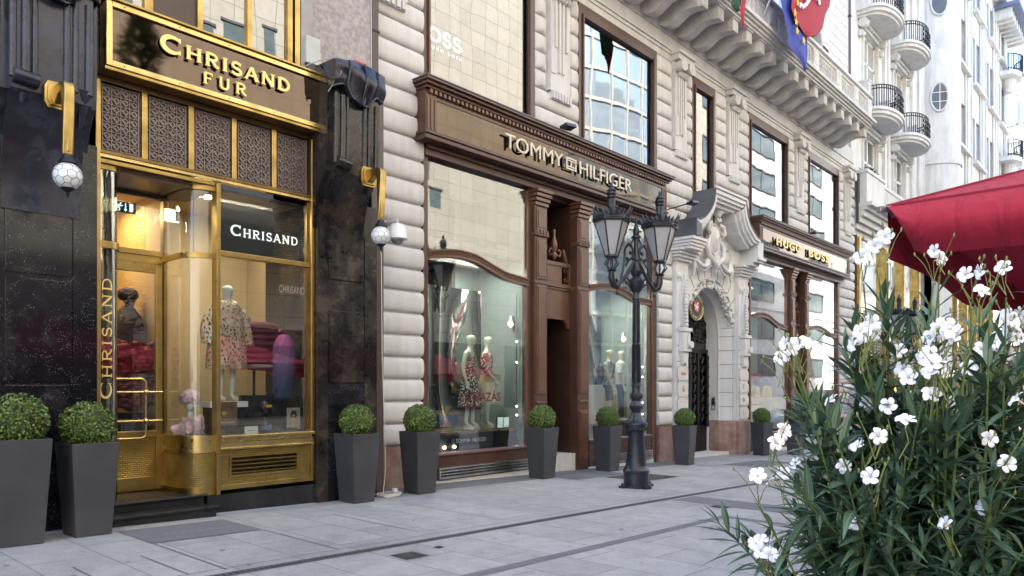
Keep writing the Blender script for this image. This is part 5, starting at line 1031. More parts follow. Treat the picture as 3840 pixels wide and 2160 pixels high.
# rounded tower with oval windows
part('round_tower', M['white'], B, lambda m: m.lathe([(1.32, 8.2), (1.32, 31)], (46.1, 9.95, 0), 40).lathe([(1.40, 13.6), (1.40, 13.8)], (46.1, 9.95, 0), 40).box(44.9, 46, 9.9, 12, 8.2, 31), smooth=30)
for z in (17.2, 22.4, 27.4):
    a = radians(205); c = Vector((46.1+1.33*cos(a), 9.95+1.33*sin(a), z)); tg = Vector((-sin(a), cos(a), 0)); n_ = Vector((cos(a), sin(a), 0))
    w = part('oval_window', M['white'], B, lambda m: m.tube([c+tg*.42*cos(k*pi/12)+Vector((0, 0, .78*sin(k*pi/12)))+n_*(.03-.12*abs(cos(k*pi/12))**2) for k in range(25)], .07, 6), smooth=60)
    def op(m):
        m.add([c+n_*.02]+[c+tg*.42*cos(k*pi/12)+Vector((0, 0, .78*sin(k*pi/12)))+n_*(.02-.09*abs(cos(k*pi/12))**2) for k in range(24)], [(0, 1+k, 1+(k+1) % 24) for k in range(24)])
    part('pane', M['glass_dark'] if 0 else plain('dark oval pane', (.10, .105, .115), .15), w, op)
    if z < 20: part('glazing_bar', M['whitep'], w, lambda m: m.tube([c+n_*.05+Vector((0, 0, -.75)), c+n_*.05+Vector((0, 0, .75))], .03, 4).tube([c+tg*.38+n_*.02+Vector((0, 0, .25)), c-tg*.38+n_*.02+Vector((0, 0, .25))], .025, 4).tube([c+tg*.38+n_*.02+Vector((0, 0, -.25)), c-tg*.38+n_*.02+Vector((0, 0, -.25))], .025, 4))
part('garland_drop', M['white'], B, lambda m: [m.ball((46.95, 8.85, 29-.22*k), (.12+.05*sin(k*.9), .12, .14), 7, 5) for k in range(20)], smooth=60)
# street front beyond the tower
def front(m):
    Y0 = 9.2; xs = [(47.2, 48.0), (49.0, 49.35), (50.4, 52.4), (53.4, 53.75), (54.8, 57.0), (58.0, 58.35), (59.4, 61.4), (62.4, 62.75), (63.8, 65.5)]
    for a, b_ in xs: m.box(a, b_, Y0, 11, 8.2, 28)
    for z0, z1 in ((8.2, 9.0), (12.2, 15.4), (18.2, 20.2), (23.2, 24.8), (27.2, 28)): m.box(47.2, 65.5, Y0+.02, 11, z0, z1)
    m.box(65.3, 65.5, 9.2, 24, 8.2, 28)
part('street_wall', M['white'], B, front)
part('string_course', M['white'], B, lambda m: [m.box(a, a+3.3, 8.95, 9.2, z, z+.18) for a in (47.8, 52.6, 57.6, 61.5) for z in (15.3, 20.1, 24.7)]+[m.box(x, x+.16, 9.12, 9.2, 8.2, 27.5) for x in (48.1, 50.3, 50.9, 52.0, 54.7, 55.4, 56.5, 59.3, 60.2, 61.1, 63.7, 64.4)])
for a in (48.0, 49.35, 52.4, 53.75, 57.0, 58.35, 61.4, 62.75):
    for z0, z1 in ((15.4, 18.2), (20.2, 23.2), (24.8, 27.2), (9.0, 12.2)):
        w = pbox('window', M['whitep'], B, a, a+.07, 9.45, 9.52, z0, z1); part('pane', M['glass_dark'], w, lambda m: m.box(a+.07, a+1.0, 9.5, 9.51, z0, z1)); part('window_frame', M['whitep'], w, lambda m: m.box(a+.07, a+1.05, 9.44, 9.49, z0+(z1-z0)*.62, z0+(z1-z0)*.62+.08).box(a+.5, a+.56, 9.44, 9.49, z0, z1))
part('room', M['dark'], B, lambda m: m.box(47.2, 65.4, 10.6, 10.7, 8.2, 28))
part('gable', M['white'], B, lambda m: [m.prism([(x-1.6, 28), (x+1.6, 28), (x+1.3, 28.9), (x+.5, 29.3), (x, 30.2), (x-.5, 29.3), (x-1.3, 28.9)], 'y', 8.9, 10.2) for x in (51, 56)]+[m.box(47.2, 66.2, 8.5, 10, 28, 28.25)]+[m.box(60+i*.8, 60.3+i*.8, 8.2, 9.2, 26.9, 27.5) for i in range(8)])
part('eaves', plain('blue grey eaves', (.12, .14, .24), .5), B, lambda m: m.box(59.6, 66.9, 7.7, 9.3, 27.5, 27.75).tube([(66.8, 7.8, 27.6), (67.0, 7.6, 25.4), (66.0, 9.0, 24.4)], .10, 6))
for z, w_ in ((24.0, 0), (17.9, 0)):
    o = part('end_balcony', M['white'], B, lambda m: m.prism([(62.0, 9.2), (62.2, 8.4), (63.2, 8.0), (64.4, 8.2), (65.0, 9.2)], 'z', z-.3, z).lathe([(.3, z-1.2), (.5, z-.3)], (63.5, 8.9, 0), 12))
    part('iron_railing', M['ironw'], o, lambda m: [m.box(x-.03, x+.03, y-.03, y+.03, z, z+1.2) for x, y in [(62.1+.17*i, 8.75-.75*sin(pi*(i+.5)/17)) for i in range(17)]]+[m.tube([(62.1+.17*i, 8.75-.75*sin(pi*(i+.5)/17), z+h) for i in range(17)], .04, 4) for h in (.15, 1.2)])
# ground floor: stone balcony, cornice, gilt shopfront
part('stone_balcony', M['white'], B, lambda m: m.box(31.7, 34.2, 9.2, 10.05, 10.25, 10.38).box(31.75, 34.15, 9.25, 10.0, 9.0, 10.25).box(34.2, 44, 9.35, 9.5, 10.15, 10.3).box(34.2, 44, 9.3, 9.55, 9.0, 9.15).box(31.6, 44.2, 9.0, 10.05, 8.85, 9.0))
for i in range(35): part('baluster', M['white'], B, lambda m: m.lathe([(.05, 9.15), (.09, 9.35), (.05, 9.7), (.07, 10.0), (.05, 10.15)], (34.4+i*.27, 9.42, 0), 7), smooth=50)
part('cornice', M['stone'], B, lambda m: [m.box(31.62, 62, 9.72-.13*k, 10.2, 7.75+.24*k, 7.98+.24*k) for k in range(5)])
gcol = [31.75, 35.6, 38.45, 41.3, 44.2, 47.1, 50.0, 52.9, 55.8, 58.7, 61.6]
for x in gcol: part('gilt_column', M['gold'], B, lambda m: m.box(x, x+.5, 9.62, 9.9, gz(x)-.3, 7.75).box(x+.12, x+.38, 9.57, 9.62, gz(x)-.3, 7.7))
M['gglass'] = m_glass('gilt shop glass', .40, (.5, .52, .5), .03); M['blat'] = m_tiles('bronze lattice', (.30, .28, .26), (.09, .08, .07), .28, .14, .035, 'xz', .5)
for a, b_ in zip(gcol, gcol[1:]): pbox('shop_pane', M['gglass'], B, a+.5, b_, 9.80, 9.81, gz(a)+.6, 7.75); part('bronze_lattice', M['blat'], B, lambda m: m.box(a+.5, b_, 9.72, 9.78, 2.1, 3.5).box(a+.5, b_, 9.66, 9.78, 3.5, 3.6))
part('shop_lining', plain('grey shop lining', (.20, .19, .18), .7), B, lambda m: m.box(31.58, 66, 11.3, 11.4, -2, 8.2).box(31.58, 66, 9.9, 11.3, 8.0, 8.2).box(31.58, 66, 9.75, 9.79, -2, .1))
part('corner_post', plain('dark corner post', (.05, .05, .055), .5), B, lambda m: m.box(31.56, 31.74, 9.52, 9.62, 8.2, 10.2))
bx = thing('balcony_box_plant', 'small green box plant on the stone balcony of the white building', 'plant', (33.0, 9.6, 10.38))
def sprig(m, c, n, r, L):
    rnd = random.Random(int(c[0]*10))
    for i in range(n):
        d = Vector((rnd.uniform(-1, 1), rnd.uniform(-1, 1), rnd.uniform(.1, 1.2))).normalized(); p = Vector(c)+d*r*rnd.uniform(.1, 1); q = d.cross(Vector((rnd.uniform(-1, 1), rnd.uniform(-1, 1), .3))).normalized()*L*.2
        m.add([p-q, p+d*L*.5+q*.4, p+d*L, p+d*L*.45-q], [(0, 1, 2, 3)])
M['leaf_far'] = plain('far leaves', (.05, .09, .025), .6, 0, .4, 8)
part('foliage', M['leaf_far'], bx, lambda m: [sprig(m, (32.7+.15*k, 9.6, 10.4), 40, .25, .22) for k in range(5)]); pbox('box', M['white'], bx, 32.6, 33.6, 9.45, 9.75, 10.38, 10.5)
tr = thing('balcony_palm', 'bushy dark green potted plant on the far balcony above the red parasol', 'plant', (44.6, 8.9, 9.0))
part('foliage', M['leaf_far'], tr, lambda m: [sprig(m, (44.6+random.uniform(-.7, .7), 8.9, 10.3+random.uniform(-.6, .6)), 34, .55, .45) for k in range(26)]); part('trunk', M['wood_d'], tr, lambda m: m.tube([(44.6, 8.9, 8.6), (44.6, 8.9, 10.4)], .07, 6)); part('pot', M['pot'], tr, lambda m: m.lathe([(.25, 8.6), (.35, 9.2)], (44.6, 8.9, 0), 12))
part('ledge', M['white'], B, lambda m: m.box(44.2, 66, 8.6, 9.6, 8.3, 8.6).box(44.2, 47.5, 9.3, 10.2, -2, 8.3))
# modern building closing the street
mb = thing('modern_office_building', 'pale modern building with banded windows closing the street on the right', 'building', (86, 4, gz(86)))
part('wall', plain('pale panels', (.72, .72, .72), .7, 0, .04, .5), mb, lambda m: m.box(86, 110, -34, 22, -3, 31.5).box(85.8, 86, -34, 22, 19.6, 20.4).box(85.8, 86, -34, 22, 25.4, 25.9))
for z in (2, 7, 12, 16.2, 21.5, 27):
    for y in [-16+3.4*i for i in range(9)]:
        w = part('window', M['steel'], mb, lambda m: m.box(85.7, 85.78, y, y+.15, z, z+2.9).box(85.7, 85.78, y+2.85, y+3.0, z, z+2.9).box(85.7, 85.78, y, y+3.0, z, z+.15).box(85.7, 85.78, y, y+3.0, z+2.75, z+2.9).box(85.7, 85.78, y+1.2, y+1.3, z, z+2.9)); pbox('pane', plain('pale blue pane', (.35, .39, .42), .08), w, 85.8-.05, 85.79, y, y+3, z, z+2.9)
part('base_storey', plain('brick base', (.16, .07, .055), .8), mb, lambda m: m.box(85.5, 86, -34, 22, -3, 5.5))
# ---------------- the other side of the street (seen mirrored in the panes) ----------------
OY = -8.2
beige = m_tiles('beige stone cladding', (.50, .465, .39), (.24, .22, .18), .92, .86, .014, 'xz', .75, 0, .07, .12)
oa = thing('beige_stone_building', 'beige stone clad building across the street, mirrored in the left shop windows', 'building', (10, OY-1, 0))
part('wall', beige, oa, lambda m: m.box(-30, 35.2, OY-6, OY, -2, 29).box(-30, 35.2, OY, OY+.3, 27.6, 28.2))
def win(o, x0, x1, z0, z1, y=OY, mul_=1):
    w = part('window', plain('grey window frame', (.10, .11, .11), .5), o, lambda m: m.box(x0-.12, x1+.12, y+.0, y+.10, z0-.12, z0).box(x0-.12, x1+.12, y, y+.10, z1, z1+.12).box(x0-.12, x0, y, y+.10, z0, z1).box(x1, x1+.12, y, y+.10, z0, z1).box((x0+x1)/2-.05, (x0+x1)/2+.05, y, y+.06, z0, z1) if mul_ else m.box(x0-.1, x1+.1, y, y+.06, z1, z1+.1))
    pbox('pane', plain('blue green pane', (.13, .17, .18), .06), w, x0, x1, y+.005, y+.02, z0, z1); return w
for x0, x1, z0, z1 in ((12.4, 13.0, 14.2, 15.2), (13.4, 14.3, 14.2, 15.6), (15.1, 15.6, 14.4, 16.0), (23.7, 24.5, 11.9, 13.4), (24.5, 25.2, 10.6, 11.5), (9.2, 10.1, 14.2, 15.6), (5.2, 6.1, 14.2, 15.6), (1.2, 2.1, 14.2, 15.6), (9.2, 10.1, 19, 20.4), (14.2, 15.1, 19, 20.4), (18.6, 19.5, 5.2, 6.6), (-4, -3, 10, 11.4), (4, 5, 10, 11.4)): win(oa, x0, x1, z0, z1, OY, 0)
for x0 in (-12, -6, 0, 6, 12, 18, 24, 30): pbox('shop_window', plain('dark shopfront', (.05, .05, .05), .1), oa, x0, x0+4.4, OY+.02, OY+.06, .3, 3.8)
mq = part('entrance_marquee', plain('dark marquee', (.03, .028, .026), .35), oa, lambda m: m.box(10.8, 16.6, OY+.01, OY+1.6, 6.3, 8.7).box(10.6, 16.8, OY+.01, OY+1.8, 8.7, 8.85)); part('marquee_louvre', M['black'], mq, lambda m: [m.box(16.7, 19.0, OY+.05, OY+.12, 6.0+.16*k, 6.08+.16*k) for k in range(22)])
tx_ = text_obj('hotel_lettering', 'Hotel Corvinus', -16.2, -11.6, 9.0, 9.6, 0, M['letter'], None, .06)
for v in tx_.data.vertices: v.co = (-v.co.x, OY+.12-v.co.y, v.co.z)
tx_.parent = oa; tx_.location = -wloc(oa)
og = thing('glass_office_tower', 'curved glass curtain wall building across the street, mirrored in the upper window', 'building', (41, OY-1, gz(41)))
def gcurve(u, off=0): a = u*pi*.5; return (36.4+9.6*u, OY-1.8*sin(pi*u)*0-2.2*(1-u)**2+off)
gm = nodes('sky blue curtain glass'); gm[2].inputs['Base Color'].default_value = (.55, .66, .75, 1); gm[2].inputs['Metallic'].default_value = .55; gm[2].inputs['Roughness'].default_value = .03
nn_ = N(gm[1], 'ShaderNodeTexNoise', Scale=.35, Detail=2.0); gm[1].links.new(pos(gm[1]), nn_.inputs['Vector']); bump(gm[1], gm[2], nn_.outputs[0], .12, .3)
part('curtain_glass', gm[0], og, lambda m: m.grid(8, 1, lambda u, v: (*gcurve(u), -2+34*v)))
part('mullion', plain('cream mullion', (.55, .53, .47), .5), og, lambda m: [m.box(gcurve(i/6)[0]-.09, gcurve(i/6)[0]+.09, gcurve(i/6)[1]-.02, gcurve(i/6)[1]+.12, -2, 32) for i in range(7)]+[m.add([(*gcurve(u/8, .10), z) for u in range(9)]+[(*gcurve(u/8, .10), z+.22) for u in range(9)], [(u, u+1, u+10, u+9) for u in range(8)]) for z in [2.2+2.05*k for k in range(14)]])
part('core', plain('tower core', (.3, .3, .3), .8), og, lambda m: m.box(35.3, 46.2, OY-8, OY-3.4, -2, 32))
ob = thing('sandstone_office_building', 'sandstone clad building with narrow windows across the street, mirrored in the narrow pane', 'building', (52, OY-1, gz(52)))
part('wall', beige, ob, lambda m: m.box(46.3, 57.4, OY-6, OY, -3, 30))
for z in (4, 8, 12, 16, 19.6, 23.9): win(ob, 53.3, 55.0, z, z+1.9); win(ob, 48.4, 50.4, z, z+1.9)
oc = thing('white_rendered_building', 'white rendered building with dark two pane windows across the street, mirrored in the right windows', 'building', (74, OY-1, gz(74)))
part('wall', M['white'], oc, lambda m: m.box(57.5, 140, OY-6, OY, -4, 27).box(57.5, 140, OY, OY+.12, 8.6, 8.9))
for x in (61.6, 74.2, 86.5, 99, 112):
    for z in (2.6, 6.0, 9.4, 12.8, 16.1, 19.4, 22.7): win(oc, x, x+5.6, z, z+1.7)
# tree opposite, mirrored in the gilt sign
ot = thing('conifer_tree', 'dark green tree standing across the street, mirrored in the gilt fascia sign', 'tree', (8.9, -5.6, 0))
part('trunk', M['wood_d'], ot, lambda m: m.tube([(8.9, -5.6, -.3), (8.9, -5.6, 5), (8.95, -5.6, 12)], [.2, .15, .04], 8))
def crown(m):
    rnd = random.Random(4)
    for i in range(2600):
        h = rnd.random(); r = (1.0*(1-h)**.6+.35)*(.6+.4*sin(h*23)); a = rnd.uniform(0, 2*pi); rr = r*sqrt(rnd.random()); p = Vector((8.9+rr*cos(a), -5.6+rr*sin(a), 3.2+9.6*h))
        d = Vector((cos(a), sin(a), rnd.uniform(-.3, .8))).normalized()*.3; q = d.cross(Vector((0, 0, 1))).normalized()*.09; m.add([p-q, p+q, p+d], [(0, 1, 2)])
part('crown', M['leaf_far'], ot, crown)
# ---------------- planters with clipped box balls ----------------
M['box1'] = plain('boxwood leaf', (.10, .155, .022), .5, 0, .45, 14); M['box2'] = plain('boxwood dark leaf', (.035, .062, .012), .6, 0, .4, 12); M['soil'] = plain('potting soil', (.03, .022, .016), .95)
def boxball(r, seed, n=4600):
    m = MB(); rnd = random.Random(seed)
    for i in range(n):
        z = rnd.uniform(-.97, 1); a = rnd.uniform(0, 2*pi); s = sqrt(1-z*z); d = Vector((s*cos(a), s*sin(a), z))
        rr = r*(1+.022*sin(7*a+3*z)+.018*sin(5*z*4+a*3)+rnd.gauss(0, .02))-rnd.random()**3*.05; p = d*rr
        t1_ = d.cross(Vector((rnd.uniform(-1, 1), rnd.uniform(-1, 1), rnd.uniform(-1, 1)))).normalized(); up_ = (d*rnd.uniform(.3, 1.1)+t1_).normalized(); q = up_.cross(d.lerp(t1_, rnd.random()*.6)).normalized()
        L = rnd.uniform(.018, .034); w = L*.40; m.add([p, p+up_*L*.5+q*w, p+up_*L, p+up_*L*.5-q*w], [(0, 1, 2, 3)])
    return m
def planter_proto():
    o = thing('potted_boxwood', 'x', 'planter')
    def pot(m):
        for (a0, a1, z0, z1) in ((.178, .237, 0, .985),): m.add([(sx*a0, sy*a0, z0) for sx, sy in ((-1,-1),(1,-1),(1,1),(-1,1))]+[(sx*a1, sy*a1, z1) for sx, sy in ((-1,-1),(1,-1),(1,1),(-1,1))]+[(sx*(a1-.016), sy*(a1-.016), z1) for sx, sy in ((-1,-1),(1,-1),(1,1),(-1,1))]+[(sx*(a1-.022), sy*(a1-.022), z1-.08) for sx, sy in ((-1,-1),(1,-1),(1,1),(-1,1))],
            [(0,3,2,1)]+[(i,(i+1)%4,4+(i+1)%4,4+i) for i in range(4)]+[(4+i,4+(i+1)%4,8+(i+1)%4,8+i) for i in range(4)]+[(8+i,8+(i+1)%4,12+(i+1)%4,12+i) for i in range(4)]+[(12,13,14,15)])
    part('pot', M['pot'], o, pot, bevel=.004); pbox('soil', M['soil'], o, -.21, .21, -.21, .21, .90, .925)
    part('stem', M['wood_d'], o, lambda m: m.tube([(0, 0, .9), (0.01, 0, 1.2)], .02, 6))
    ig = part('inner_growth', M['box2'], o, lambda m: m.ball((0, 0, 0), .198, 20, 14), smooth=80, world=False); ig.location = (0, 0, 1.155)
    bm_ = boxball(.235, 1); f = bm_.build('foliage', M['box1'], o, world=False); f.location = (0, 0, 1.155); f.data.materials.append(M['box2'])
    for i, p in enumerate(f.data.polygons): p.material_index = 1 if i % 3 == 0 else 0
    return o
pl0 = planter_proto()
PL = [(2.08, 8.50, 'nearest potted box ball, cut off by the left edge of the picture', 0, 1.05), (2.74, 8.59, 'second potted box ball from the left, in front of the black stone steps', .9, .99), (6.33, 8.76, 'potted box ball in front of the weathered granite pillar under the lantern', 1.9, 1), (7.67, 8.93, 'potted box ball beside the coiled white cable at the pale pier', 2.7, 1),
      (10.96, 9.13, 'potted box ball left of the dark timber doorway', 3.6, 1), (13.27, 9.19, 'potted box ball just left of the cast iron street lamp', 4.6, 1), (16.16, 8.91, 'potted box ball left of the iron gate of the portal', 5.6, .98), (21.11, 9.08, 'potted box ball right of the portal in front of the marble base', .4, .99), (22.38, 8.57, 'potted box ball farthest right, partly behind the oleander', 2.2, 1)]
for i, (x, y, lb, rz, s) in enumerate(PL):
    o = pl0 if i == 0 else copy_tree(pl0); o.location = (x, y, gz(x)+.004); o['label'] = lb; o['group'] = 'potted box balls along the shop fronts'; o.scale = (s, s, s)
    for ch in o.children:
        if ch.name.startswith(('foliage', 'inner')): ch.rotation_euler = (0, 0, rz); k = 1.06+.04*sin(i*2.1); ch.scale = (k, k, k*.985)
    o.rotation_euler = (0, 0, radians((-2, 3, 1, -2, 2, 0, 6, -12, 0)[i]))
# ---------------- street lamps ----------------
lampglass = plain('frosted lantern glass', (.36, .36, .37), .35, 0, .05, 2)
def lamp_proto():
    o = thing('street_lamp', 'x', 'street lamp')
    prof = [(.27, 0), (.27, .05), (.225, .06), (.225, .27), (.235, .28), (.235, .32), (.205, .36), (.185, .42), (.165, .60), (.135, 1.02), (.14, 1.04), (.17, 1.06), (.185, 1.10), (.185, 1.14), (.205, 1.16), (.20, 1.19), (.15, 1.23), (.12, 1.27), (.10, 1.33), (.075, 1.38), (.085, 1.43), (.12, 1.47), (.125, 1.51), (.095, 1.55), (.075, 1.60), (.10, 1.66), (.10, 1.72), (.075, 1.78), (.075, 1.86), (.088, 1.87), (.088, 1.90), (.07, 1.92), (.066, 2.6), (.08, 2.62), (.08, 2.65), (.06, 2.67), (.055, 3.46), (.07, 3.48), (.07, 3.51), (.055, 3.54), (.055, 3.62)]
    po = part('pole', M['iron'], o, lambda m: m.lathe(prof, (0, 0, 0), 20), smooth=35)
    for a in (0, pi/2, pi, 3*pi/2): part('base_foot', M['iron'], o, lambda m: m.box(.28*cos(a)-.07, .28*cos(a)+.07, .28*sin(a)-.05, .28*sin(a)+.05, 0, .045).lathe([(.02, .0), (.02, .03), (.008, .05)], (.31*cos(a), .31*sin(a), .045), 8))
    part('fluting', M['iron'], o, lambda m: [m.tube([(r0*cos(a), r0*sin(a), z0), (r1*cos(a), r1*sin(a), z1)], .009, 4) for r0, z0, r1, z1 in ((.070, 1.94, .066, 2.6), (.06, 2.68, .055, 3.45)) for a in [2*pi*k/10 for k in range(10)]]+[m.ball((.165*cos(a), .165*sin(a), 1.08), (.03, .03, .035), 6, 4) for a in [2*pi*k/14 for k in range(14)]]+[m.ball((.09*cos(a), .09*sin(a), 1.69), (.03, .03, .06), 6, 4) for a in [2*pi*k/8 for k in range(8)]])
    head = [(.055, 3.60), (.10, 3.66), (.13, 3.74), (.14, 3.82), (.11, 3.86), (.06, 3.90), (.075, 3.93), (.10, 3.97), (.105, 4.01), (.07, 4.06), (.05, 4.12), (.045, 4.18), (.06, 4.20), (.04, 4.23), (.04, 4.60), (.085, 4.62), (.085, 4.65), (.05, 4.68), (.06, 4.74), (.045, 4.80), (.02, 4.90), (.03, 4.93), (.012, 5.02)]
    part('central_finial', M['iron'], o, lambda m: m.lathe(head, (0, 0, 0), 14), smooth=40)
    D = .545
    for s in (-1, 1):
        def arm(m):
            m.tube([(s*.04, 0, 4.2), (s*.10, 0, 4.10), (s*.22, 0, 3.92), (s*.36, 0, 3.76), (s*.42, 0, 3.68), (s*.50, 0, 3.72), (s*D, 0, 3.84), (s*D, 0, 3.98)], [.025, .03, .03, .03, .045, .06, .06, .055], 8)
            m.tube([(s*.05, 0, 4.22), (s*.08, 0, 4.42), (s*.17, 0, 4.50), (s*.25, 0, 4.40), (s*.27, 0, 4.15), (s*.30, 0, 3.98), (s*.35, 0, 3.85)], .022, 7)
            m.tube([(s*(.21+.07*cos(a)*(1-a/10)), 0, 3.80+.08*sin(a)*(1-a/10)) for a in [q*.6 for q in range(13)]], .018, 6)
            m.tube([(s*.10, 0, 4.25), (s*.18, 0, 4.18), (s*.24, 0, 4.08)], .014, 5); m.tube([(s*.06, 0, 4.3), (s*.11, 0, 4.52), (s*.06, 0, 4.60)], .016, 5)
            for c in ((s*.13, 0, 4.34), (s*.20, 0, 4.22), (s*.43, 0, 3.80), (s*.15, 0, 3.74), (s*.08, 0, 4.24)): m.ball(c, (.03, .03, .04), 6, 4)
            m.lathe([(.02, 0), (.035, .04), (.02, .08)], (s*.42, 0, 3.54), 8)
        part('arm', M['iron'], o, arm, smooth=50)
        c = (s*D, 0, 0)
        ln = part('lantern', M['iron'], o, lambda m: m.lathe([(.07, 3.96), (.09, 3.98), (.05, 4.01)], c, 12).lathe([(.09, 4.20), (.12, 4.22), (.12, 4.25), (.10, 4.26)], c, 6).lathe([(.315, 4.84), (.335, 4.86), (.34, 4.92), (.32, 4.94)], c, 6), smooth=30)
        part('cage', M['iron'], ln, lambda m: [m.tube([(c[0]+.05*cos(a), .05*sin(a), 4.0), (c[0]+.13*cos(a), .13*sin(a), 4.10), (c[0]+.07*cos(a), .07*sin(a), 4.20)], .012, 5) for a in [2*pi*k/8 for k in range(8)]])
        part('lantern_bar', M['iron'], ln, lambda m: [m.tube([(c[0]+.112*cos(a), .112*sin(a), 4.24), (c[0]+.305*cos(a), .305*sin(a), 4.87)], .014, 5) for a in [2*pi*(k+.5)/6 for k in range(6)]])
        part('lantern_glass', lampglass, ln, lambda m: m.lathe([(.10, 4.25), (.293, 4.86)], c, 6))
        part('crown_rim', M['iron'], ln, lambda m: [m.prism([(c[0]+r*cos(a)+w*sin(a), r*sin(a)-w*cos(a)), (c[0]+r*cos(a)-w*sin(a), r*sin(a)+w*cos(a)), (c[0]+(r+.012)*cos(a), (r+.012)*sin(a))], 'z', 4.93, 4.99) .tube([(c[0]+r*cos(a), r*sin(a), 4.95), (c[0]+(r+.02+h*.5)*cos(a), (r+.02+h*.5)*sin(a), 4.99+h), (c[0]+(r+.03+h*.8)*cos(a), (r+.03+h*.8)*sin(a), 5.01+h*1.9)], [.030, .018, .003], 5) for a, r, w, h in [(2*pi*(k+.5)/24, .305-.03*(k % 4 in (1, 2)), .03, .05 if k % 4 in (0, 3) else .02) for k in range(24)]]+[m.ball((c[0]+.335*cos(a)*(.93), .335*sin(a)*.93, 4.89), .013, 5, 4) for a in [2*pi*k/48 for k in range(48)]])
        part('lantern_roof', M['iron'], ln, lambda m: m.lathe([(.30, 4.94), (.22, 4.98), (.16, 5.04), (.10, 5.08), (.075, 5.10)], c, 12).lathe([(.075, 5.09), (.062, 5.11), (.06, 5.28), (.08, 5.30), (.08, 5.33), (.065, 5.34), (.085, 5.36), (.085, 5.39), (.07, 5.41), (.08, 5.43), (.05, 5.47), (.02, 5.50), (.025, 5.53), (.008, 5.58)], c, 14).lathe([(.07, 5.12), (.07, 5.27)], c, 10), smooth=35)
    return o
lp0 = lamp_proto()
for i, (x, y, rz, lb) in enumerate(((11.08, 7.06, -18, 'cast iron street lamp with two lanterns before the left timber shopfront'), (27.6, 6.75, -12, 'second cast iron street lamp rising behind the white oleander flowers'), (44.0, 6.6, -12, 'farthest street lamp, small behind the oleander at the right'))):
    o = lp0 if i == 0 else copy_tree(lp0); o.location = (x, y, gz(x)+.004); o.rotation_euler = (0, 0, radians(rz)); o['label'] = lb; o['group'] = 'cast iron street lamps'
    o.scale = (1, 1, .955)
# ---------------- red parasols of the cafe terrace ----------------
m, t, b = nodes('crimson canvas'); b.inputs['Base Color'].default_value = (.29, .006, .026, 1); b.inputs['Roughness'].default_value = .85
tl = N(t, 'ShaderNodeBsdfTranslucent'); tl.inputs[0].default_value = (.5, .012, .05, 1); mx = N(t, 'ShaderNodeMixShader'); mx.inputs[0].default_value = .05
nn = N(t, 'ShaderNodeTexNoise', Scale=420.0, Detail=2.0); t.links.new(pos(t), nn.inputs['Vector']); n5 = N(t, 'ShaderNodeTexNoise', Scale=3.2, Detail=3.0, Distortion=1.2); t.links.new(pos(t, (1, 2.2, 1)), n5.inputs['Vector']); av = N(t, 'ShaderNodeMath', operation='MULTIPLY_ADD'); t.links.new(nn.outputs[0], av.inputs[0]); av.inputs[1].default_value = .02; t.links.new(n5.outputs[0], av.inputs[2]); bump(t, b, av.outputs[0], .7, .06)
t.links.new(b.outputs[0], mx.inputs[1]); t.links.new(tl.outputs[0], mx.inputs[2]); t.links.new(mx.outputs[0], t.nodes['Material Output'].inputs[0]); M['canvas'] = m
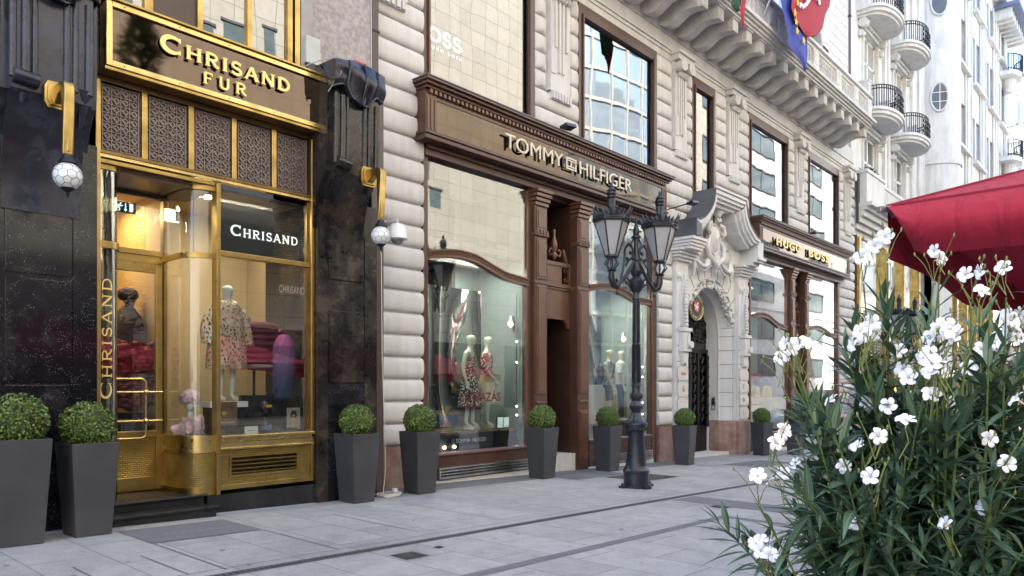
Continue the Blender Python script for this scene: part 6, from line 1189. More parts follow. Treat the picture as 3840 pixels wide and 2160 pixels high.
def parasol(x0, y1, w, label, zt=2.215, peak=3.05, flap=.22):
    """x0: near edge, y1: edge towards the facade"""
    xc, yc = x0+w/2, y1-w/2
    o = thing('parasol', label, 'parasol', (xc, yc, gz(xc)), group='large crimson parasols of the cafe terrace')
    def cnp(m):
        C4 = [(x0, y1), (x0, y1-w), (x0+w, y1-w), (x0+w, y1)]
        for k in range(4):
            a = Vector((*C4[k], zt)); b_ = Vector((*C4[(k+1) % 4], zt)); pk = Vector((xc, yc, peak))
            m.grid(12, 12, lambda u, v: tuple((a.lerp(b_, u)*(1-v)+pk*v)-Vector((0, 0, .035*sin(pi*v)+.03*sin(pi*u)*(1-v)*v*4))))
    cp_ = part('canopy', M['canvas'], o, cnp, smooth=30)
    def fl(m):
        C4 = [(x0, y1), (x0, y1-w), (x0+w, y1-w), (x0+w, y1)]; c = Vector((xc, yc, 0))
        for k in range(4):
            a = Vector((*C4[k], zt)); b_ = Vector((*C4[(k+1) % 4], zt)); nrm = ((a+b_)/2-Vector((xc, yc, zt))).normalized()
            amp = 1 if k == 0 else .5
            def f(u, v):
                p = a.lerp(b_, u); d = u*w
                if k == 0:      # blown flap facing the street: starts with a fold by the corner
                    bil = .10*sin(pi*min(1, v))*(.6+.4*sin(d*2.2+.6))+.05*v*sin(d*3.1); lift = .045*math.exp(-((d-.06)/.05)**2)*v; zz = p.z-v*(flap*.93)*(1-.78*math.exp(-(d/.045)**2))-.02*v*sin(d*1.7); return (p.x+nrm.x*bil+.0*lift, p.y+nrm.y*bil-.05*v*math.exp(-(d/.1)**2), zz)
                sg_ = sin(d*2.4+k)*.035*v; return (p.x+nrm.x*sg_, p.y+nrm.y*sg_, p.z-v*(flap+.01)+.02*v*sin(d*1.9))
            m.grid(60, 8, f)
    part('valance', M['canvas'], o, fl, smooth=60)
    part('hem', plain('dark crimson binding', (.22, .006, .025), .8), o, lambda m: [m.tube([(C_[0]+(xc-C_[0])*q, C_[1]+(yc-C_[1])*q, zt+(peak-zt)*q-.035*sin(pi*q)+.003) for q in [j/10 for j in range(11)]], .006, 5) for C_ in ((x0, y1), (x0, y1-w), (x0+w, y1-w), (x0+w, y1))]+[m.tube([(x0, y1, zt+.003), (x0, y1-w, zt+.003), (x0+w, y1-w, zt+.003), (x0+w, y1, zt+.003), (x0, y1, zt+.003)], .006, 5)])
    al_ = plain('grey aluminium', (.28, .29, .31), .35, .8, .05)
    for sx, sy in ((x0, y1), (x0, y1-w), (x0+w, y1-w), (x0+w, y1)):
        part('rib', al_, o, lambda m: m.tube([(sx+(xc-sx)*.006, sy+(yc-sy)*.006, zt-.03), ((sx+xc)/2, (sy+yc)/2, (zt+peak)/2-.085), (xc, yc, peak-.05)], .014, 6)); 
    part('corner_cap', al_, o, lambda m: [m.obox((sx+(xc-sx)*.002, sy+(yc-sy)*.002, zt-.012), (.030*(1 if xc > sx else -1), .030*(1 if yc > sy else -1), 0), (-.010*(1 if yc > sy else -1), .010*(1 if xc > sx else -1), 0), (0, 0, .012)) for sx, sy in ((x0, y1), (x0, y1-w), (x0+w, y1-w), (x0+w, y1))], bevel=.002)
    part('pole', al_, o, lambda m: m.tube([(xc, yc, gz(xc)), (xc, yc, peak-.02)], .035, 12)); part('foot', M['dstone'], o, lambda m: m.box(xc-.4, xc+.4, yc-.4, yc+.4, gz(xc), gz(xc)+.09))
    return o
parasol(3.15, .842, 3.9, 'large crimson parasol with a billowing valance at the right edge, above the oleander')
parasol(7.6, .80, 3.6, 'second crimson parasol of the terrace, mirrored in the shop windows', 2.12, 2.95); parasol(11.8, .75, 3.6, 'third crimson parasol farther down the terrace, mirrored in the shop windows', 2.02, 2.85)
parasol(16.6, .7, 3.6, 'farthest crimson parasol of the terrace, mirrored in the shop windows', 1.92, 2.75); parasol(-1.9, -2.4, 3.6, 'crimson parasol behind the viewer, mirrored in the black granite', 2.3, 3.1)
parasol(3.3, -3.3, 3.6, 'crimson parasol added in a back row beside the viewer to shade the near one', 2.3, 3.1); parasol(7.6, -3.4, 3.6, 'crimson parasol added in a back row farther down the terrace to deepen the shade', 2.2, 3.0)  # back row added to darken the underside of the near parasol
# ---------------- flags ----------------
def cloth(m, outline_l, outline_r, y, amp=.10, nu=14, nv=26, fr=2.4):
    """hanging cloth between two side polylines (top to bottom)"""
    def at(pl, v):
        i = min(len(pl)-2, int(v*(len(pl)-1))); f = v*(len(pl)-1)-i; return (pl[i][0]*(1-f)+pl[i+1][0]*f, pl[i][1]*(1-f)+pl[i+1][1]*f)
    def fn(u, v):
        a, b_ = at(outline_l, v), at(outline_r, v); return (a[0]*(1-u)+b_[0]*u, y+amp*sin(u*fr*pi+v*2)*(.5+.5*v), a[1]*(1-u)+b_[1]*u)
    m.grid(nu, nv, fn); return fn
def flagmat(n_, c): return plain(n_, c, .75, 0, .06, 3, .1, 60)
fb, fr_, fg, fy = flagmat('flag blue', (.035, .05, .30)), flagmat('flag crimson', (.30, .012, .03)), flagmat('flag green', (.01, .05, .02)), flagmat('flag yellow', (.7, .5, .04))
def star(m, x, y, z, r):
    m.prism([(x+(r if k % 2 == 0 else r*.42)*sin(2*pi*k/10), z+(r if k % 2 == 0 else r*.42)*cos(2*pi*k/10)) for k in range(10)], 'y', y-.012, y)
def flagpole(o, p0, p1): part('pole', M['whitep'], o, lambda m: m.tube([p0, p1], [.035, .025], 8)); part('pole_knob', M['goldp'], o, lambda m: m.ball(p1, .06, 8, 6))
ef = thing('european_flag', 'blue flag with yellow stars drooping from the balustrade beside the crimson flag', 'flag', (20.0, 8.3, 12.5))
part('cloth', fb, ef, lambda m: cloth(m, [(18.7, 13.4), (19.25, 12.1), (19.62, 11.6), (19.9, 11.3), (20.0, 10.9), (20.9, 10.74), (21.15, 10.58)], [(21.0, 13.9), (21.25, 12.5), (21.33, 12.0), (21.36, 11.6), (21.42, 11.2), (21.38, 10.85), (21.22, 10.58)], 7.82, .035, fr=2.0), smooth=70)
part('star', fy, ef, lambda m: [star(m, x, 7.73, z, .125) for x, z in ((20.16, 11.80), (20.24, 11.58), (20.32, 11.36), (20.80, 11.26), (20.36, 12.15), (20.6, 12.5))]); flagpole(ef, (19.9, 8.5, 11.9), (19.4, 6.6, 15.2))
rf = thing('crimson_flag', 'crimson flag with a white rider hanging in front of the blue flag', 'flag', (21.2, 8.3, 12.5))
part('cloth', fr_, rf, lambda m: cloth(m, [(20.6, 14.4), (20.2, 13.0), (19.85, 11.85), (20.12, 11.66), (20.5, 11.57), (20.9, 11.50), (21.12, 11.47)], [(23.4, 14.9), (22.85, 13.6), (22.78, 13.0), (22.42, 12.6), (22.22, 12.1), (21.7, 11.7), (21.16, 11.47)], 7.70, .05, fr=1.6), smooth=70)
part('rider_emblem', M['whitep'], rf, lambda m: m.ribbon([(20.95, 12.75), (20.92, 12.42), (20.72, 12.22), (20.42, 12.02)], .09, 7.615, 7.63, [.16, .13, .10, .09]).ribbon([(20.46, 12.06), (20.30, 12.06), (20.22, 11.94)], .07, 7.613, 7.628, [.09, .09, .06]) and knight(m, 21.4, 13.2, 5.5, 7.62, 7.635)); flagpole(rf, (22.0, 8.5, 11.9), (21.6, 6.4, 15.4))
gf = thing('tricolour_flag', 'green and red corner of a tricolour flag hanging over the balcony edge', 'flag', (16.9, 8.3, 12.3))
part('green_cloth', fg, gf, lambda m: cloth(m, [(16.4, 12.2), (16.52, 11.2), (16.58, 10.66), (16.86, 10.62)], [(17.2, 12.4), (17.16, 11.6), (17.15, 11.1), (16.9, 10.64)], 7.85, .05), smooth=70)
part('red_cloth', fr_, gf, lambda m: cloth(m, [(17.10, 11.3), (16.88, 10.66), (16.98, 10.45), (17.03, 10.30)], [(17.3, 11.2), (17.2, 10.8), (17.12, 10.55), (17.05, 10.30)], 7.80, .03), smooth=70); flagpole(gf, (17.8, 8.5, 11.9), (17.2, 6.6, 15.0))
# ---------------- mannequins and people ----------------
def skin_mesh(name, V, E, R, mat, parent, sub=2, extra=None, root=0):
    me = bpy.data.meshes.new('sk'); me.from_pydata(V, E, []); o = bpy.data.objects.new('sk', me); COL.objects.link(o)
    md = o.modifiers.new('s', 'SKIN'); md.branch_smoothing = .6; md.use_smooth_shade = True
    for i, r in enumerate(R):
        sv = me.skin_vertices[0].data[i]; sv.radius = r if isinstance(r, tuple) else (r, r); sv.use_root = (i == root)
    ss = o.modifiers.new('u', 'SUBSURF'); ss.levels = sub; ss.render_levels = sub
    dg = bpy.context.evaluated_depsgraph_get(); m2 = bpy.data.meshes.new_from_object(o.evaluated_get(dg)); bpy.data.objects.remove(o)
    if extra:
        mb = MB(); mb.add([v.co.copy() for v in m2.vertices], [tuple(p.vertices) for p in m2.polygons]); extra(mb); m2 = mb.data(name)
    m2.shade_smooth(); m2.materials.clear(); m2.materials.append(mat); r_ = bpy.data.objects.new(name, m2); COL.objects.link(r_); r_.parent = parent; return r_
def figure(parent, mat, J={}, female=True, face=True, sub=2):
    D_ = dict(pel=(0, 0, .93), wai=(0, 0, 1.10), che=(0, .0, 1.30), nb=(0, .01, 1.46), nt=(0, -.005, 1.55),
              sl=(-.17, .01, 1.42), el=(-.22, .03, 1.13), wl=(-.23, -.05, .89), sr=(.17, .01, 1.42), er=(.22, .03, 1.13), wr=(.23, -.05, .89),
              hl=(-.09, 0, .88), kl=(-.10, -.02, .50), al=(-.10, .02, .09), tl=(-.11, -.13, .03), hr=(.09, 0, .88), kr=(.10, -.02, .50), ar=(.10, .02, .09), tr=(.11, -.13, .03), hd=(0, -.01, 0))
    D_.update(J); hx, hy_, hz = D_['nt']; tx, ty = D_['hd'][0], D_['hd'][1]
    w = .92 if female else 1.08
    V = []; E = []; R = []; ix = {}
    def a(k, p, r, par=None):
        ix[k] = len(V); V.append(p); R.append(r if not isinstance(r, tuple) else r)
        if par is not None: E.append((ix[par], ix[k]))
    a('pel', D_['pel'], (.135*(1.03 if female else .98), .10)); a('wai', D_['wai'], (.105*w, .085), 'pel'); a('che', D_['che'], (.135*w, .10), 'wai'); a('nb', D_['nb'], (.062, .055), 'che'); a('nt', D_['nt'], .045, 'nb')
    a('h1', (hx+tx*.3, hy_-.012+ty, hz+.07), (.068, .082), 'nt'); a('h2', (hx+tx*.5, hy_-.006+ty, hz+.145), (.086, .104), 'h1'); a('h3', (hx+tx*.5, hy_+ty, hz+.215), (.066, .078), 'h2')
    for s in 'lr':
        a('s'+s, D_['s'+s], .058*w, 'nb'); a('e'+s, D_['e'+s], .038*w, 's'+s); a('w'+s, D_['w'+s], .026*w, 'e'+s)
        e, wv = Vector(D_['e'+s]), Vector(D_['w'+s]); d = (wv-e).normalized(); sd = Vector((0, 1, 0)).cross(d).normalized() if abs(d.y) < .9 else Vector((1, 0, 0)); sgn = -1 if s == 'l' else 1; fr = d.cross(sd).normalized()
        if fr.y > 0: fr = -fr
        a('p'+s, tuple(wv+d*.065), (.022, .034), 'w'+s)
        for k, (off, L) in enumerate(((.026, .070), (.010, .080), (-.008, .074), (-.024, .058))):
            b0 = wv+d*.085+fr*off; a('f%d%s' % (k, s), tuple(b0), .0095, 'p'+s); a('g%d%s' % (k, s), tuple(b0+d*L*.55-sd*sgn*.006), .008, 'f%d%s' % (k, s)); a('i%d%s' % (k, s), tuple(b0+d*L-sd*sgn*.020), .0065, 'g%d%s' % (k, s))
        t0_ = wv+d*.035+fr*.030; a('t0'+s, tuple(t0_), .010, 'w'+s); a('t1'+s, tuple(t0_+d*.045+fr*.022), .008, 't0'+s)
        a('h'+s, D_['h'+s], .088*w, 'pel'); a('k'+s, D_['k'+s], .053*w, 'h'+s); c = Vector(D_['k'+s]).lerp(Vector(D_['a'+s]), .3)+Vector((0, .012, 0)); a('c'+s, tuple(c), .052*w, 'k'+s); a('a'+s, D_['a'+s], .033, 'c'+s); a('o'+s, tuple(Vector(D_['a'+s]).lerp(Vector(D_['t'+s]), .45)+Vector((0, 0, -.02))), (.034, .028), 'a'+s); a('t'+s, D_['t'+s], (.032, .018), 'o'+s)
    def ex(m):
        if not face: return
        c = Vector((hx+tx*.5, hy_+ty-.006, hz+.125)); f = Vector((tx*2, -1, 0)).normalized(); sd_ = Vector((-f.y, f.x, 0))
        m.tube([c+f*.080+Vector((0, 0, .035)), c+f*.098, c+f*.088+Vector((0, 0, -.012))], [.007, .013, .006], 6)
        for s in (-1, 1): m.ball(c+f*.074+sd_*.030*s+Vector((0, 0, .03)), (.013, .013, .008), 6, 4); m.ball(c+sd_*.078*s+Vector((0, 0, .0)), (.010, .018, .030), 6, 5)
        m.ball(c+f*.082+Vector((0, 0, -.042)), (.022, .010, .008), 8, 4); m.ball(c+f*.06+Vector((0, 0, -.075)), (.026, .026, .020), 8, 5)
    return skin_mesh('body', V, E, R, mat, parent, sub, ex)
def loft(m, rings, n=26, ruf=0, k=9, open_=True):
    """rings: (cx, cy, z, rx, ry)"""
    N_ = len(rings)
    for i in range(N_-1):
        pass
    vs = []
    for j, (cx_, cy_, z, rx, ry) in enumerate(rings):
        for i in range(n):
            a = 2*pi*i/n; f = 1+ruf*(j/(N_-1))*sin(k*a); vs.append((cx_+rx*f*cos(a), cy_+ry*f*sin(a), z))
    m.add(vs, [(j*n+i, j*n+(i+1) % n, (j+1)*n+(i+1) % n, (j+1)*n+i) for j in range(N_-1) for i in range(n)]); return m
def cloth_part(name, mat, parent, fn): o = part(name, mat, parent, fn, world=False, smooth=60); return o
def m_floral(name, bg_, fg, red=0, scale=26):
    m, t, b = nodes(name); tc = t.nodes.new('ShaderNodeTexCoord'); v = N(t, 'ShaderNodeTexVoronoi', Scale=scale); t.links.new(tc.outputs['Object'], v.inputs['Vector'])
    nz = N(t, 'ShaderNodeTexNoise', Scale=scale*1.6, Detail=3.0); t.links.new(tc.outputs['Object'], nz.inputs['Vector'])
    ad = N(t, 'ShaderNodeMath', operation='MULTIPLY_ADD'); t.links.new(nz.outputs[0], ad.inputs[0]); ad.inputs[1].default_value = .9; t.links.new(v.outputs['Distance'], ad.inputs[2])
    r = ramp(t, ad.outputs[0], [(.84, fg), (.90, bg_)]); r.color_ramp.interpolation = 'LINEAR'; c = r.outputs[0]
    if red:
        sx = t.nodes.new('ShaderNodeSeparateXYZ'); t.links.new(tc.outputs['Object'], sx.inputs[0]); rr = ramp(t, sx.outputs[2], [(.95, (0, 0, 0)), (1.0, (1, 1, 1))]); rr.color_ramp.elements[0].position = .0; rr.color_ramp.elements[1].position = 1.0
        mr = N(t, 'ShaderNodeMapRange'); mr.inputs[1].default_value = red; mr.inputs[2].default_value = red+.25; t.links.new(sx.outputs[2], mr.inputs[0])
        r2 = ramp(t, ad.outputs[0], [(.84, fg), (.90, (.25, .012, .015))]); mx = t.nodes.new('ShaderNodeMix'); mx.data_type = 'RGBA'; t.links.new(mr.outputs[0], mx.inputs[0]); t.links.new(c, mx.inputs[6]); t.links.new(r2.outputs[0], mx.inputs[7]); c = mx.outputs[2]
    t.links.new(c, b.inputs['Base Color']); b.inputs['Roughness'].default_value = .8; return m
man_g = plain('greenish white mannequin', (.56, .62, .50), .3, 0, .03); man_w = plain('gloss white mannequin', (.68, .68, .66), .2, 0, .03); man_y = plain('ivory mannequin', (.62, .58, .38), .35, 0, .04)
def sleeve(m, a, b_, r0, r1, n=5): A = Vector(a); B_ = Vector(b_); m.tube([A.lerp(B_, i/n) for i in range(n+1)], [r0+(r1-r0)*i/n for i in range(n+1)], 12, False)
# two women in the left timber window
w1 = thing('mannequin', 'pale female mannequin in a black and red flowered strap dress', 'mannequin', (10.05, 10.22, .665), radians(28), 'mannequins in the shop windows')
w1.scale = (1.05, 1.05, 1.05)
J1 = dict(el=(-.24, .05, 1.14), wl=(-.26, -.02, .90), er=(.25, .04, 1.13), wr=(.28, -.06, .90), kl=(-.12, -.03, .52), al=(-.16, .02, .13), tl=(-.18, -.11, .05), kr=(.09, -.06, .52), ar=(.12, -.02, .13), tr=(.14, -.15, .05), hd=(.03, -.012, 0))
figure(w1, man_g, J1)
cloth_part('dress', m_floral('black floral', (.012, .010, .012), (.62, .58, .50), .98), w1, lambda m: loft(m, [(0, .0, 1.34, .135, .105), (0, 0, 1.24, .150, .125), (0, 0, 1.10, .135, .11), (0, 0, .95, .185, .14), (0, 0, .75, .22, .17), (0, 0, .58, .25, .20), (0, 0, .44, .275, .22)], 36, .05, 9))
cloth_part('hem', plain('red hem', (.3, .02, .02), .7), w1, lambda m: loft(m, [(0, 0, .44, .277, .222), (0, 0, .415, .282, .226)], 36, .05, 9)); cloth_part('strap', M['black'], w1, lambda m: m.tube([(-.10, -.07, 1.33), (-.08, 0, 1.46), (-.09, .08, 1.33)], .006, 5).tube([(.10, -.07, 1.33), (.08, 0, 1.46), (.09, .08, 1.33)], .006, 5))
def shoes(m, J, c=None):
    for s in 'lr': a, t_ = Vector(J['a'+s]), Vector(J['t'+s]); m.tube([a+Vector((0, .03, -.05)), a+Vector((0, .03, -.13))], [.025, .02], 8); m.tube([a+Vector((0, .0, -.10)), t_+Vector((0, -.02, -.04))], [.03, .035], 8); m.tube([a+Vector((-.04, 0, .0)), a+Vector((0, -.045, .0)), a+Vector((.04, 0, 0))], .008, 5)
cloth_part('sandal', plain('cream sandal', (.6, .52, .42), .5), w1, lambda m: shoes(m, J1))
w2 = thing('mannequin', 'pale female mannequin in a flowered blouse and beige wrap skirt', 'mannequin', (10.62, 10.30, .665), radians(30), 'mannequins in the shop windows')
w2.scale = (1.05, 1.05, 1.05)
J2 = dict(el=(-.25, .0, 1.16), wl=(-.20, -.16, .98), er=(.22, .06, 1.13), wr=(.20, -.02, .90), kl=(-.11, -.05, .52), al=(-.13, -.04, .13), tl=(-.15, -.17, .05), kr=(.10, -.02, .52), ar=(.14, .04, .13), tr=(.17, -.09, .05), hd=(.04, -.012, 0))
figure(w2, man_g, J2); fl2 = m_floral('red floral', (.03, .012, .015), (.60, .50, .44), .6)
cloth_part('blouse', fl2, w2, lambda m: (loft(m, [(0, 0, 1.47, .07, .06), (0, 0, 1.42, .15, .11), (0, 0, 1.30, .155, .12), (0, 0, 1.12, .125, .105), (0, 0, 1.02, .145, .12)], 30), sleeve(m, (-.15, 0, 1.41), (-.24, .0, 1.17), .065, .06), sleeve(m, (-.24, 0, 1.17), (-.215, -.12, 1.02), .06, .045), sleeve(m, (.15, 0, 1.41), (.21, .05, 1.15), .065, .06)))
cloth_part('skirt', plain('beige linen', (.48, .40, .24), .8, 0, .1, 6), w2, lambda m: loft(m, [(0, 0, 1.07, .128, .108), (0, 0, .95, .17, .135), (0, 0, .75, .20, .16), (0, 0, .50, .22, .18)], 30, .04, 7)); cloth_part('belt', plain('tan belt', (.36, .27, .14), .6), w2, lambda m: loft(m, [(0, 0, 1.09, .132, .112), (0, 0, 1.04, .14, .118)], 24).tube([(.05, -.13, 1.06), (.08, -.16, .95), (.06, -.17, .78)], [.02, .018, .022], 6)); cloth_part('sandal', plain('ivory sandal', (.55, .5, .42), .5), w2, lambda m: shoes(m, J2))
# two men in the right timber window
plf = thing('display_platform', 'low dark platform under the two male mannequins', 'platform', (15.1, 10.4, .26)); pbox('platform_top', M['wood2'], plf, 13.4, 16.1, 9.95, 11.6, .60, .64); pbox('platform_body', M['black'], plf, 13.45, 16.05, 10.0, 11.5, .262, .598)
m1 = thing('mannequin', 'male mannequin in grey t-shirt and navy shorts with a black backpack', 'mannequin', (14.78, 10.2, .64), radians(35), 'mannequins in the shop windows')
figure(m1, man_y, dict(el=(-.27, .03, 1.14), wl=(-.28, -.08, .90), hd=(.04, -.012, 0)), False)
cloth_part('t_shirt', m_floral('grey jersey', (.20, .22, .22), (.50, .54, .52), 0, 9), m1, lambda m: (loft(m, [(0, 0, 1.49, .08, .07), (0, 0, 1.44, .17, .12), (0, 0, 1.30, .185, .135), (0, 0, 1.10, .165, .13), (0, 0, .90, .17, .135)], 30), sleeve(m, (-.16, 0, 1.43), (-.26, .03, 1.22), .08, .07), sleeve(m, (.16, 0, 1.43), (.22, .03, 1.22), .08, .07)))
nav = plain('navy cotton', (.012, .016, .035), .8); cloth_part('shorts', nav, m1, lambda m: (loft(m, [(0, 0, .96, .16, .13), (0, 0, .84, .18, .14)], 24), sleeve(m, (-.09, 0, .88), (-.11, -.02, .52), .10, .095), sleeve(m, (.09, 0, .88), (.11, -.02, .52), .10, .095)))
cloth_part('backpack', M['black'], m1, lambda m: m.ball((-.05, .20, 1.18), (.15, .10, .25), 14, 10).tube([(-.12, .12, 1.36), (-.12, -.06, 1.47), (-.13, -.14, 1.34), (-.15, -.10, 1.10), (-.14, .10, 1.0)], .02, 6).tube([(.12, .12, 1.36), (.12, -.06, 1.47), (.13, -.14, 1.34), (.15, -.10, 1.10)], .02, 6)); cloth_part('arm_band', plain('yellow band', (.65, .5, .1), .5), m1, lambda m: sleeve(m, (-.265, .03, 1.18), (-.268, .02, 1.12), .047, .046)); [cloth_part('trainer', M['whitep'], m1, lambda m: m.ball(q_, (.045, .12, .04), 10, 6)) for q_ in ((-.105, -.05, .035), (.105, -.05, .035))]
m2 = thing('mannequin', 'male mannequin in white polo shirt and dark trousers behind the lamp post', 'mannequin', (15.42, 10.28, .64), radians(38), 'mannequins in the shop windows')
figure(m2, man_y, dict(hd=(.05, -.012, 0), kr=(.13, -.08, .52), ar=(.16, -.05, .09)), False)
cloth_part('polo_shirt', plain('white pique', (.60, .62, .58), .8, 0, .06, 5), m2, lambda m: (loft(m, [(0, 0, 1.51, .065, .06), (0, 0, 1.45, .15, .11), (0, 0, 1.30, .185, .135), (0, 0, 1.10, .16, .125), (0, 0, .92, .165, .13)], 30), sleeve(m, (-.16, 0, 1.43), (-.23, .03, 1.18), .08, .07), sleeve(m, (.16, 0, 1.43), (.22, .03, 1.18), .08, .07)))
cloth_part('trousers', nav, m2, lambda m: (loft(m, [(0, 0, .96, .155, .125), (0, 0, .84, .18, .14)], 24), sleeve(m, (-.09, 0, .88), (-.10, .0, .10), .10, .065), sleeve(m, (.09, 0, .88), (.12, -.04, .10), .10, .065))); [cloth_part('trainer', M['whitep'], m2, lambda m: m.ball(q_, (.045, .12, .04), 10, 6)) for q_ in ((-.105, -.05, .035), (.145, -.1, .035))]
# figures in yellow in the right-hand shop
for i, (x, y, rz, lb) in enumerate(((23.1, 10.15, 20, 'mannequin in a yellow jacket at the left edge of the far timber window'), (24.25, 10.25, 35, 'mannequin in a loose yellow jacket beside the doorway of the far shop'))):
    o = thing('mannequin', lb, 'mannequin', (x, y, .03), radians(rz), 'mannequins in the shop windows'); figure(o, M['black'], {}, True, False)
    cloth_part('jacket', plain('yellow wool', (.72, .46, .01), .7), o, lambda m: (loft(m, [(0, 0, 1.50, .06, .06), (0, 0, 1.44, .18, .13), (0, 0, 1.25, .22, .16), (0, 0, .95, .25, .19)], 30, .04, 5), sleeve(m, (-.17, 0, 1.43), (-.26, .03, .98), .09, .075), sleeve(m, (.17, 0, 1.43), (.26, .03, .98), .09, .075))); cloth_part('trousers', plain('olive trousers', (.20, .19, .08), .8), o, lambda m: (sleeve(m, (-.09, 0, .95), (-.10, 0, .1), .11, .07), sleeve(m, (.09, 0, .95), (.10, 0, .1), .11, .07)))
ob_ = thing('orange_banner', 'orange display banner hanging behind the yellow jackets', 'banner', (23.6, 10.8, 1.7)); pbox('panel', plain('orange print', (.62, .13, .02), .5), ob_, 23.3, 25.9, 10.8, 10.83, 1.62, 1.98); part('white_chevron', M['whitep'], ob_, lambda m: m.ribbon([(23.5, 1.66), (23.75, 1.80), (23.5, 1.94)], .07, 10.79, 10.799).ribbon([(23.8, 1.66), (24.05, 1.80), (23.8, 1.94)], .07, 10.79, 10.799))
# backdrop panels in the left timber window
bd = thing('display_mirror', 'tall rippled mirror panel with dark and crimson swirls behind the female mannequins', 'display panel', (9.9, 11.5, .6))
mm, tt, bb = nodes('rippled foil'); bb.inputs['Metallic'].default_value = 1; bb.inputs['Roughness'].default_value = .08; bb.inputs['Base Color'].default_value = (.55, .56, .58, 1); wv_ = N(tt, 'ShaderNodeTexWave', Scale=.55, Distortion=16.0, Detail=1.0); tt.links.new(pos(tt, (1, 1, .45)), wv_.inputs['Vector']); bump(tt, bb, wv_.outputs[0], .9, .25); 
rw = ramp(tt, wv_.outputs[0], [(.15, (.04, .045, .05)), (.45, (.30, .32, .33)), (.62, (.22, .012, .03)), (.8, (.6, .62, .6))]); tt.links.new(rw.outputs[0], bb.inputs['Base Color'])
pbox('foil', mm, bd, 9.55, 11.35, 11.08, 11.12, .6, 3.55); pbox('frame', M['whitep'], bd, 9.5, 9.55, 11.06, 11.13, .6, 3.6)
bd2 = thing('display_mirror', 'rippled green and white mirror panel behind the male mannequins', 'display panel', (14.9, 11.3, .6)); pbox('foil', mm, bd2, 15.0, 16.0, 11.28, 11.32, .64, 3.35); pbox('frame', M['black'], bd2, 14.95, 15.0, 11.26, 11.33, .64, 3.4)
bt = thing('white_display_counter', 'rounded white and yellow display counter at the far end of the male mannequin window', 'counter', (15.7, 10.9, .64)); part('counter_body', M['whitep'], bt, lambda m: m.box(14.9, 16.1, 10.7, 10.9, .64, 1.55)); pbox('side_panel', plain('yellow board', (.62, .50, .12), .6), bt, 15.3, 16.1, 10.60, 10.69, .64, 1.30)
rk = thing('clothes_rack', 'clothes rail with dark dresses deep in the left timber shop', 'clothes rack', (8.9, 11.4, .6)); part('rail', M['steel'], rk, lambda m: m.tube([(8.4, 11.4, 2.2), (9.45, 11.4, 2.2)], .015, 6).tube([(9.4, 11.4, .6), (9.4, 11.4, 2.2)], .015, 6))
for i in range(5): part('garment', (fl2, M['black'], plain('rust knit', (.28, .09, .03), .8), flagmat('wine cloth', (.2, .015, .02)), m_floral('dark floral', (.02, .02, .02), (.3, .3, .28)))[i], rk, lambda m: loft(m, [(8.55+.17*i, 11.4, 2.12, .03, .05), (8.55+.17*i, 11.4, 2.0, .09, .17), (8.55+.17*i, 11.4, 1.4, .08, .15), (8.55+.17*i, 11.4, 1.0, .10, .2)], 14, .1, 4))
# ---------------- fur shop display ----------------
dm = thing('mannequin', 'glossy white mannequin with featureless head in a spotted long haired fur coat', 'mannequin', (4.80, 9.62, 1.30), radians(8), 'mannequins in the shop windows'); dm.scale = (.90, .90, .90)
figure(dm, man_w, dict(el=(-.24, .03, 1.13), er=(.24, .03, 1.13)), True, False)
def m_fur():
    m, t, b = nodes('spotted lynx fur'); tc = t.nodes.new('ShaderNodeTexCoord'); nz = N(t, 'ShaderNodeTexNoise', Scale=3.2, Detail=4.0); t.links.new(tc.outputs['Object'], nz.inputs['Vector'])
    r = ramp(t, nz.outputs[0], [(.34, (.72, .66, .56)), (.47, (.66, .42, .32)), (.56, (.70, .56, .42)), (.66, (.74, .68, .60))])
    mp = t.nodes.new('ShaderNodeMapping'); mp.inputs['Scale'].default_value = (1, 1, .6); t.links.new(tc.outputs['Object'], mp.inputs[0]); v = N(t, 'ShaderNodeTexVoronoi', Scale=30.0, Randomness=.9); t.links.new(mp.outputs[0], v.inputs['Vector'])
    rv = ramp(t, v.outputs['Distance'], [(.30, (.03, .022, .02)), (.42, (1, 1, 1))]); t.links.new(mul(t, r.outputs[0], rv.outputs[0]), b.inputs['Base Color']); b.inputs['Roughness'].default_value = .95; return m
def hairy(m, fn_surface, n, L, seed=1):
    rnd = random.Random(seed)
    for i in range(n):
        p, nn_ = fn_surface(rnd.random(), rnd.random()); p = Vector(p); nn_ = Vector(nn_).normalized(); d = (nn_*.55+Vector((rnd.uniform(-.4, .4), rnd.uniform(-.4, .4), -.9))).normalized()*L*rnd.uniform(.6, 1.2); q = d.cross(nn_).normalized()*.007; m.add([p-q, p+q, p+d+q*.2, p+d-q*.2], [(0, 1, 2, 3)])
def lsurf(rings):
    def f(u, v):
        k = min(len(rings)-2, int(v*(len(rings)-1))); fr = v*(len(rings)-1)-k; a_, b_ = rings[k], rings[k+1]; c = [a_[i]*(1-fr)+b_[i]*fr for i in range(5)]; an = 2*pi*u
        return (c[0]+c[3]*cos(an), c[1]+c[4]*sin(an), c[2]), (cos(an), sin(an), .1)
    return f
cr = [(0, 0, 1.52, .09, .08), (0, 0, 1.45, .20, .15), (0, 0, 1.25, .25, .19), (0, 0, 1.0, .27, .20), (0, 0, .75, .30, .22), (0, 0, .50, .31, .23)]
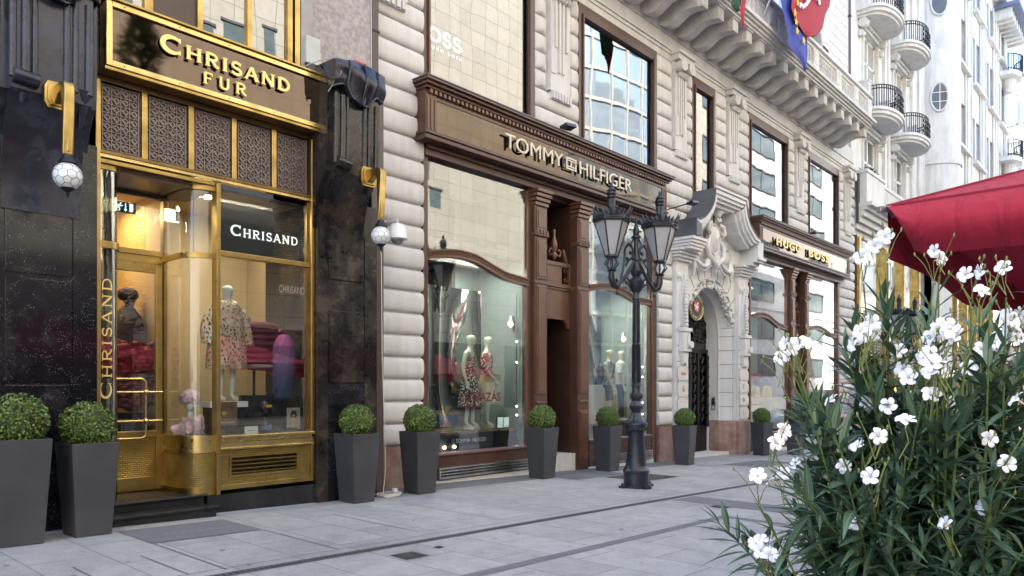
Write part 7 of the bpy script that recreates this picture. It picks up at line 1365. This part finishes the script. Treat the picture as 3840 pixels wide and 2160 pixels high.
def coat(m):
    loft(m, cr, 36, .04, 8); hairy(m, lsurf(cr), 8000, .038)
    for s in (-1, 1):
        sr_ = [(s*.20, 0, 1.42, .085, .085), (s*.27, .02, 1.25, .10, .10), (s*.31, .0, 1.08, .105, .105), (s*.32, -.04, .88, .10, .10)]; loft(m, sr_, 20); hairy(m, lsurf(sr_), 2200, .036, 3+s)
    m.tube([(.12*cos(a), .10*sin(a)-.01, 1.50+.03*sin(a)) for a in [2*pi*k/16 for k in range(17)]], .045, 8)
    hairy(m, lambda u, v: ((.12+.045*cos(2*pi*v))*cos(2*pi*u) and ((.12+.045*cos(2*pi*v))*cos(2*pi*u), (.10+.045*cos(2*pi*v))*sin(2*pi*u)-.01, 1.50+.045*sin(2*pi*v)+.03*sin(2*pi*u)), (cos(2*pi*u), sin(2*pi*u), sin(2*pi*v))), 1600, .04, 12)
cloth_part('fur_coat', m_fur(), dm, coat)
dst = thing('display_block', 'white display block under the mannequin in the spotted fur coat', 'display block', (4.8, 9.62, .86)); pbox('block', M['whitep'], dst, 4.52, 5.05, 9.5, 9.85, 1.22, 1.298); pbox('dark_base', M['black'], dst, 4.56, 5.0, 9.55, 9.82, .862, 1.218)
# head bust with pink fur hat and stole
pk = plain('pink fur', (.50, .34, .38), .95, 0, .25, 30)
hb = thing('head_bust', 'silver white head bust wearing a pink fur hat above a pink fur stole', 'bust', (4.24, 9.48, .86), radians(5))
part('bust', plain('pearl bust', (.50, .54, .58), .25), hb, lambda m: m.lathe([(.09, 0), (.05, .05), (.035, .12), (.035, .28), (.05, .32)], (0, 0, 0), 14).ball((0, 0, .42), (.062, .075, .10), 16, 12).tube([(0, -.07, .45), (0, -.088, .42), (0, -.078, .41)], [.006, .011, .006], 6).ball((0, -.072, .385), (.018, .008, .006), 8, 4).ball((-.024, -.066, .44), (.012, .008, .006), 6, 4).ball((.024, -.066, .44), (.012, .008, .006), 6, 4), world=False, smooth=60)
part('fur_hat', pk, hb, lambda m: (m.ball((0, .02, .52), (.105, .11, .085), 18, 12), m.tube([(.085*cos(a), .03+.085*sin(a), .47-.03*abs(cos(a))) for a in [2*pi*k/14 for k in range(15)]], .035, 8), hairy(m, lambda u, v: ((.12*cos(2*pi*u)*sin(pi*v*.6+.2), .02+.12*sin(2*pi*u)*sin(pi*v*.6+.2), .51+.10*cos(pi*v*.6+.2)), (cos(2*pi*u), sin(2*pi*u), .6)), 1500, .03)), world=False, smooth=60)
part('fur_stole', pk, hb, lambda m: ([m.tube([(-.18-.02*k, .05, .05+.02*k), (-.08, -.08, .06+.05*k), (.04, -.10, .10+.045*k), (.13, .0, .16+.035*k)], [.04, .06, .06, .05], 8) for k in range(3)], hairy(m, lambda u, v: ((-.16+.28*u, -.12+.03*sin(9*u), .04+.22*v), (0, -1, .3)), 900, .035)), world=False, smooth=60)
# quilted jackets, fur in violet, the black glasses bust, posters, cards
qj = thing('quilted_jacket', 'burgundy quilted jacket hanging behind the fur coat in the window', 'jacket', (5.2, 9.75, 1.7))
part('quilted_body', plain('burgundy satin', (.14, .012, .035), .3), qj, lambda m: [m.ball((5.32, 9.72, 2.38-.088*k), (.34, .13, .056), 18, 8).ball((4.98+.0*k, 9.68, 2.34-.088*k), (.09, .09, .052), 10, 6).ball((5.64, 9.68, 2.30-.088*k), (.08, .09, .05), 10, 6) for k in range(7)], smooth=60)
part('fur_trim', plain('grey fur trim', (.16, .15, .16), .9), qj, lambda m: m.ball((5.35, 9.68, 1.78), (.33, .13, .05), 16, 8).ball((5.1, 9.72, 2.45), (.10, .09, .07), 10, 6)); part('hanger_stand', M['black'], qj, lambda m: m.tube([(5.3, 9.8, .86), (5.3, 9.8, 2.4)], .02, 6))
vf = thing('violet_fur_coat', 'long violet and blue fur coat at the right edge of the display window', 'coat', (5.62, 9.5, 1.2))
mv, tv, bv = nodes('violet fur'); sxx = tv.nodes.new('ShaderNodeSeparateXYZ'); gg = tv.nodes.new('ShaderNodeNewGeometry'); tv.links.new(gg.outputs['Position'], sxx.inputs[0]); mrr = N(tv, 'ShaderNodeMapRange'); mrr.inputs[1].default_value = 1.3; mrr.inputs[2].default_value = 2.2; tv.links.new(sxx.outputs[2], mrr.inputs[0]); rrv = ramp(tv, mrr.outputs[0], [(.2, (.05, .07, .16)), (.6, (.16, .17, .34)), (.85, (.36, .10, .30))]); tv.links.new(rrv.outputs[0], bv.inputs['Base Color']); bv.inputs['Roughness'].default_value = .95
vr = [(5.60, 9.5, 2.25, .06, .06), (5.60, 9.5, 2.12, .14, .12), (5.60, 9.5, 1.75, .15, .13), (5.58, 9.5, 1.35, .13, .12)]
part('fur', mv, vf, lambda m: (loft(m, vr, 24, .05, 6), hairy(m, lsurf(vr), 2200, .06, 9))); part('stand', M['black'], vf, lambda m: m.tube([(5.6, 9.5, .86), (5.6, 9.5, 2.3)], .015, 6))
bb_ = thing('eyewear_bust', 'glossy black head bust with yellow sunglasses and a blue scarf', 'bust', (5.18, 9.3, .86), radians(25))
part('bust', plain('gloss black', (.010, .010, .012), .08), bb_, lambda m: m.lathe([(.07, 0), (.09, .04), (.075, .10), (.03, .15), (.03, .26)], (0, 0, 0), 16).ball((0, 0, .35), (.06, .072, .095), 16, 12).tube([(0, -.068, .38), (0, -.086, .345), (0, -.074, .335)], [.006, .011, .006], 6).ball((0, -.068, .31), (.018, .01, .006), 8, 4), world=False, smooth=60)
part('sunglasses', plain('yellow acetate', (.75, .45, .02), .2), bb_, lambda m: m.box(-.058, -.008, -.085, -.072, .355, .39).box(.008, .058, -.085, -.072, .355, .39).box(-.008, .008, -.083, -.076, .375, .385), world=False); part('scarf', plain('blue scarf', (.05, .09, .18), .5), bb_, lambda m: [m.tube([(-.09+.03*k, -.03, .06), (0, -.10, .04+.03*k), (.09, -.02, .08)], .025, 7) for k in range(3)], world=False, smooth=60)
po_ = thing('poster', 'small poster of a woman wearing sunglasses at the right of the display', 'poster', (5.62, 9.3, .88)); pbox('board', plain('poster beige', (.36, .31, .24), .5), po_, 5.52, 5.73, 9.285, 9.295, .90, 1.20)
part('portrait', plain('poster skin', (.52, .34, .22), .5), po_, lambda m: m.prism([(5.615+.042*cos(a), 1.06+.062*sin(a)) for a in [2*pi*k/16 for k in range(16)]], 'y', 9.281, 9.285).prism([(5.59, .90), (5.60, 1.02), (5.635, 1.02), (5.66, .93), (5.70, .90)], 'y', 9.282, 9.285)); part('dark_hair', M['black'], po_, lambda m: m.prism([(5.57, 1.08), (5.58, 1.14), (5.62, 1.165), (5.66, 1.15), (5.675, 1.09), (5.655, 1.04), (5.65, 1.09), (5.62, 1.11)], 'y', 9.279, 9.281).box(5.575, 5.612, 9.278, 9.2805, 1.062, 1.082).box(5.622, 5.655, 9.278, 9.2805, 1.062, 1.082))
text_obj('lettering', 'FENDI', 5.63, 5.72, 1.175, 1.19, 9.283, M['whitep'], po_, .001)
p2 = thing('poster', 'wide poster print of sunglasses with pale lettering at the left of the display', 'poster', (4.6, 9.3, .95)); pbox('board', plain('poster brown', (.20, .12, .07), .4, 0, .5, 9), p2, 4.46, 4.78, 9.285, 9.295, .985, 1.30); part('printed_glasses', plain('amber print', (.55, .42, .12), .3), p2, lambda m: m.prism([(4.51+.035*cos(a), 1.17+.03*sin(a)) for a in [2*pi*k/14 for k in range(14)]], 'y', 9.281, 9.285).prism([(4.60+.03*cos(a), 1.15+.026*sin(a)) for a in [2*pi*k/14 for k in range(14)]], 'y', 9.281, 9.285)); text_obj('lettering', 'JIMMY CHOO', 4.53, 4.74, 1.01, 1.04, 9.282, M['whitep'], p2, .001)
p3 = thing('brand_card', 'small white card with black lettering standing on the window sill', 'card', (4.95, 9.22, .86)); pbox('card', M['whitep'], p3, 4.85, 5.04, 9.215, 9.225, .865, .965); text_obj('lettering', 'GIVENCHY', 4.885, 5.0, .905, .922, 9.2135, M['black'], p3, .001)
text_obj('window_lettering', 'CHRISAND', 5.30, 5.70, 2.80, 2.90, 9.122, plain('etched film', (.25, .23, .2), .5), F, .001)
for i, (x, lb, c_) in enumerate(((4.50, 'amber sunglasses at the left end of the window sill', (.5, .3, .03)), (4.68, 'dark framed sunglasses second from the left on the window sill', (.05, .03, .02)), (5.34, 'brown sunglasses right of the black bust', (.2, .1, .03)), (5.46, 'black sunglasses in the middle of the right hand row', (.02, .02, .02)), (5.57, 'purple brown sunglasses next to the portrait poster', (.1, .04, .05)))):
    o = thing('sunglasses', lb, 'sunglasses', (x, 9.2, .87), 0, 'sunglasses on the window sill'); mt_ = plain('frame', c_, .2)
    part('front_frame', mt_, o, lambda m: m.tube([(x-.03+.026*cos(a), 9.19, .905+.022*sin(a)) for a in [2*pi*k/10 for k in range(11)]], .005, 5).tube([(x+.03+.026*cos(a), 9.19, .905+.022*sin(a)) for a in [2*pi*k/10 for k in range(11)]], .005, 5)); part('temple', mt_, o, lambda m: m.tube([(x-.056, 9.19, .912), (x-.056, 9.28, .89)], .004, 5).tube([(x+.056, 9.19, .912), (x+.056, 9.28, .89)], .004, 5)); part('lens', M['black'], o, lambda m: m.box(x-.05, x-.01, 9.192, 9.194, .888, .92).box(x+.01, x+.05, 9.192, 9.194, .888, .92))
dk_ = thing('dark_display_panel', 'dark panel standing low at the back of the display window', 'panel', (5.4, 9.6, .86)); pbox('board', M['black'], dk_, 5.0, 5.7, 9.60, 9.62, .862, 1.38); pbox('edge', M['lead'], dk_, 4.98, 4.999, 9.59, 9.63, .862, 1.38)
# dark mannequin with a hat and stacked red garments behind the door
hm = thing('mannequin', 'dark clothed mannequin with a purple fur hat behind the shop door', 'mannequin', (3.92, 10.7, 1.15), radians(40), 'mannequins in the shop windows'); hm.scale = (.92, .92, .92); figure(hm, plain('dark plum', (.05, .025, .035), .6), {}, True, False)
cloth_part('fur_hat', plain('plum fur', (.06, .02, .04), .95), hm, lambda m: m.ball((0, 0, 1.76), (.15, .15, .11), 14, 9)); cloth_part('cape', plain('plum cape', (.045, .025, .04), .8), hm, lambda m: loft(m, [(0, 0, 1.58, .08, .08), (0, 0, 1.45, .22, .16), (0, 0, 1.15, .30, .24), (0, 0, .8, .32, .26)], 24, .05, 6))
cb_ = thing('display_cabinet', 'dark cabinet under the purple hatted mannequin behind the door', 'cabinet', (3.9, 10.8, .15)); pbox('carcass', M['wood_d'], cb_, 3.45, 4.1, 10.45, 11.1, .15, 1.13); pbox('top', M['wood2'], cb_, 3.42, 4.11, 10.42, 11.12, 1.131, 1.15)
gm_ = thing('garment_heap', 'heap of ruched dark red garments on the rail behind the door glass', 'garments', (3.75, 10.2, 1.0)); part('ruched_cloth', plain('dark red satin', (.22, .018, .02), .4, 0, .5, 5), gm_, lambda m: [m.ball((3.55+.55*random.random(), 10.25+random.uniform(-.05, .05), 1.25+.85*random.random()), (.075, .06, .04), 8, 5) for _ in range(120)], smooth=60); part('rail', M['steel'], gm_, lambda m: m.tube([(3.6, 10.2, .16), (3.6, 10.2, 1.9)], .01, 5).tube([(3.8, 10.2, .16), (3.8, 10.2, 1.9)], .01, 5))
# ---------------- cafe guests and the van behind the oleander ----------------
def seated(o, shirt, trousers, hairm, skin):
    J = dict(pel=(0, .0, .52), wai=(0, .0, .68), che=(0, -.02, .88), nb=(0, -.03, 1.04), nt=(0, -.05, 1.13), sl=(-.17, -.02, 1.0), sr=(.17, -.02, 1.0), el=(-.22, -.08, .74), er=(.22, -.08, .74), wl=(-.12, -.30, .74), wr=(.12, -.30, .74), hl=(-.09, -.05, .50), hr=(.09, -.05, .50), kl=(-.11, -.45, .50), kr=(.11, -.45, .50), al=(-.11, -.42, .10), ar=(.11, -.42, .10), tl=(-.11, -.56, .03), tr=(.11, -.56, .03))
    figure(o, skin, J, False)
    cloth_part('shirt', shirt, o, lambda m: (loft(m, [(0, -.03, 1.07, .07, .065), (0, -.02, 1.02, .17, .12), (0, -.02, .88, .18, .14), (0, 0, .68, .155, .13), (0, 0, .50, .17, .14)], 26), sleeve(m, (-.16, -.02, 1.0), (-.22, -.07, .80), .075, .065), sleeve(m, (.16, -.02, 1.0), (.22, -.07, .80), .075, .065)))
    cloth_part('trousers', trousers, o, lambda m: (sleeve(m, (-.09, 0, .50), (-.11, -.46, .50), .10, .075), sleeve(m, (.09, 0, .50), (.11, -.46, .50), .10, .075), sleeve(m, (-.11, -.45, .50), (-.11, -.42, .10), .075, .06), sleeve(m, (.11, -.45, .50), (.11, -.42, .10), .075, .06))); cloth_part('hair', hairm, o, lambda m: m.ball((0, -.03, 1.30), (.092, .10, .10), 14, 10).ball((0, .01, 1.23), (.085, .075, .09), 12, 8))
def chair(x, y, rz, lb):
    o = thing('cafe_chair', lb, 'chair', (x, y, gz(x)), rz, 'cafe chairs of the terrace'); cm = plain('woven cane', (.10, .07, .05), .6)
    part('seat', cm, o, lambda m: m.box(-.22, .22, -.24, .20, .40, .44), world=False, bevel=.01); part('backrest', cm, o, lambda m: m.prism([(.20, .44), (.24, .44), (.30, .90), (.26, .90)], 'x', -.21, .21), world=False, bevel=.01)
    for sx, sy in ((-.2, -.22), (.2, -.22), (-.2, .18), (.2, .18)): part('leg', M['steel'], o, lambda m: m.tube([(sx, sy, 0), (sx, sy, .40)], .012, 6), world=False)
sk_ = plain('skin', (.50, .30, .21), .5, 0, .05)
for x, y, rz, lb, cl_, sh_, hr_ in ((14.2, 4.25, 205, 'person in a light blue shirt seated behind the oleander leaves', 'cafe chair under the guest in the light blue shirt', plain('light blue shirt', (.16, .26, .62), .8, 0, .3, 9), plain('brown hair', (.05, .025, .015), .6)), (11.9, 1.95, 150, 'person with dark hair seen from behind, seated at the right beyond the oleander', 'cafe chair under the dark haired guest', plain('white and navy top', (.45, .47, .55), .8, 0, .8, 12), plain('dark hair', (.012, .010, .010), .5))):
    o = thing('person', lb, 'person', (x, y, gz(x)), radians(rz)); seated(o, sh_, plain('dark trousers', (.02, .02, .03), .8), hr_, sk_); chair(x, y, radians(rz), cl_)
vn = thing('white_van', 'white delivery van with an orange beacon behind the oleander', 'van', (32.2, 8.0, gz(32)), radians(-3)); vw = plain('white van paint', (.74, .75, .77), .25, 0, .03, 2, coat=.5)
part('body', vw, vn, lambda m: m.prism([(-2.7, .35), (2.5, .35), (2.5, 2.05), (2.35, 2.2), (-1.1, 2.2), (-1.75, 1.35), (-2.6, 1.1), (-2.72, .9)], 'y', -.85, .85), world=False, bevel=.06); part('windscreen', M['glass_dark'], vn, lambda m: m.prism([(-1.82, 1.32), (-1.76, 1.36), (-1.14, 2.10), (-1.20, 2.10)], 'y', -.72, .72), world=False)
part('side_window', M['black'], vn, lambda m: m.prism([(-1.55, 1.35), (-.6, 1.35), (-.6, 1.9), (-1.12, 1.9)], 'y', -.865, .865), world=False, bevel=.01); part('bumper', M['pot'], vn, lambda m: m.box(-2.78, -2.66, -.8, .8, .35, .6), world=False, bevel=.03)
for sx in (-1.75, 1.65):
    for sy in (-.78, .78): w = part('wheel', M['black'], vn, lambda m: m.lathe([(.2, -.1), (.34, -.1), (.34, .1), (.2, .1)], (sx, sy, .34), 20, 'y'), world=False); part('rim', M['steel'], w, lambda m: m.lathe([(.19, -.105), (.19, .105)], (sx, sy, .34), 12, 'y'), world=False)
for sy in (-.6, .6): part('headlight', M['milk'], vn, lambda m: m.box(-2.70, -2.60, sy-.14, sy+.14, .82, .98), world=False)
part('beacon', m_emit('orange beacon', (1, .28, .03), 3.0), vn, lambda m: m.lathe([(.10, 2.2), (.10, 2.30), (.05, 2.34)], (-.9, .0, 0), 12), world=False); part('side_stripe', plain('blue stripe', (.05, .10, .35), .4), vn, lambda m: m.box(-2.0, 2.3, -.858, .858, .95, 1.05), world=False)
# ---------------- oleander in the foreground ----------------
FL = [(1.988, 0.535, 1.877), (2.004, 0.565, 1.859), (2.044, 0.607, 1.841), (2.389, 0.512, 1.893), (2.428, 0.508, 1.874), (2.241, 0.407, 1.797), (2.14, 0.356, 1.788), (2.196, 0.317, 1.799), (2.026, 0.337, 1.725), (2.044, 0.583, 1.668), (1.928, 0.576, 1.638), (1.939, 0.596, 1.607), (2.091, 0.59, 1.638), (2.079, 0.603, 1.634), (1.976, 0.783, 1.618), (1.93, 0.73, 1.621), (1.948, 0.783, 1.576), (1.802, 0.65, 1.597), (2.0, 0.423, 1.637), (1.943, 0.384, 1.635), (2.03, 0.445, 1.62), (1.956, 0.373, 1.618), (1.955, 0.44, 1.572), (1.923, 0.417, 1.554), (1.935, 0.423, 1.538), (2.042, 0.412, 1.529), (1.993, 0.484, 1.523), (2.056, 0.512, 1.546), (2.188, 0.556, 1.597), (2.248, 0.403, 1.549), (2.296, 0.381, 1.601), (2.377, 0.364, 1.62), (2.411, 0.338, 1.698), (2.498, 0.319, 1.707), (2.475, 0.33, 1.641), (2.441, 0.344, 1.591), (2.425, 0.328, 1.671), (2.107, 0.277, 1.469), (1.971, 0.43, 1.48), (1.975, 0.525, 1.452), (2.023, 0.677, 1.462), (2.139, 0.69, 1.444), (2.145, 0.66, 1.47), (2.125, 0.714, 1.398), (2.09, 0.747, 1.321), (2.067, 0.703, 1.331), (1.934, 0.585, 1.35), (1.746, 0.699, 1.392), (1.704, 0.7, 1.368), (2.064, 0.712, 1.261), (1.686, 0.735, 1.287), (1.817, 0.753, 1.262), (1.924, 0.768, 1.269), (2.291, 0.51, 1.224), (2.22, 0.495, 1.202), (2.072, 0.388, 1.277), (2.1, 0.344, 1.205), (1.983, 0.87, 1.059), (2.002, 0.85, 1.06), (1.931, 0.805, 1.046), (1.964, 0.846, 1.046), (2.112, 0.67, 1.426), (1.886, 0.734, 1.599), (1.914, 0.73, 1.61), (1.843, 0.68, 1.608), (1.986, 0.587, 1.631), (2.149, 0.597, 1.652), (2.003, 0.431, 1.629), (2.017, 0.414, 1.647), (1.945, 0.39, 1.625), (1.961, 0.405, 1.558), (1.951, 0.431, 1.579), (1.935, 0.41, 1.548), (2.371, 0.386, 1.592), (2.418, 0.361, 1.631), (2.43, 0.334, 1.654), (2.488, 0.324, 1.685), (2.396, 0.33, 1.683), (2.436, 0.32, 1.633), (1.997, 0.861, 1.065), (1.982, 0.834, 1.043), (1.957, 0.748, 1.294), (2.071, 0.771, 1.199), (1.931, 0.618, 1.299), (1.835, 0.526, 1.29), (2.043, 0.733, 1.357), (2.096, 0.668, 1.378), (2.108, 0.617, 1.454), (1.856, 0.516, 1.384), (1.882, 0.463, 1.42), (2.235, 0.447, 1.455), (2.334, 0.43, 1.405), (2.119, 0.337, 1.372), (2.172, 0.572, 1.167), (1.975, 0.4, 1.175), (2.141, 0.304, 1.311), (1.906, 0.581, 1.162), (2.109, 0.507, 1.326)]
TP = [(2.864, 0.223, 1.031), (2.547, 0.652, 1.198), (2.581, 0.394, 1.663), (1.797, 0.564, 1.267), (2.264, 0.558, 1.618), (2.034, 0.32, 1.225), (2.618, 0.609, 1.152), (2.743, 0.389, 0.82), (2.266, 0.584, 0.92), (1.897, 0.515, 1.251), (2.493, 0.156, 1.207), (2.01, 0.394, 1.143), (2.254, 0.525, 1.24), (2.376, 0.199, 1.242), (2.183, 0.76, 1.134), (2.924, 0.271, 1.407), (2.365, 0.227, 0.92), (2.149, 0.323, 1.016), (2.745, 0.821, 1.323), (2.68, 0.264, 1.912), (2.367, 0.294, 1.568), (2.186, 0.727, 0.959), (2.852, 0.509, 1.397), (2.141, 0.341, 0.903), (2.018, 0.724, 1.119), (2.75, 0.373, 1.188), (2.397, 0.657, 0.831), (2.405, 0.576, 0.804), (2.662, 0.464, 0.928), (2.427, 0.163, 0.849), (2.449, 0.254, 0.901), (2.255, 0.297, 1.313), (2.376, 0.298, 1.54), (2.819, 0.413, 1.308), (2.061, 0.471, 0.907), (2.453, 0.76, 1.298), (2.561, 0.275, 1.323), (2.574, 0.512, 1.307), (2.972, 0.556, 1.31), (2.473, 0.654, 1.316), (2.661, 0.419, 1.349), (2.596, 0.19, 1.451), (2.694, 0.313, 1.423), (2.152, 0.178, 1.263), (1.88, 0.557, 1.187), (2.339, 0.765, 1.325), (2.428, 0.666, 1.418), (2.442, 0.428, 1.195), (2.367, 0.793, 0.878), (2.06, 0.666, 1.107), (2.358, 0.376, 1.465), (2.537, 0.22, 1.147), (1.957, 0.44, 1.122), (2.204, 0.485, 1.302), (2.22, 0.14, 1.043), (2.22, 0.533, 0.849), (2.042, 0.516, 1.35), (2.681, 0.288, 1.097), (2.575, 0.569, 1.765), (2.58, 0.264, 1.11), (2.602, 0.17, 1.348), (2.352, 0.328, 0.906), (2.726, 0.263, 0.854), (2.508, 0.368, 1.46), (2.356, 0.413, 1.518), (2.428, 0.403, 0.835), (2.53, 0.68, 1.289), (2.527, 0.338, 1.112), (1.905, 0.618, 1.124), (3.293, 0.231, 1.302), (2.672, 0.316, 1.172), (2.956, 0.547, 1.322), (2.397, 0.517, 1.442), (2.359, 0.351, 1.598), (1.88, 0.505, 1.128), (2.496, 0.192, 0.815), (2.849, 0.194, 1.367), (2.656, 0.39, 0.793), (2.26, 0.548, 1.211), (2.46, 0.632, 1.235), (2.242, 0.167, 0.878), (2.271, 0.287, 0.952), (2.498, 0.504, 1.115), (2.178, 0.186, 0.907), (2.518, 0.529, 1.835), (2.566, 0.457, 1.278), (2.291, 0.787, 1.004), (2.885, 0.599, 1.566), (2.703, 0.749, 1.421), (2.313, 0.535, 1.276), (2.634, 0.441, 1.699), (2.283, 0.714, 1.108), (2.619, 0.524, 1.066), (2.54, 0.306, 1.422), (2.562, 0.204, 1.468), (2.313, 0.644, 1.512), (3.008, 0.368, 1.233), (2.526, 0.242, 1.058), (2.669, 0.536, 1.274), (2.315, 0.29, 1.312), (2.236, 0.202, 1.133), (2.565, 0.441, 1.039), (2.533, 0.336, 1.323), (2.548, 0.417, 0.775), (2.671, 0.229, 1.098), (2.827, 0.338, 0.873), (2.226, 0.482, 1.203), (2.339, 0.147, 1.12), (2.413, 0.312, 1.19), (2.414, 0.211, 1.27), (2.133, 0.641, 1.065), (2.321, 0.5, 1.485), (2.349, 0.396, 0.804), (2.798, 0.343, 1.5), (2.108, 0.463, 0.978), (2.307, 0.246, 1.027), (2.542, 0.604, 1.361), (2.428, 0.739, 0.875), (2.791, 0.603, 1.262), (2.204, 0.664, 1.57), (2.207, 0.606, 1.736), (2.147, 0.664, 1.658), (2.073, 0.659, 1.6), (2.215, 0.673, 1.514), (2.146, 0.655, 1.426), (2.048, 0.682, 1.374), (1.995, 0.698, 1.312), (2.02, 0.736, 1.265), (2.113, 0.793, 1.206), (1.969, 0.718, 1.186), (1.985, 0.725, 1.13), (2.036, 0.743, 1.066), (1.998, 0.725, 1.021)]

OB = Vector((2.36, .53, .42))
ol = thing('oleander_shrub', 'large white flowering oleander with narrow dark leaves in the right foreground', 'shrub', (2.36, .53, gz(2.36)))
lm = plain('oleander leaf', (.055, .105, .066), .36, 0, .35, 9); lm2 = plain('leaf midrib', (.12, .20, .08), .5); stm = plain('oleander stem', (.10, .14, .035), .6, 0, .3, 8); twm = plain('flower stalk', (.17, .19, .05), .6, 0, .3, 8)
lv = MB(); lmi = []
def leaf(p, d, L, w, up, droop):
    d = d.normalized(); s = d.cross(up); s = s.normalized() if s.length > 1e-3 else Vector((1, 0, 0)); n = s.cross(d).normalized(); prof = (.12, .75, 1.0, .80, .42, .03); K_ = 5; vs = []
    for i in range(K_+1):
        t_ = i/K_; c = p+d*L*t_-Vector((0, 0, 1))*droop*L*t_*t_; ww = w*prof[i]*.5
        vs += [c-s*ww+n*ww*.35, c-s*ww*.10, c+s*ww*.10, c+s*ww+n*ww*.35]
    lv.add(vs, [(4*i+j, 4*i+j+1, 4*i+5+j, 4*i+4+j) for i in range(K_) for j in range(3)]); lmi.extend([0, 1, 0]*K_)
rnd = random.Random(21); st = MB(); tw = MB()
def bez(a, b_, c, n): return [a*(1-t)**2+b_*2*t*(1-t)+c*t*t for t in [i/n for i in range(n+1)]]
def grow(tip, leafy=1.0, flower=False):
    base = OB+Vector((rnd.uniform(-.16, .16), rnd.uniform(-.16, .16), 0)); T = Vector(tip); mid = base.lerp(T, .5)+Vector((0, 0, .16*abs((T-base).xy.length)+.03)); pts = bez(base, mid, T, 12)
    st.tube(pts, [.0055-.0035*i/12 for i in range(13)], 5)
    L = sum((pts[i+1]-pts[i]).length for i in range(12)); n = max(5, int(L*(.74 if not flower else .6)/.042)); ph = rnd.random()*6
    for k in range(n):
        t_ = 1-(k+.2)/n*(.74 if not flower else .70)-(.10 if flower else 0); i = min(11, int(t_*12)); f = t_*12-i; p = pts[i].lerp(pts[i+1], f); d = (pts[i+1]-pts[i]).normalized(); a0 = d.orthogonal().normalized(); b0 = d.cross(a0); ph += .55
        top = k/n
        for j in range(3):
            if rnd.random() > leafy: continue
            an = ph+2*pi*j/3+rnd.uniform(-.25, .25); out = a0*cos(an)+b0*sin(an); sp = .45+1.25*min(1, k/4.0); dd = (d+out*sp+Vector((0, 0, -.10*top))).normalized()
            ln_ = rnd.uniform(.095, .17)*(.55+.45*min(1, (k+1)/3)); leaf(p, dd, ln_, ln_*.145+.002, Vector((0, 0, 1)) if abs(dd.z) < .9 else a0, rnd.uniform(.02, .42))
for tp in TP: grow(tp, .92 if tp[2] < 1.75 else .5)
# low inner foliage filling the base of the crown
for i in range(34):
    a = rnd.uniform(0, 2*pi); r = .6*sqrt(rnd.random()); grow((OB.x+r*cos(a), OB.y+r*sin(a), rnd.uniform(.75, 1.15)), .9)
pet = MB()
for k in range(5):
    a = 2*pi*k/5
    def fp(u, v, a=a):
        r = .004+.021*v; w = (.002+.0082*sin(min(1, v*1.02)*pi*.74))*(1 if v < .99 else .55); x = (u-.5)*2*w+.004*v*v; z = .002+.006*sin(v*2.6)-.0035*(u-.5)*v*1.5; return (r*cos(a)-x*sin(a), r*sin(a)+x*cos(a), z)
    pet.grid(4, 5, fp)
fm = nodes('white petal'); fm[2].inputs['Base Color'].default_value = (.80, .78, .82, 1); fm[2].inputs['Roughness'].default_value = .6; fm[2].inputs['Subsurface Weight'].default_value = .0
pd = pet.data('flower'); pd.materials.append(fm[0]); pd.shade_smooth()
tb = MB(); tb.tube([(0, 0, -.022), (0, 0, .003)], [.0018, .0035], 6); tb.ball((0, 0, .004), (.0025, .0025, .004), 6, 4); td = tb.data('flower_tube'); td.materials.append(plain('flower throat', (.55, .50, .38), .6))
camv = Vector((0, 0, 1.5))
for i, f in enumerate(FL):
    p = Vector(f); o = bpy.data.objects.new('flower', pd); COL.objects.link(o); o.parent = ol; o.location = p-wloc(ol); vdir = (camv-p).normalized()
    nd = (vdir+Vector((rnd.uniform(-1, 1), rnd.uniform(-1, 1), rnd.uniform(-.1, .9)))).normalized(); o.rotation_euler = nd.to_track_quat('Z', 'Y').to_euler(); o.rotation_euler.rotate_axis('Z', rnd.uniform(0, 6)); s = rnd.uniform(.76, .94); o.scale = (s, s, s)
    q = bpy.data.objects.new('flower_tube', td); COL.objects.link(q); q.parent = o
    # stalk back to a leafy stem
    b0 = p-nd*.022; tw.tube([b0, b0+Vector((rnd.uniform(-.01, .01), rnd.uniform(-.01, .01), -.03)), b0+Vector((rnd.uniform(-.02, .02), rnd.uniform(-.02, .02), -.07))], [.0012, .0013, .0016], 5)
    if i % 2 == 0 or f[2] > 1.6:
        for k in range(3): e = b0+Vector((rnd.uniform(-.05, .05), rnd.uniform(-.05, .05), rnd.uniform(-.02, .05))); tw.tube([b0+Vector((0, 0, -.06)), (b0+e)/2+Vector((0, 0, -.02)), e], [.0014, .0012, .001], 4); tw.ball(e, (.003, .003, .007), 5, 4)
    grow(tuple(b0+Vector((0, 0, -.065))), .75 if f[2] < 1.7 else .5, True)
st.build('branches', stm, ol, smooth=60); tw.build('flower_stalks', twm, ol, smooth=60)
me = lv.data('leaves'); me.materials.append(lm); me.materials.append(lm2)
for p, k in zip(me.polygons, lmi): p.material_index = k
me.shade_smooth(); lo = bpy.data.objects.new('leaves', me); COL.objects.link(lo); lo.parent = ol; lo.location = -wloc(ol)
part('tub', M['pot'], ol, lambda m: m.prism([(1.98, .16), (2.74, .16), (2.74, .90), (1.98, .90)], 'z', gz(2.4), .36), bevel=.02)
